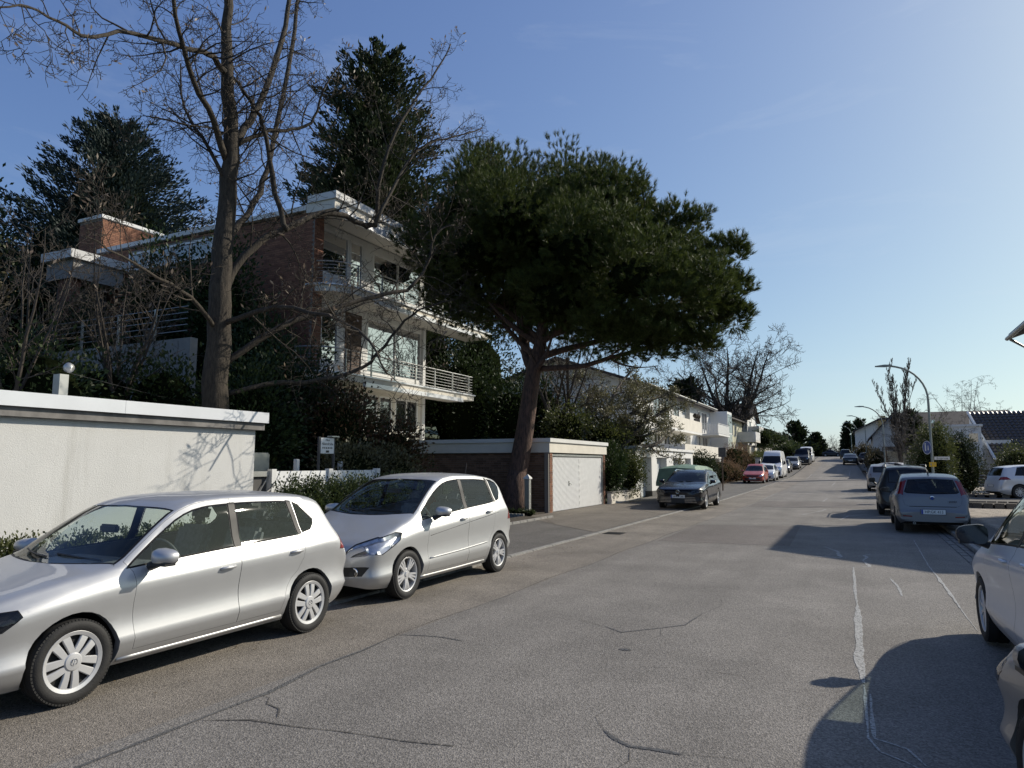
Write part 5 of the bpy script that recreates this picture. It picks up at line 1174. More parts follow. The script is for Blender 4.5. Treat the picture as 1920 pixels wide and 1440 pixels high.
# roof slope facing the camera side: ridge along x, slope falls towards -y and the left rake slants
box('wall', 8.6, 20, 60, 68, 0, 2.2, M['white'], t)
tm = MB(); ny, nx_ = 17, 46; e0 = Vector((7.45, 61.5, 5.55)); e1 = Vector((8.35, 57.2, 1.95)); ux = Vector((1, 0, 0)); sd = (e1-e0)/ny; nrm = Vector((0, -.64, .77))
b = MB(); b.add([e0-nrm*.12, e1-nrm*.12, e1+ux*13-nrm*.12, e0+ux*13-nrm*.12, e0-nrm*.3, e1-nrm*.3, e1+ux*13-nrm*.3, e0+ux*13-nrm*.3], [(0, 1, 2, 3), (4, 7, 6, 5), (0, 4, 5, 1), (1, 5, 6, 2), (2, 6, 7, 3), (3, 7, 4, 0)]); b.build('roof', M['roof_dark'], t)
for i in range(ny):
    for j in range(nx_):
        o = e0+sd*i+ux*(j*.28); tl = sd*1.08
        prof = [(0, .03), (.07, .085), (.14, .03), (.21, -.01), (.285, .03)]
        V = []
        for u_, h_ in prof: V += [o+ux*u_+nrm*(h_-.02), o+ux*u_+tl+nrm*(h_+.03), o+ux*u_+tl+nrm*(h_-.02)]
        tm.add(V, [(3*k, 3*k+1, 3*k+4, 3*k+3) for k in range(4)]+[(3*k+1, 3*k+2, 3*k+5, 3*k+4) for k in range(4)])
q = tm.build('roof_tiles', M['roof_tile'], t, fixn=False); q['kind'] = 'stuff'
MB().tube([e0+nrm*.05, e1+nrm*.05], .1, 6).build('verge', M['white'], t); b = MB(); b.add([e0+Vector((.1, .3, -.2)), e1+Vector((.1, .3, -.2)), (8.45, 60, 0), (7.6, 61.6, 0)], [(0, 1, 2, 3)]); b.build('verge_wall', M['white'], t)
t = gable_house('dark_roof_house', 'house with wide dark brown roof behind the white flat-roofed house', 4.2, 14, 84, 96, 0, 4.9, 7.3, M['white'], M['roof_dark'], .6, ridge='x')
w = box('skylight', 6.9, 7.4, 85.6, 85.9, 6.0, 6.35, M['win_bright'], t)
t = gable_house('brown_roof_house', 'white house under a brown roof behind the bare poplar', 1.6, 6.5, 92, 104, 0, 5.0, 7.7, M['white'], M['roof_dark'], .5)
t = thing('ochre_gable_house', 'white house with ochre end panel and sloping roof on the right', 'house')
b = MB(); b.prism([(-.3, 1.5), (3.0, 1.5), (3.0, 8.4), (-.3, 6.8)], 122, 134, lambda u, v, h: (u, h, v)); b.build('wall', M['white'], t)
b = MB(); b.prism([(3.003, 1.5), (5.2, 1.5), (5.2, 8.6), (3.003, 8.45)], 121.6, 134, lambda u, v, h: (u, h, v)); b.build('ochre_panel', M['ochre'], t)
MB().prism([(-.6, 6.66), (3.1, 8.48), (5.4, 8.7), (5.4, 8.9), (3.1, 8.72), (-.6, 6.85)], 121.3, 134.5, lambda u, v, h: (u, h, v)).build('roof', M['roof_dark'], t)
window_y(t, 121.6, 3.6, 4.9, 7.2, 8.0, 1); window_y(t, 121.6, 3.6, 4.6, 5.2, 5.6, 1); box('chimney', 3.4, 4.2, 126, 127, 8.7, 9.4, M['ochre'], t)
t = thing('carport', 'flat dark carport roof behind the parked cars on the right', 'carport')
box('roof', 2.2, 6.5, 74, 80, 3.1, 3.35, M['roof_dark'], t)
for x in (2.35, 6.3):
    for y in (74.2, 79.8): box('post', x-.06, x+.06, y-.06, y+.06, .2, 3.1, M['wood'], t)
box('rear_wall', 2.4, 6.3, 79.6, 79.75, .2, 3.0, M['white'], t)
t = thing('garage_wall', 'long low dark garage wall closing the view at the crest', 'wall')
box('wall_body', -22, 6, 205, 206, 1.5, 4.9, M['plinth'], t); box('coping', -22.2, 6.2, 204.9, 206.1, 4.903, 5.1, M['roof_dark'], t)
box('garage_door', -9.5, -8, 204.93, 204.995, 2.8, 4.5, M['door_white'], t)
# fence right of the hedge
t = thing('plank_fence', 'dark plank fence between hedge and white house', 'fence')
for k in range(6): box('plank', 5.9, 8.3, 56.6, 56.63, .2+k*.2, .37+k*.2, M['wood'], t)
for x in (5.95, 7.1, 8.25): box('post', x-.05, x+.05, 56.64, 56.74, 0, 1.5, M['wood'], t)
# round planting beds in the forecourt
for k, (x, y, a, b_) in enumerate(((4.9, 33.2, 1.5, .9), (6.6, 42.5, 2.2, 1.1))):
    t = thing('raised_bed', ['dark stone-edged raised bed on the block paving nearest the parked cars', 'further stone-edged bed at the foot of the hedge'][k], 'planter', 'raised beds on the right forecourt')
    n = 26
    for i in range(n):
        an = 2*math.pi*i/n; Mt = Matrix.Translation((x+a*math.cos(an), y+b_*math.sin(an), .05)) @ Matrix.Rotation(math.atan2(b_*math.cos(an), -a*math.sin(an)), 4, 'Z')
        MB().box(-.15, .15, -.06, .06, 0, .2, 0, Mt).build('edging_stone', M['plinth'], t)
    b = MB(); b.v = [(x+a*.96*math.cos(2*math.pi*i/n), y+b_*.96*math.sin(2*math.pi*i/n), .2) for i in range(n)]; b.f = [tuple(range(n))]; b.m = [0]; b.build('bed_soil', M['soil'], t)
# ------------------------------------------------------------------ street lamps and signs
def lamp(x, y, h=6.35, reach=1.55):
    t = thing('street_lamp', '', 'street lamp', 'street lamps on the right pavement'); z = float(zr(y))+.05; t.location = (x, y, z)
    r = 1.55; pts = [(0, 0, 0), (0, 0, .9), (0, 0, 1.0), (0, 0, h-1.9)]+[(-r*(1-math.cos(a)), 0, h-1.75+r*math.sin(a)*1.05) for a in np.linspace(.12, 1.35, 8)]
    e = pts[-1]; pts.append((e[0]-.25, 0, e[2]+.06)); MB().tube(pts, [.075, .075, .055, .052]+[.045]*9, 10).build('pole', M['lamp_pole'], t, smooth=True)
    e = pts[-1]; b = MB(); b.add([(e[0]+.1, -.06, e[2]-.03), (e[0]+.1, .06, e[2]-.03), (e[0]+.1, .06, e[2]+.05), (e[0]+.1, -.06, e[2]+.05), (e[0]-.22, -.11, e[2]-.04), (e[0]-.22, .11, e[2]-.04), (e[0]-.22, .1, e[2]+.07), (e[0]-.22, -.1, e[2]+.07), (e[0]-.62, -.09, e[2]-.01), (e[0]-.62, .09, e[2]-.01), (e[0]-.62, .08, e[2]+.03), (e[0]-.62, -.08, e[2]+.03)], [(0, 1, 5, 4), (1, 2, 6, 5), (2, 3, 7, 6), (3, 0, 4, 7), (4, 5, 9, 8), (5, 6, 10, 9), (6, 7, 11, 10), (7, 4, 8, 11), (0, 3, 2, 1), (8, 9, 10, 11)]); b.build('lamp_head', M['lamp_pole'], t)
    box('door', -.085, -.07, -.04, .04, .45, .85, M['steel'], t); return t
LB = ['tall curved street lamp carrying the round sign, nearest of the row', 'second street lamp from the front, beside the bare poplar', 'third street lamp, just left of the ochre gable house', 'fourth street lamp, in front of the twin far conifers', 'farthest small street lamp near the crest']
for (x, y), lb in zip(((3.0, 37), (2.0, 67), (.97, 100), (.06, 135), (-1.1, 160)), LB):
    l = lamp(x, y); l['label'] = lb
M['sign_blue'] = mat('sign_blue', (.03, .08, .30), .4); M['sign_yellow'] = mat('sign_yellow', (.75, .45, .02), .5); M['sign_back'] = mat('sign_grey', (.3, .3, .3), .6)
t = thing('round_sign', 'round blue sign with white figures fixed to the nearest lamp post', 'sign')
b = MB(); b.lathe([(0, 0), (.30, 0), (.31, .01), (0, .01)], 32, axis='y', close=False); o = b.build('disc', M['sign_blue'], t); MB().lathe([(.285, -.004), (.305, -.004), (.305, -.001), (.285, -.001)], 32, axis='y', close=True).build('rim', M['plate'], o)
b = MB(); b.box(-.14, -.06, -.004, -.001, -.15, .12); b.box(.05, .12, -.004, -.001, -.12, .02); b.build('figure', M['plate'], o)
b = MB(); b.lathe([(0, 0), (.045, 0), (.045, .003), (0, .003)], 14, axis='y', c=(-.1, -.005, .17)); b.lathe([(0, 0), (.032, 0), (.032, .003), (0, .003)], 14, axis='y', c=(.085, -.005, .06)); b.build('figure', M['plate'], o)
t.location = (2.82, 36.93, 2.48); t.rotation_euler = (0, 0, R(-60))
t = thing('street_name_sign', 'white street name sign jutting right from the nearest lamp post', 'sign')
o = box('board', .08, .68, -.015, .015, -.07, .07, M['plate'], t); text_mesh('lettering', 'Burgenweg', .1, M['ink'], o, frame((.39, -.0165, 0), (1, 0, 0), (0, 0, 1), (0, -1, 0))); t.location = (3.0, 36.95, 2.0)
t = thing('yellow_sign', 'small orange yellow plate on the nearest lamp post', 'sign')
o = box('board', -.14, .14, -.012, .012, -.1, .1, M['sign_yellow'], t); t.location = (3.0, 36.9, 1.72); b = MB(); b.box(-.09, -.04, -.016, -.0125, -.05, .05); b.box(.02, .1, -.016, -.0125, .01, .03); b.build('print', M['sign_back'], o)
# ------------------------------------------------------------------ vegetation
M['bark'] = bark_mat('grey_brown_bark', (.017, .013, .009), (.066, .052, .036))
M['bark_pine'] = bark_mat('pine_bark', (.035, .024, .020), (.15, .085, .062), (7, 7, 1.6), 1.0)
M['twig'] = mat('bare_twig', (.055, .044, .034), .85, var=.35, scale=3)
M['twig_grey'] = mat('grey_twig', (.13, .11, .09), .85, var=.3, scale=3)
M['bud'] = leaf_mat('dry_buds', (.12, .085, .06), (.24, .19, .14))
M['pine_needle'] = leaf_mat('pine_needles', (.022, .036, .009), (.092, .115, .025), .5, .22, .22)
M['cypress'] = leaf_mat('blue_cypress', (.012, .022, .019), (.036, .054, .046), .6, .3, .12)
M['fir'] = leaf_mat('dark_fir', (.013, .021, .008), (.040, .054, .017), .55, .35, .15)
M['laurel'] = leaf_mat('laurel_leaves', (.016, .030, .010), (.040, .060, .018), .5, .22, .15)
M['shrub_brown'] = leaf_mat('brownish_shrub', (.045, .032, .016), (.10, .085, .035), .5, .4, .2)
M['shrub_red'] = leaf_mat('reddish_shrub', (.03, .042, .014), (.12, .055, .03), .5, .25, .2)
M['yew'] = leaf_mat('hedge_green', (.022, .036, .012), (.065, .085, .025), .5, .4, .2)
M['thuja'] = leaf_mat('thuja_olive', (.030, .042, .012), (.095, .105, .030), .5, .4, .25)
M['magnolia'] = leaf_mat('magnolia_buds', (.06, .058, .025), (.15, .14, .07), .5, .4, .25)
M['beech'] = leaf_mat('dry_beech_hedge', (.10, .06, .035), (.20, .13, .08), .6, .3, .3)
M['heart'] = mat('shaded_foliage_core', (.009, .012, .005), 1.0, spec=0, var=.5, scale=14, bump=.6, bscale=30)  # near-black: the shade deep inside foliage is put into this colour
def unit(n):
    v = rng.normal(size=(n, 3)); return v/np.linalg.norm(v, axis=1)[:, None]
def leaf_cloud(name, C, D, s, m, parent, asp=.45, jit=.7, tri=False):
    """C centres (n,3), D leaf axis directions (n,3)"""
    n = len(C); a = D+jit*unit(n); a /= np.linalg.norm(a, axis=1)[:, None]
    b = np.cross(a, unit(n)); b /= np.maximum(np.linalg.norm(b, axis=1), 1e-6)[:, None]
    L = (s*rng.uniform(.65, 1.35, n))[:, None]; W_ = L*asp
    if tri:
        V = np.stack([C-b*W_*.5, C+b*W_*.5, C+a*L], 1).reshape(-1, 3); F = np.arange(3*n).reshape(n, 3)
    else:
        V = np.stack([C, C+a*L*.5+b*W_*.5, C+a*L, C+a*L*.5-b*W_*.5], 1).reshape(-1, 3); F = np.arange(4*n).reshape(n, 4)
    return np_mesh(name, V, F, m, parent)
def blob_points(blobs, n, shell=.25, clump=40, cs=.22):
    """points in lumpy clumps near the surface of ellipsoids (c, r)"""
    vol = np.array([b[1][0]*b[1][1]*b[1][2] for b in blobs])**(2/3); k = np.maximum(1, (n*vol/vol.sum()).astype(int)); Cs = []; Ds = []
    for (c, r), q in zip(blobs, k):
        c = np.array(c, float); r = np.array(r, float); m_ = max(4, q//clump); u = unit(m_); u[:, 2] = np.abs(u[:, 2])*np.where(rng.random(m_) < .75, 1, -1)
        cc = u*(1-shell*rng.random(m_)**1.5)[:, None]; idx = rng.integers(0, m_, q); p = cc[idx]+rng.normal(0, cs, (q, 3))
        Cs.append(c+p*r); Ds.append(u[idx]+np.array([0, 0, .25]))
    return np.concatenate(Cs), np.concatenate(Ds)
def branch_path(p, d, L, seg, wob, up=0):
    pts = [Vector(p)]; d = Vector(d).normalized()
    for i in range(seg):
        d = (d+Vector(rng.normal(0, wob, 3))+Vector((0, 0, up))).normalized(); pts.append(pts[-1]+d*(L/seg))
    return pts
def sprout(b, tips, path, radii, n, L, lev, up=.1, wob=.18, spread=.9, minr=.006, start=.25, sides=4, m=0, ends=None, rmax=9):
    """side branches along a limb"""
    for i in range(n):
        t = start+(1-start)*(i+rng.random())/n; k = min(int(t*(len(path)-1)), len(path)-2); f = t*(len(path)-1)-k
        p = Vector(path[k])*(1-f)+Vector(path[k+1])*f; ax = (Vector(path[k+1])-Vector(path[k])).normalized()
        r = min(rmax, max(minr, (radii[k]*(1-f)+radii[k+1]*f)*rng.uniform(.35, .6))); sd = Vector(unit(1)[0]); sd = (sd-ax*sd.dot(ax)).normalized()
        d = ax*(1-spread*.6)+sd*spread; l = L*rng.uniform(.6, 1.25)*(1-.45*t)
        pts = branch_path(p, d, l, 5 if lev > 0 else 4, wob, up); rr = [max(minr*.7, r*(1-.8*j/(len(pts)-1))) for j in range(len(pts))]
        b.tube(pts, rr, sides if lev > 0 else 3, m, cap=False)
        if ends is not None: ends.append((pts[-1], (pts[-1]-pts[-2]).normalized()))
        if lev > 0: sprout(b, tips, pts, rr, tips[lev-1], l*.52, lev-1, up, wob, spread, minr, .2, sides, m, ends, rmax)
def smooth_path(row, k=3):
    xs = np.arange(len(row)); q = np.linspace(0, len(row)-1, (len(row)-1)*k+1); A = np.array(row)
    return [[float(pchip(xs, A[:, c])(t)) for c in range(A.shape[1])] for t in q]
BIG_LIMBS = [
    [(-13.0, 11.22, 1.38, 0.359), (-13.0, 11.18, 3.06, 0.333), (-13.0, 11.18, 4.53, 0.307), (-13.0, 11.14, 5.77, 0.279), (-13.0, 11.19, 7.05, 0.251), (-13.0, 11.26, 8.5, 0.224), (-13.0, 11.23, 9.55, 0.194), (-13.0, 11.09, 10.95, 0.164), (-13.0, 10.97, 12.11, 0.133), (-13.0, 10.91, 13.99, 0.103)],
    [(-13.0, 11.15, 8.85, 0.126), (-12.8, 10.57, 9.53, 0.106), (-12.6, 9.83, 10.06, 0.087), (-12.4, 9.26, 10.79, 0.07), (-12.2, 8.8, 11.63, 0.055)],
    [(-13.0, 11.09, 10.95, 0.114), (-12.8, 10.48, 10.97, 0.1), (-12.6, 9.89, 10.78, 0.087), (-12.4, 8.85, 10.36, 0.072), (-12.2, 7.82, 9.9, 0.058), (-12.0, 7.07, 9.3, 0.047), (-11.8, 6.54, 9.2, 0.037), (-11.6, 5.93, 9.03, 0.028), (-11.4, 5.46, 8.65, 0.02)],
    [(-13.0, 11.29, 9.04, 0.152), (-13.24, 11.88, 10.03, 0.14), (-13.48, 12.5, 10.94, 0.127), (-13.72, 13.3, 12.77, 0.114), (-13.96, 13.86, 14.6, 0.097), (-14.2, 14.23, 16.42, 0.079)],
    [(-13.0, 11.12, 11.03, 0.051), (-12.83, 11.39, 10.66, 0.06), (-12.67, 11.66, 10.28, 0.069), (-12.5, 11.82, 9.77, 0.078), (-12.33, 11.83, 9.0, 0.085), (-12.17, 12.07, 7.85, 0.094), (-12.0, 12.15, 7.32, 0.102)],
    [(-13.0, 11.16, 5.52, 0.172), (-12.8, 11.44, 6.32, 0.162), (-12.6, 11.94, 7.02, 0.154), (-12.4, 12.59, 7.55, 0.145), (-12.2, 13.49, 8.17, 0.138), (-12.0, 14.3, 8.36, 0.129), (-11.8, 14.96, 8.24, 0.118), (-11.6, 15.01, 8.25, 0.103), (-11.4, 14.92, 9.37, 0.088), (-11.2, 15.28, 10.95, 0.075), (-11.0, 16.01, 12.28, 0.062), (-10.8, 16.81, 13.57, 0.048), (-10.6, 17.24, 14.52, 0.033)],
    [(-10.7, 13.84, 7.75, 0.068), (-10.57, 14.7, 9.36, 0.059), (-10.45, 15.77, 10.69, 0.049), (-10.32, 17.0, 11.39, 0.038), (-10.2, 18.58, 12.37, 0.025)],
    [(-13.0, 11.17, 6.92, 0.124), (-13.27, 11.88, 7.57, 0.119), (-13.53, 12.6, 8.4, 0.114), (-13.8, 13.16, 9.53, 0.107), (-14.07, 13.76, 11.37, 0.099), (-14.33, 14.4, 13.7, 0.091), (-14.6, 14.93, 16.33, 0.082)],
    [(-13.0, 11.37, 9.28, 0.089), (-12.8, 11.82, 9.7, 0.08), (-12.6, 12.31, 9.99, 0.071), (-12.4, 12.83, 10.27, 0.061), (-12.2, 13.18, 10.64, 0.051), (-12.0, 13.24, 11.38, 0.039), (-11.8, 13.68, 12.3, 0.028)],
    [(-13.0, 11.29, 3.93, 0.147), (-12.56, 11.87, 4.6, 0.135), (-12.12, 12.77, 5.24, 0.125), (-11.68, 13.41, 5.59, 0.112), (-11.24, 14.54, 6.12, 0.101), (-10.8, 15.48, 6.47, 0.087)],
    [(-10.8, 15.48, 6.47, 0.073), (-10.67, 16.19, 7.28, 0.06), (-10.53, 16.37, 8.25, 0.046), (-10.4, 17.17, 8.8, 0.032)],
    [(-13.0, 11.4, 3.32, 0.11), (-12.63, 12.32, 3.64, 0.102), (-12.26, 13.75, 3.88, 0.096), (-11.89, 14.99, 4.32, 0.086), (-11.51, 15.42, 4.94, 0.073), (-11.14, 15.87, 5.73, 0.06), (-10.77, 16.37, 6.18, 0.045), (-10.4, 17.21, 6.47, 0.031)],
    [(-13.0, 11.1, 4.76, 0.085), (-12.62, 10.11, 5.26, 0.066), (-12.25, 9.05, 5.42, 0.048), (-11.88, 7.99, 5.52, 0.032), (-11.5, 7.06, 5.58, 0.018)],
    [(-13.0, 11.08, 8.43, 0.075), (-13.5, 10.87, 9.37, 0.059), (-14.0, 10.71, 10.2, 0.042), (-14.5, 10.95, 11.55, 0.026)],
]
PINE_LIMBS = [
    [(-10.95, 22.3, 0.22, 0.449), (-10.79, 22.4, 1.55, 0.406), (-10.56, 22.5, 3.06, 0.363), (-10.29, 22.6, 4.97, 0.319), (-10.08, 22.7, 5.93, 0.274), (-9.95, 22.8, 6.92, 0.229), (-9.56, 22.9, 8.48, 0.183), (-9.17, 23.0, 10.25, 0.136)],
    [(-10.23, 22.6, 4.96, 0.248), (-10.69, 22.92, 5.62, 0.222), (-10.9, 23.24, 6.48, 0.195), (-10.72, 23.56, 7.54, 0.165), (-11.77, 23.88, 9.41, 0.138), (-12.65, 24.2, 11.37, 0.108)],
    [(-10.12, 22.6, 5.5, 0.153), (-9.27, 23.16, 5.85, 0.135), (-8.25, 23.72, 6.15, 0.116), (-7.22, 24.28, 6.84, 0.097), (-6.17, 24.84, 7.34, 0.078), (-4.74, 25.4, 7.71, 0.058)],
    [(-10.2, 22.6, 5.12, 0.134), (-8.7, 22.7, 5.11, 0.11), (-7.56, 22.8, 5.35, 0.087), (-6.45, 22.9, 5.6, 0.066), (-4.85, 23.0, 5.95, 0.044)],
    [(-9.97, 22.6, 6.1, 0.172), (-8.99, 23.0, 6.87, 0.143), (-7.91, 23.4, 8.01, 0.115), (-7.03, 23.8, 9.18, 0.086), (-6.13, 24.2, 10.35, 0.058)],
    [(-9.9, 22.6, 6.68, 0.153), (-10.7, 23.53, 8.35, 0.128), (-12.06, 24.47, 10.7, 0.1), (-12.77, 25.4, 13.17, 0.068)],
    [(-9.99, 22.6, 6.11, 0.134), (-11.21, 22.73, 7.22, 0.108), (-12.63, 22.87, 8.21, 0.081), (-14.15, 23.0, 9.05, 0.053)],
]
PINE_LOBES = [
    (-12.33, 23.5, 11.53, 2.83) ,
    (-10.25, 24.5, 12.18, 2.31) ,
    (-8.68, 23.8, 10.42, 2.78) ,
    (-6.92, 24.7, 9.81, 2.38) ,
    (-5.57, 24.7, 8.43, 1.92) ,
    (-4.19, 22.7, 6.89, 1.21) ,
    (-13.43, 22.5, 10.1, 1.95) ,
    (-16.3, 25.5, 10.4, 1.65) ,
    (-10.9, 23.4, 9.17, 2.63) ,
    (-7.92, 23.3, 7.79, 2.09) ,
    (-6.92, 26.0, 7.24, 1.74) ,
    (-11.51, 24.2, 8.17, 1.88) ,
    (-13.91, 25.5, 14.13, 1.62) ,
    (-7.76, 24.2, 11.43, 1.79) ,
    (-5.35, 24.8, 10.02, 1.36) ,
    (-13.47, 23.0, 8.76, 1.56) ,
    (-4.88, 24.8, 6.63, 1.14) ,
    (-9.75, 20.5, 9.75, 2.33) ,
    (-7.37, 20.2, 8.41, 2.1) ,
    (-5.73, 19.8, 7.26, 1.75) ,
    (-4.73, 20.2, 6.59, 1.34) ,
    (-11.43, 20.6, 8.9, 1.85) ,
    (-8.73, 20.8, 7.14, 1.58) ,
    (-7.16, 21.0, 6.15, 1.28) ,
    (-5.74, 21.5, 5.6, 1.01) ,
    (-9.59, 26.3, 11.56, 2.42) ,
    (-7.37, 26.3, 9.9, 2.21) ,
    (-10.04, 25.0, 7.55, 1.46) ,
    (-11.8, 22.5, 7.63, 1.48) ,
    (-14.25, 23.5, 8.09, 1.17) ,
    (-4.26, 21.0, 7.04, 1.37) ,
    (-4.18, 24.0, 6.79, 0.82) ,
    (-7.38, 24.0, 6.12, 1.06) ,
    (-12.13, 25.5, 7.62, 1.32) ,
    (-13.29, 21.5, 9.59, 1.78) ,
    (-13.81, 22.0, 7.94, 1.21) ,
    (-12.7, 22.5, 7.11, 1.0) ,
    (-14.89, 22.5, 9.88, 1.47) ,
    (-12.39, 21.5, 10.88, 1.76) ,
    (-9.22, 22.0, 8.98, 2.62) ,
    (-7.11, 22.5, 5.77, 1.08) ,
    (-5.79, 23.0, 5.44, 0.93) ,
    (-4.45, 22.5, 5.48, 0.86) ,
    (-3.5, 23.5, 6.45, 0.7) ,
    (-3.38, 23.5, 7.43, 0.74) ,
    (-3.93, 24.0, 8.81, 1.0) ,
    (-10.08, 23.0, 6.67, 1.01) ,
    (-8.62, 23.5, 6.14, 1.0) ,
    (-12.23, 24.0, 7.24, 1.05) ,
    (-8.64, 22.0, 7.39, 1.84) ,
]
BIG_LIMBS.append([(-13, 11.15, 4.9, .10), (-11.4, 11.3, 5.2, .08), (-9.8, 11.2, 4.8, .06), (-8.4, 10.8, 4.1, .04), (-7.8, 10.5, 3.4, .02)])
# big bare tree in front of the brick house
t = thing('bare_tree', 'large bare tree with thick trunk and buds rising in front of the brick house', 'tree')
tk = MB(); tw = MB(); ends = []
for i, row in enumerate(BIG_LIMBS):
    s_ = smooth_path(row, 3)
    for p in s_[1:]:
        for c in range(3): p[c] += rng.normal(0, .02)
    pts = [Vector(p[:3]) for p in s_]; rad = [p[3]*(.86 if i == 0 else .56 if i in (5, 9, 11) else .66) for p in s_]
    (tk if i == 0 else tw).tube(pts, rad, 14 if i == 0 else 9)
    n = {0: 20, 2: 18, 5: 22}.get(i, 15)
    sprout(tw, (7, 6), pts, rad, n, 2.0 if i != 0 else 2.6, 2, .05, .2, .95, .0062, .12 if i else .5, 4, 0, ends, .022)
tk.build('trunk', M['bark'], t, smooth=True, fixn=False); tw.build('branches', M['bark'], t, smooth=True, fixn=False)
E_ = random.Random(2).sample(ends, min(1500, len(ends))); C = np.array([e[0] for e in E_]); D = np.array([e[1] for e in E_]); leaf_cloud('buds', C, D+np.array([0, 0, .6]), .11, M['bud'], t, .34, .3)
# umbrella pine
t = thing('umbrella_pine', 'broad dark umbrella pine leaning over the brick garage', 'pine tree')
tk = MB(); br = MB()
for i, row in enumerate(PINE_LIMBS):
    s_ = smooth_path(row, 3); (tk if i == 0 else br).tube([p[:3] for p in s_], [p[3]*.86 for p in s_], 14 if i == 0 else 8)
    sprout(br, (4, 3), [Vector(p[:3]) for p in s_], [p[3] for p in s_], 9, 3.2, 1, .12, .14, .9, .02, .4, 5)
br.tube([(-10.95, 22.3, -.05), (-10.9, 22.32, .5), (-10.8, 22.4, 1.5)], [.52, .41, .355], 14)
lob = [((x, y, z), (r*.84, r*.9, r*.80)) for x, y, z, r in PINE_LOBES]
# sub-lobes give the crown its lumps
subs = []
for c, r in lob:
    u = unit(16); u[:, 2] = np.abs(u[:, 2])-.25*(rng.random(16) < .4)
    for q in u: subs.append((np.array(c)+q*np.array(r)*.82, r[0]*rng.uniform(.30, .48)))
tufts = []; 
for c, r in subs:
    k = int(60*r**2)+10; u = unit(k); u[:, 2] = u[:, 2]*.8+.25; p = c+u*r*(1-.5*rng.random(k)**2)[:, None]; tufts.append(np.concatenate([p, u+np.array([0, 0, .7])], 1))
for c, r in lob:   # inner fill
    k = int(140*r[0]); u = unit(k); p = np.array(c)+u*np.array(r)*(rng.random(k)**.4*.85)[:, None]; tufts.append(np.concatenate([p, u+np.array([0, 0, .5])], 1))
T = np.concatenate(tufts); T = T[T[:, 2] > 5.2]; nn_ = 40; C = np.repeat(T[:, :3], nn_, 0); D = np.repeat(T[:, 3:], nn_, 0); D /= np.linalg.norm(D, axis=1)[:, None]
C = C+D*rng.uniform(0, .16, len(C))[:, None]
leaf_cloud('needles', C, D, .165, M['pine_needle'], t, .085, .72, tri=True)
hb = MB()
for c, r in lob:   # near-black cores, the crown's inner shade put into the colour
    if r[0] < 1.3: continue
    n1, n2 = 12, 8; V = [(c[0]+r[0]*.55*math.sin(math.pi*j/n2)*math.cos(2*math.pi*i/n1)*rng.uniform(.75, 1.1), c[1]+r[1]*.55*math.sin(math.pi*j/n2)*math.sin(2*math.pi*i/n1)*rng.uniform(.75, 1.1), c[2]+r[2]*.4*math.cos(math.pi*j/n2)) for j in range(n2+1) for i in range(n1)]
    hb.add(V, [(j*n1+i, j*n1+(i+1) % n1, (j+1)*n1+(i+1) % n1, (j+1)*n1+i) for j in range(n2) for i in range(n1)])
hb.build('shaded_foliage_core', M['heart'], t, fixn=False)
tk.build('trunk', M['bark_pine'], t, smooth=True, fixn=False); br.build('branches', M['bark_pine'], t, smooth=True, fixn=False)
def conifer(name, label, x, y, z, h, r, m, n=16000, s=.5, asp=.3, bare=.08, cat='conifer', group=None, skew=.75, trunk=True, droop=-.15, nbr=150, core=.6):
    t = thing(name, label, cat, group); Cs = []; Ds = []; b = MB()
    b.tube([(x, y, z-.5), (x, y, z+h*.5), (x, y, z+h*.97)], [h*.016+.05, h*.010+.03, .02], 8)
    for i in range(nbr):
        f = bare+(1-bare)*((i+rng.random())/nbr)**.9; a = rng.uniform(0, 2*math.pi); l = r*(1-f)**skew*rng.uniform(.72, 1.08)+.12*r*rng.random(); zz = z+h*f*.97
        d = np.array([math.cos(a), math.sin(a), .30+.5*f+droop]); q = max(6, int(n/nbr*(.25+1.5*(1-f)))); u = rng.random(q)**.65
        p = np.array([x, y, zz])+d*(u*l)[:, None]; p[:, 2] += (u**2)*l*.12; w = .16*l*(1.15-u)+.10; p += rng.normal(0, 1, (q, 3))*w[:, None]*np.array([.75, .75, .45]); Cs.append(p); Ds.append(np.tile(d/np.linalg.norm(d)+np.array([0, 0, .35]), (q, 1)))
        if i % 3 == 0: b.tube([(x, y, zz), tuple(np.array([x, y, zz])+d*l*.8)], [.04, .012], 4, cap=False)
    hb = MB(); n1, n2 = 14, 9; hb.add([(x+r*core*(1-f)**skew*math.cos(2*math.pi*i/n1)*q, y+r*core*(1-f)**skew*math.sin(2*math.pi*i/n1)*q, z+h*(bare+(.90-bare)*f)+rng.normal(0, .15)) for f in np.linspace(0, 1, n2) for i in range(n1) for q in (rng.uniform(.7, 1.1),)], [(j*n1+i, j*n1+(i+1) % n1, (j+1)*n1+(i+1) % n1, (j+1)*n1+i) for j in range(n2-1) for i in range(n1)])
    hb.build('shaded_foliage_core', M['heart'], t, fixn=False)
    leaf_cloud('crown', np.concatenate(Cs), np.concatenate(Ds), s, m, t, asp, .55); b.build('trunk', M['bark'], t, fixn=False); return t
conifer('blue_cypress', 'broad blue-green cypress standing behind the brick house on the left', -40.5, 26.5, 3, 20.5, 11.0, M['cypress'], 120000, .28, .30, .03, nbr=480, skew=.86, droop=-.3, core=.84)
conifer('tall_fir', 'tall ragged dark fir rising behind the balcony house', -24.6, 31.5, 2.5, 24.0, 7.2, M['fir'], 90000, .26, .40, .06, nbr=300, skew=.60, droop=-.25, core=.66)
conifer('small_fir', 'smaller dark conifer seen between the bare tree stems', -31, 34, 3, 18.0, 4.0, M['fir'], 22000, .30, .4, .1)
conifer('far_pine', 'dark rounded conifer left of the plane tree', -21, 96, 1, 12.0, 4.0, M['fir'], 7000, .7, .5, .25, skew=.5)
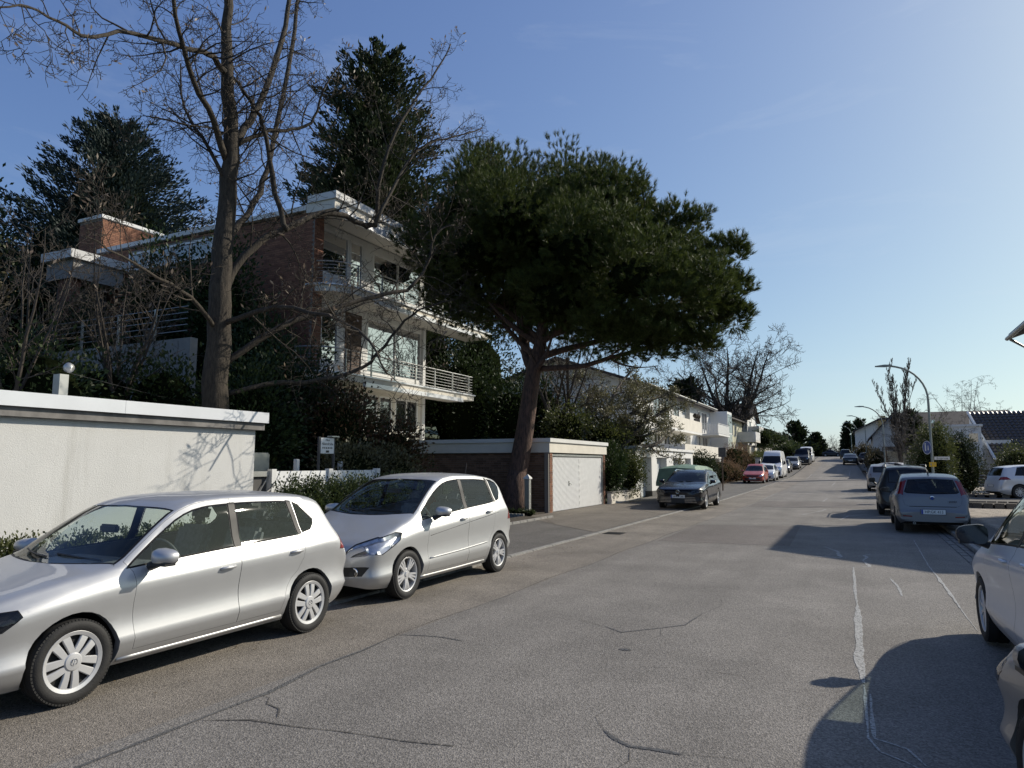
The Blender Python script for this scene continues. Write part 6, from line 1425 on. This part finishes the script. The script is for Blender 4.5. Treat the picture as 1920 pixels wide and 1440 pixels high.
conifer('crest_spruce', 'taller dark spruce at the end of the street, left side', -12.6, 172, 3, 8.2, 4.2, M['fir'], 6000, .7, .4, .02)
conifer('crest_spruce', 'smaller spruce beside the taller one at the street end', -8.6, 176, 3, 5.8, 2.6, M['fir'], 4000, .6, .4, .02)
conifer('column_cypress', 'left one of the two slim dark trees at the crest', -1.9, 172, 3, 8.0, 1.4, M['fir'], 4000, .6, .4, .02, skew=.4)
conifer('column_cypress', 'right and fuller one of the two slim dark trees at the crest', .6, 168, 3, 8.2, 1.9, M['fir'], 5000, .6, .4, .02, skew=.35)
conifer('right_spruce', 'dark spruce tip showing above the brown roof on the right', 5.2, 84, .2, 7.2, 2.0, M['fir'], 3500, .45, .4, .1)
def bare_tree(name, label, x, y, z, h, spread, n=9, lev=2, m='twig_grey', rt=None, up=.12, cat='tree', group=None, forks=4, tips=(6, 5), minr=.02, fork_at=.3, width=.55):
    t = thing(name, label, cat, group); rt = rt or h*.03; b = MB(); tb = MB()
    top = Vector((x, y, z+h*fork_at)); tb.tube([(x, y, z-.4), (x+.1, y, z+h*fork_at*.5), top], [rt*1.25, rt, rt*.85], 10)
    for i in range(forks):
        a = 2*math.pi*(i+rng.random()*.7)/forks; d = Vector((math.cos(a)*width*spread, math.sin(a)*width*spread, 1)); l = h*(1-fork_at)*rng.uniform(.85, 1.08)
        p = branch_path(top-Vector((0, 0, h*fork_at*.25*rng.random())), d, l, 7, .07, .04); rr = [max(minr, rt*.62*(1-.88*j/7)) for j in range(8)]; b.tube(p, rr, 6, cap=False)
        sprout(b, tips, p, rr, n, l*.52*min(1.3, max(.35, spread)), lev, up, .13, .85*min(1, .5+spread*.4), minr, .12, 4)
    tb.build('trunk', M['bark'], t, smooth=True, fixn=False); b.build('branches', M[m], t, fixn=False); return t
bare_tree('plane_tree', 'huge bare plane tree with spreading crown above the yellow house', -15.0, 96, 2, 15.5, 1.15, 14, 2, 'twig', .7, .06, forks=7, tips=(9, 7), minr=.028, fork_at=.2, width=.6)
bare_tree('poplar', 'slim bare poplar beside the second street lamp', 3.5, 73, .3, 10.2, .26, 17, 2, 'twig', .16, .34, forks=9, tips=(8, 6), minr=.016, fork_at=.12, width=.35)
bare_tree('birch', 'bare drooping birch behind the dark roof house', 11.5, 98, 0, 11.5, .8, 9, 2, 'twig_grey', .14, -.12, forks=5, tips=(7, 5), minr=.012, fork_at=.25, width=.35)
bare_tree('small_birch', 'thin bare tree right of the drooping birch', 13.6, 95, 0, 9.6, .7, 8, 2, 'twig_grey', .12, .05, forks=4, tips=(6, 4), minr=.012)
bare_tree('street_tree', 'bare bushy tree behind the cars left of the cypress hedge', 3.6, 52, .2, 5.2, 1.0, 10, 2, 'twig_grey', .11, .05, forks=6, tips=(7, 5), minr=.009, fork_at=.1)
for i, (x, y, h) in enumerate(((-17, 182, 6), (-6.5, 188, 5), (-4.4, 190, 5.5), (-9.8, 184, 6), (-13, 150, 5))):
    bare_tree('crest_tree', ['bare tree behind the left spruces at the crest', 'small bare tree in the gap at the crest, left', 'small bare tree in the gap at the crest, right', 'bare tree directly behind the smaller spruce', 'bare garden tree by the bungalow'][i], x, y, 3, h, .9, 7, 1, 'twig_grey', .12, .1, forks=5, tips=(6,), minr=.02, group='far bare trees')
# bare shrubs in the dark front garden of the brick house
for i, (x, y, h) in enumerate(((-15.5, 8.2, 4.3), (-17.5, 9.5, 5.0), (-16.2, 11.0, 5.2), (-20, 9.2, 5.4), (-18.5, 12.5, 5.0))):
    bare_tree('garden_shrub_tree', ['leftmost bare many-stemmed garden tree above the white garage', 'second bare garden tree behind the white garage', 'bare garden tree nearest the thick trunk on its left', 'tall bare garden tree further back on the left', 'bare garden tree before the dark terrace'][i], x, y, 2.2, h, .75, 7, 2, 'twig', .08, .08, forks=5, tips=(5, 4), minr=.006, fork_at=.15, group='bare garden trees')
bare_tree('road_magnolia', 'bare grey tree behind the brick garage roof', -13.6, 32.5, 2, 8.0, 1.0, 9, 2, 'twig', .17, .06, forks=4, tips=(6, 5), minr=.012, fork_at=.22)
bare_tree('slim_tree', 'thin upright bare tree over the brick garage', -12.6, 32.0, 2, 7.4, .6, 8, 2, 'twig', .11, .08, forks=4, tips=(5, 4), minr=.011, fork_at=.35)
# magnolia with buds reaching over the garages
t = thing('magnolia', 'spreading magnolia with pale buds leaning over the white garages', 'tree')
b = MB(); ends = []
for p in ([(-11.2, 32.5, .6), (-10.9, 33.0, 1.8), (-10.2, 34.2, 2.5), (-9.4, 35.8, 2.75), (-8.9, 38, 3.6)], [(-11.2, 32.5, 1.0), (-11.0, 33.5, 3.0), (-10.2, 35.5, 4.6), (-9.6, 38.5, 5.6)], [(-11.2, 32.6, 1.0), (-11.6, 34, 3.6), (-11.6, 36.5, 5.8), (-11.4, 38.5, 7.0)], [(-11.3, 32.6, 1.0), (-12.3, 33.6, 3.6), (-12.8, 35.5, 6.0)], [(-10.9, 33.2, 2.0), (-9.8, 34.5, 3.6), (-8.9, 36.5, 4.6)]):
    s_ = smooth_path([list(q)+[.16*(1-.8*i/len(p))] for i, q in enumerate(p)], 3); b.tube([q[:3] for q in s_], [q[3] for q in s_], 7); sprout(b, (6, 5), [Vector(q[:3]) for q in s_], [q[3] for q in s_], 10, 2.3, 2, .08, .2, .95, .010, .2, 4, 0, ends)
b.build('branches', M['twig'], t, fixn=False); C = np.array([e[0] for e in ends]); D = np.array([e[1] for e in ends]); k = 15
leaf_cloud('buds', np.repeat(C, k, 0)+rng.normal(0, .10, (len(C)*k, 3)), np.repeat(D, k, 0), .10, M['magnolia'], t, .5, .8)
# shrubs and hedges: (name, label, category, blobs, leaves, leaf size, material)
def shrub(name, label, cat, blobs, n, s, m, asp=.5, group=None, shell=.35, stems=True, jit=.8, clump=26, cs=.17):
    t = thing(name, label, cat, group); C, D = blob_points(blobs, n, shell, clump, cs); leaf_cloud('foliage', C, D, s, M[m], t, asp, jit)
    b = MB()
    for c, r in blobs:
        zg = H(c[0], c[1])-.1
        for k in range(3): b.tube([(c[0]+rng.normal(0, r[0]*.12), c[1]+rng.normal(0, r[1]*.12), min(zg, c[2]-r[2]*.5)), (c[0]+rng.normal(0, r[0]*.3), c[1]+rng.normal(0, r[1]*.3), c[2]+r[2]*.4)], [.05, .015], 5, cap=False)
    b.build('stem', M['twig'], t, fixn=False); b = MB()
    for c, r in blobs:   # dense core, coloured near-black for the shade inside
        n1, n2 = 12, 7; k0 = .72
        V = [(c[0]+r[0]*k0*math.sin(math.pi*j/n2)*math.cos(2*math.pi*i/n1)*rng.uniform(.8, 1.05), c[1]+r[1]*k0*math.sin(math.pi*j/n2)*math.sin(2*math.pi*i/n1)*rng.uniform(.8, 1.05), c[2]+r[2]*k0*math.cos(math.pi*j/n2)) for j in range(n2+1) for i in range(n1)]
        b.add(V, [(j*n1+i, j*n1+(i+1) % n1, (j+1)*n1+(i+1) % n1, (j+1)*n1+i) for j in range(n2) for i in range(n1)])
    o = b.build('shaded_foliage_core', M['heart'], t, fixn=False); return t
shrub('box_hedge', 'low clipped dark hedge along the bed behind the second silver car', 'hedge', [((-9.45, 9.9+.55*k, .85), (.38, .42, .62)) for k in range(10)], 30000, .046, 'yew', .6, cs=.11)
shrub('wall_hedge', 'low green hedge along the foot of the white garage wall', 'hedge', [((-9.25, -2+.6*k, .48), (.30, .45, .38)) for k in range(17)], 30000, .042, 'thuja', .6, cs=.11)
shrub('laurel_bush', 'dark evergreen mass between the white garage and the brick house', 'shrub', [((-13.6, 12.6, 2.2), (1.3, 1.2, 2.0)), ((-14.5, 14.8, 3.0), (1.5, 1.6, 2.0)), ((-13.4, 15.4, 2.0), (1.2, 1.4, 1.9))], 16000, .12, 'laurel')
shrub('red_berry_shrub', 'glossy shrub with reddish sprays below the lower balcony', 'shrub', [((-12.8, 15.2, 2.3), (1.0, 1.2, 1.5)), ((-12.2, 16.9, 1.7), (.9, 1.0, 1.3)), ((-13.0, 17.4, 1.5), (.8, .9, 1.1))], 14000, .10, 'shrub_red')
shrub('silver_shrub', 'low grey-leaved shrub lit by the sun beside the garden sign', 'shrub', [((-11.6, 14.4, 1.5), (.7, 1.2, .75)), ((-11.4, 15.8, 1.4), (.6, .9, .7))], 6000, .085, 'magnolia')
shrub('ivy_bank', 'dark ivy and hedge bank behind the white garage roof', 'hedge', [((-17+1.3*math.sin(k*2.1), 5+1.0*k, 3.0), (1.6, 1.0, 1.5)) for k in range(8)]+[((-15.6, 3.0, 2.6), (1.4, 1.5, 1.3))], 15000, .12, 'laurel')
shrub('evergreen_thicket', 'tall dark evergreen thicket against the brick side wall', 'shrub', [((-19.5, 16.8, 6.2), (1.7, .9, 3.2)), ((-22.5, 16.6, 6.6), (1.8, .9, 3.0)), ((-17.2, 16.4, 4.4), (1.2, .9, 2.4)), ((-25, 15.5, 4.8), (1.6, 1.2, 2.6))], 17000, .15, 'laurel')
shrub('left_evergreen', 'bushy evergreen tree at the left edge behind the garage', 'tree', [((-27, 11.0, 6.5), (2.2, 2.4, 3.6)), ((-30, 12.5, 7.5), (2.4, 2.0, 3.8)), ((-24.5, 9.5, 4.6), (1.8, 1.6, 2.4))], 15000, .17, 'shrub_brown')
shrub('light_pine_bush', 'bright green treetop at the far left edge', 'tree', [((-46, 21, 12.5), (4.5, 3.5, 5)), ((-41, 20, 8), (4, 3, 5))], 9000, .3, 'yew')
shrub('shade_trees', 'dark evergreens filling the gap right of the brick house', 'tree', [((-18.5, 31.5, 4.5), (2.0, 2.2, 3.4)), ((-16.2, 32.5, 3.6), (1.6, 1.8, 2.6)), ((-19.5, 35, 6.0), (2.4, 2.2, 4.2)), ((-15.0, 34.0, 4.0), (1.4, 1.6, 2.4))], 17000, .17, 'laurel')
shrub('rhododendron', 'dark glossy rhododendron right of the brick garage', 'shrub', [((-10.0, 29.9, 1.25), (.7, .8, 1.0)), ((-10.2, 30.9, 1.75), (.7, .8, .9))], 6500, .12, 'laurel', .4)
shrub('clipped_ball', 'round clipped green bush on the low wall by the white garages', 'shrub', [((-9.75, 32.2, 1.25), (.72, .95, .92))], 5500, .075, 'thuja', .6, shell=.12)
shrub('olive_bush', 'low olive green foliage under the magnolia', 'shrub', [((-11.2, 32.8, 3.0), (1.2, 1.6, .8)), ((-10.6, 35.5, 3.1), (1.0, 1.4, .7)), ((-12.4, 31.2, 3.4), (1.1, 1.3, 1.1))], 8000, .12, 'thuja')
shrub('garage_conifer', 'small dark conifer bush at the end of the white garages', 'shrub', [((-9.9, 49.6, 1.3), (1.2, 1.3, 1.2)), ((-10.2, 52, 1.0), (1.2, 1.3, 1.0))], 5000, .13, 'fir')
shrub('bare_hedge', 'leafless reddish brown hedge in front of the white houses', 'hedge', [((-9.6, 55+1.6*k, 1.0+.2*math.sin(k)), (1.0, 1.2, .95)) for k in range(7)], 7000, .11, 'beech', .2)
shrub('tall_bare_hedge', 'taller brown leafless bushes by the yellow house', 'hedge', [((-10.6, 68+1.9*k, 2.0), (1.1, 1.3, 1.7)) for k in range(5)], 7000, .14, 'beech', .16)
shrub('clipped_bank_hedge', 'long clipped green hedge on the bank behind the white van', 'hedge', [((-10.3, 80+1.8*k, 1.9+.03*k), (.9, 1.3, 1.1)) for k in range(9)], 8000, .14, 'thuja')
for i, (x, y, z, r) in enumerate(((-11.2, 98, 4.9, 1.5), (-11.0, 104, 5.1, 1.4), (-9.6, 112, 3.5, 1.4), (-11.4, 122, 4.6, 2.0), (-10.5, 131, 4.2, 1.9), (-9.6, 120, 3.0, 1.2))):
    shrub('round_bush', ['clipped round bush above the garden wall, left of the pair', 'clipped round bush above the garden wall, right of the pair', 'low round bush by the pavement past the garden wall', 'dark garden bush in front of the brown house', 'dark garden bush in front of the bungalow', 'small bush at the kerb before the brown house'][i], 'shrub', [((x, y, z), (r, r, r*.8))], 1800, .22, 'yew', .6, group='round bushes up the street')
shrub('crest_hedge', 'dark hedge across the end of the street', 'hedge', [((-16+1.9*k, 200, 4.3+.3*math.sin(k*1.7)), (1.6, 1.2, 1.3)) for k in range(9)], 5000, .3, 'fir')
shrub('cypress_hedge', 'big conical olive green cypress behind the street lamp', 'conifer', [((3.5, 43.5, 1.5), (1.05, 1.2, 1.7)), ((3.75, 43.8, 2.6), (.75, .9, 1.2))], 11000, .11, 'thuja', .35, shell=.2)
shrub('dark_cypress', 'narrower dark cypress right of the olive one', 'conifer', [((5.3, 46, 1.3), (.85, 1.0, 1.6)), ((5.1, 46.2, 2.3), (.55, .7, 1.0))], 7000, .11, 'fir', .35, shell=.2)
shrub('right_bush', 'rounded green bush below the tiled roof at the right edge', 'shrub', [((8.3, 50, 1.4), (1.1, 1.2, 1.4))], 5000, .12, 'thuja', .4)
shrub('far_right_hedge', 'brown-green hedge between second and third street lamp', 'hedge', [((1.6, 78+1.6*k, 1.9+.05*k), (.9, 1.2, 1.1)) for k in range(6)], 4500, .16, 'shrub_brown')
shrub('arched_bush', 'rounded tan bushes in front of the ochre gable house', 'shrub', [((1.0, 114, 3.1), (1.7, 1.5, 1.5)), ((2.9, 112, 2.9), (1.6, 1.4, 1.4))], 4000, .2, 'shrub_brown')
shrub('bed_cover', 'low ground cover in the bed at the pine foot', 'ground cover', [((-10.6+.25*k, 21.3, .12), (.2, .2, .14)) for k in range(4)], 900, .05, 'yew')
# overhead wire
tag(MB().tube([(-12, 7.15, 3.3), (-14, 10.5, 3.25), (-16, 14, 3.3)], .006, 4).build('wire', M['under']), 'thin wire running from the lamp post behind the white garage', 'wire')

# fallen leaves and needles along the left kerb
n = 1500; yy_ = rng.uniform(0, 45, n); xx_ = np.where(rng.random(n) < .6, -5.9+np.abs(rng.normal(0, .35, n)), rng.uniform(-9.5, -4.5, n)); C = np.stack([xx_, yy_, zr(yy_)+np.where(xx_ < -5.9, .034, .008)], 1)
an = rng.uniform(0, 6.28, n); L_ = rng.uniform(.012, .04, n); ux_, uy_ = np.cos(an), np.sin(an); V = np.stack([C, C+np.stack([ux_*L_*.5-uy_*L_*.3, uy_*L_*.5+ux_*L_*.3, np.full(n, .006)], 1), C+np.stack([ux_*L_, uy_*L_, np.zeros(n)], 1), C+np.stack([ux_*L_*.5+uy_*L_*.3, uy_*L_*.5-ux_*L_*.3, np.full(n, .003)], 1)], 1).reshape(-1, 3)
tag(np_mesh('leaf_litter', V, np.arange(4*n).reshape(n, 4), leaf_mat('dead_leaves', (.07, .045, .025), (.22, .17, .10))), 'scattered dead leaves and needles along the left kerb', 'litter', kind='stuff')
# ------------------------------------------------------------------ parked cars
def axle(S, y, head): return y+(S['L']/2-S['wheels'][0])*(1 if head < 0 else -1)
c = make_car(POLO); place(c, -6.03, axle(POLO, 3.34, -1), R(-90), .005, 0, 'silver hatchback parked at the lower left in front of the white garage', 'cars along the left kerb')
f = POLO['_fn']; body_line(c, POLO, [(1.16, .222), (2.0, .222), (2.90, .23)], .020, M['silver'], 'sill_trim', -.002)
MB().tube([(f['X'](3.40), 0, 1.415), (f['X'](3.46), 0, 1.45), (f['X'](3.52), 0, 1.53)], [.018, .012, .006], 6).build('antenna', M['black'], c)
c = make_car(ACL); place(c, -6.19, axle(ACL, 7.77, -1), R(-90.3), .005, 0, 'tall silver compact car with chrome mirror parked behind the front hatchback', 'cars along the left kerb')
body_line(c, ACL, [(1.22, .76), (2.0, .84), (3.25, .96)], .0045, M['panel_gap'], 'swage_line', -.001); body_line(c, ACL, [(1.22, .46), (2.0, .48), (2.86, .52)], .009, M['silver2'], 'side_moulding', .004); body_line(c, ACL, [(1.05, .225), (2.0, .225), (2.85, .235)], .022, M['silver2'], 'sill_trim', -.004)
MB().tube([(ACL['_fn']['X'](3.2), .25, 1.53), (ACL['_fn']['X'](3.26), .25, 1.75)], .004, 4).build('antenna', M['black'], c)
b = MB()
for k in range(4): b.box(ACL['L']/2+.055, ACL['L']/2+.075, -.26, .26, .595+k*.036, .607+k*.036)
b.build('grille_bar', M['chrome'], c)
for s in (1, -1):
    b = MB(); b.lathe([(0, 0), (.05, 0), (.062, .012), (.055, .03), (.03, .02), (0, .02)], 18, axis='x'); o = b.build('fog_lamp', M['chrome'], c, smooth=True); o.location = (ACL['L']/2-.01, s*.56, .405)
c = make_car(PASS); place(c, -6.28, axle(PASS, 27.9, -1), R(-89), .012, 0, 'black estate car with chrome front bars parked before the white garages', 'cars along the left kerb')
b = MB()
for k in range(4): b.box(PASS['L']/2+.0, PASS['L']/2+.06, -.70+.02*k, .70-.02*k, .29+k*.055, .302+k*.055)
b.build('chrome_bar', M['chrome'], c); b = MB(); ring(b, (PASS['L']/2+.075, 0, .68), .065, 'x', 0); b.build('emblem', M['chrome'], c)
for s in (1, -1): MB().tube([(PASS['L']/2-2.3, s*.60, 1.43), (PASS['L']/2-2.6, s*.585, 1.50), (PASS['L']/2-4.1, s*.57, 1.46), (PASS['L']/2-4.35, s*.56, 1.40)], .018, 6).build('roof_rail', M['chrome'], c)
# right side
c = make_car(PUNTO); Lp = PUNTO['L']; place(c, 1.60, 21.1+(PUNTO['wheels'][1]-Lp/2), R(90), .02, 0, 'grey silver hatchback seen from behind with its plate, right kerb', 'cars along the right kerb')
MB().tube([(Lp/2-3.2, 0, 1.455), (Lp/2-3.3, 0, 1.50), (Lp/2-3.36, 0, 1.56)], [.02, .016, .008], 6).build('antenna', M['black'], c)
box('brake_light', Lp/2-3.74, Lp/2-3.70, -.15, .15, 1.345, 1.375, M['gloss_black'], c)
b = MB(); b.lathe([(0, 0), (.052, 0), (.056, .01), (.048, .016), (0, .018)], 24, axis='x'); o = b.build('emblem', M['chrome'], c, smooth=True); o.location = (-Lp/2+.04, 0, .875); o.rotation_euler = (0, R(12), math.pi)
b = MB(); b.lathe([(0, 0), (.040, 0), (.040, .003), (0, .003)], 20, axis='x'); o2 = b.build('emblem_field', M['sign_blue'], o); o2.location = (.018, 0, 0)
text_mesh('lettering', 'punto', .07, M['ink'], c, frame((-Lp/2-.010, -.44, .80), (0, -1, 0), (-.08, 0, 1), (-1, 0, 0)), .004)
b = MB(); b.tube([(-Lp/2+.10, .02, 1.0), (-Lp/2+.09, -.35, 1.02)], .008, 5); b.build('rear_wiper', M['black'], c)
b = MB(); b.lathe([(.02, 0), (.03, 0), (.03, -.12), (.02, -.12)], 12, axis='x', close=True); o = b.build('exhaust', M['steel'], c); o.location = (-Lp/2+.08, .42, .25)
S2 = dict(ACL); S2.update(paint='pearl', wheel='ten', mirpaint='black', mir=(.125, .085, .07)); S2.pop('_fn', None)
c = make_car(S2); place(c, 1.90, 8.42-(S2['L']/2-S2['wheels'][0]), R(91.2), .02, 0, 'pearl white car at the right edge with its dark door mirror in view', 'cars along the right kerb')
S3 = dict(POLO); S3.update(paint='beige_paint', wheel='five', mirpaint='beige_paint'); S3.pop('_fn', None)
c = make_car(S3); place(c, 1.64, 3.02, R(98), .0, 0, 'grey car cut off by the lower right corner, only its front wing showing', 'cars along the right kerb')
S = generic(4.23, 1.80, 1.69, 'dark_paint', 'box', .34, mirror=(1.42, 1.14), mir=(.11, .085, .07), mirpaint='black'); c = make_car(S, 'parked_suv'); place(c, 1.42, 27.7+(S['wheels'][1]-S['L']/2), R(90), .01, 0, 'boxy dark off-roader parked ahead of the grey silver hatchback', 'cars along the right kerb')
for s in (1, -1): MB().tube([(.8, s*.62, 1.62), (.6, s*.60, 1.70), (-1.5, s*.60, 1.70), (-1.7, s*.60, 1.62)], .018, 6).build('roof_rail', M['black'], c)
def flat(S, x, yc, hd, label, group=None, name='parked_car', cat='car'):
    c = make_car(S, name); z = float(zr(yc)); pi = math.atan2(float(zr(yc+1.5))-float(zr(yc-1.5)), 3)*math.sin(hd); return place(c, x, yc, hd, z+.01, pi, label, group, cat)
GL, GR = 'cars along the left kerb', 'cars along the right kerb'
flat(generic(4.29, 1.81, 1.62, 'beige_paint', 'mpv', mirror=(1.45, 1.13), mirpaint='black'), 1.30, 49.5, R(90), 'beige grey people carrier in front of the dark off-roader', GR)
flat(generic(4.0, 1.64, 1.50, 'red_paint'), -7.4, 58.9, R(-90), 'brick red hatchback parked on the left before the white car', GL)
flat(generic(4.1, 1.75, 1.47, 'white_paint'), -7.25, 64.6, R(-90), 'small white hatchback between the red car and the white van', GL)
v = make_van('white_paint'); place(v, -7.4, 72.6, R(-90), float(zr(72)), 0, 'tall white delivery van with dark windscreen on the left', GL, 'van')
flat(generic(4.5, 1.8, 1.46, 'dark_paint', 'sedan'), -7.5, 82.2, R(-90), 'dark saloon just past the white delivery van', GL)
flat(generic(4.4, 1.8, 1.48, 'grey_silver', 'hatch'), -7.1, 90, R(-90), 'silver grey car behind the dark saloon on the left', GL)
v = make_van('dark_paint', 4.95, 1.95, 1.95, 'parked_minibus'); place(v, -6.7, 101.8, R(-90), float(zr(101)), R(-1), 'dark grey minibus uphill on the left', GL, 'van')
v = make_van('white_paint', 5.2, 1.95, 2.3, 'parked_van'); place(v, -6.9, 113, R(-90), float(zr(112)), 0, 'pale van partly hidden behind the grey minibus', GL, 'van')
flat(generic(4.7, 1.84, 1.42, 'black_paint', 'sedan'), -.92, 102, R(90), 'black saloon seen from behind uphill on the right', GR)
flat(generic(4.5, 1.84, 1.66, 'dark_paint', 'box', .34), -1.95, 137, R(90), 'dark tall car farthest up on the right before the blue one', GR)
flat(generic(4.4, 1.8, 1.55, 'grey_silver', 'mpv'), .1, 141, R(90), 'grey blue car beside the dark tall car far up the street', GR)
flat(generic(4.4, 1.8, 1.5, 'black_paint', 'hatch'), 1.0, 117, R(60), 'black car nosed into the far right parking bay, left one', GR)
flat(generic(4.5, 1.8, 1.5, 'dark_paint', 'hatch'), 1.75, 108, R(60), 'dark car nosed into the far right parking bay, middle one', GR)
flat(generic(4.4, 1.8, 1.5, 'black_paint', 'hatch'), 2.3, 99, R(60), 'black car in the far right parking bay, nearest one', GR)
flat(generic(4.2, 1.8, 1.5, 'dark_paint', 'sedan'), -5.2, 172, R(0), 'small dark car crossing the crest of the street')
flat(generic(4.3, 1.8, 1.5, 'white_paint', 'hatch'), 3.4, 69.5, R(-20), 'white car parked in a yard behind the off-roader roof', GR)
flat(generic(4.6, 1.82, 1.55, 'black_paint', 'box', .33), 3.6, 57, R(90), 'black car with flat roof between lamp post and people carrier', GR)
S = generic(4.5, 1.85, 1.64, 'pearl', 'mpv', .34, rear=lambda: [('rear_window', [(-.02, 1.10), (.58, 1.10), (.53, 1.48), (-.02, 1.5)]), ('tail_light', [(.55, .88), (.93, .92), (.93, 1.06), (.62, 1.04)])])
_o = S['side']; S['side'] = lambda rl, bl, zb: _o(rl, bl, zb)+[('tail_light', [(4.05, .93), (4.5, .90), (4.5, 1.06), (4.2, 1.06)])]
flat(S, 8.0, 42.6, R(18), 'white family car with red tail lamp on the paved forecourt, right edge', None)
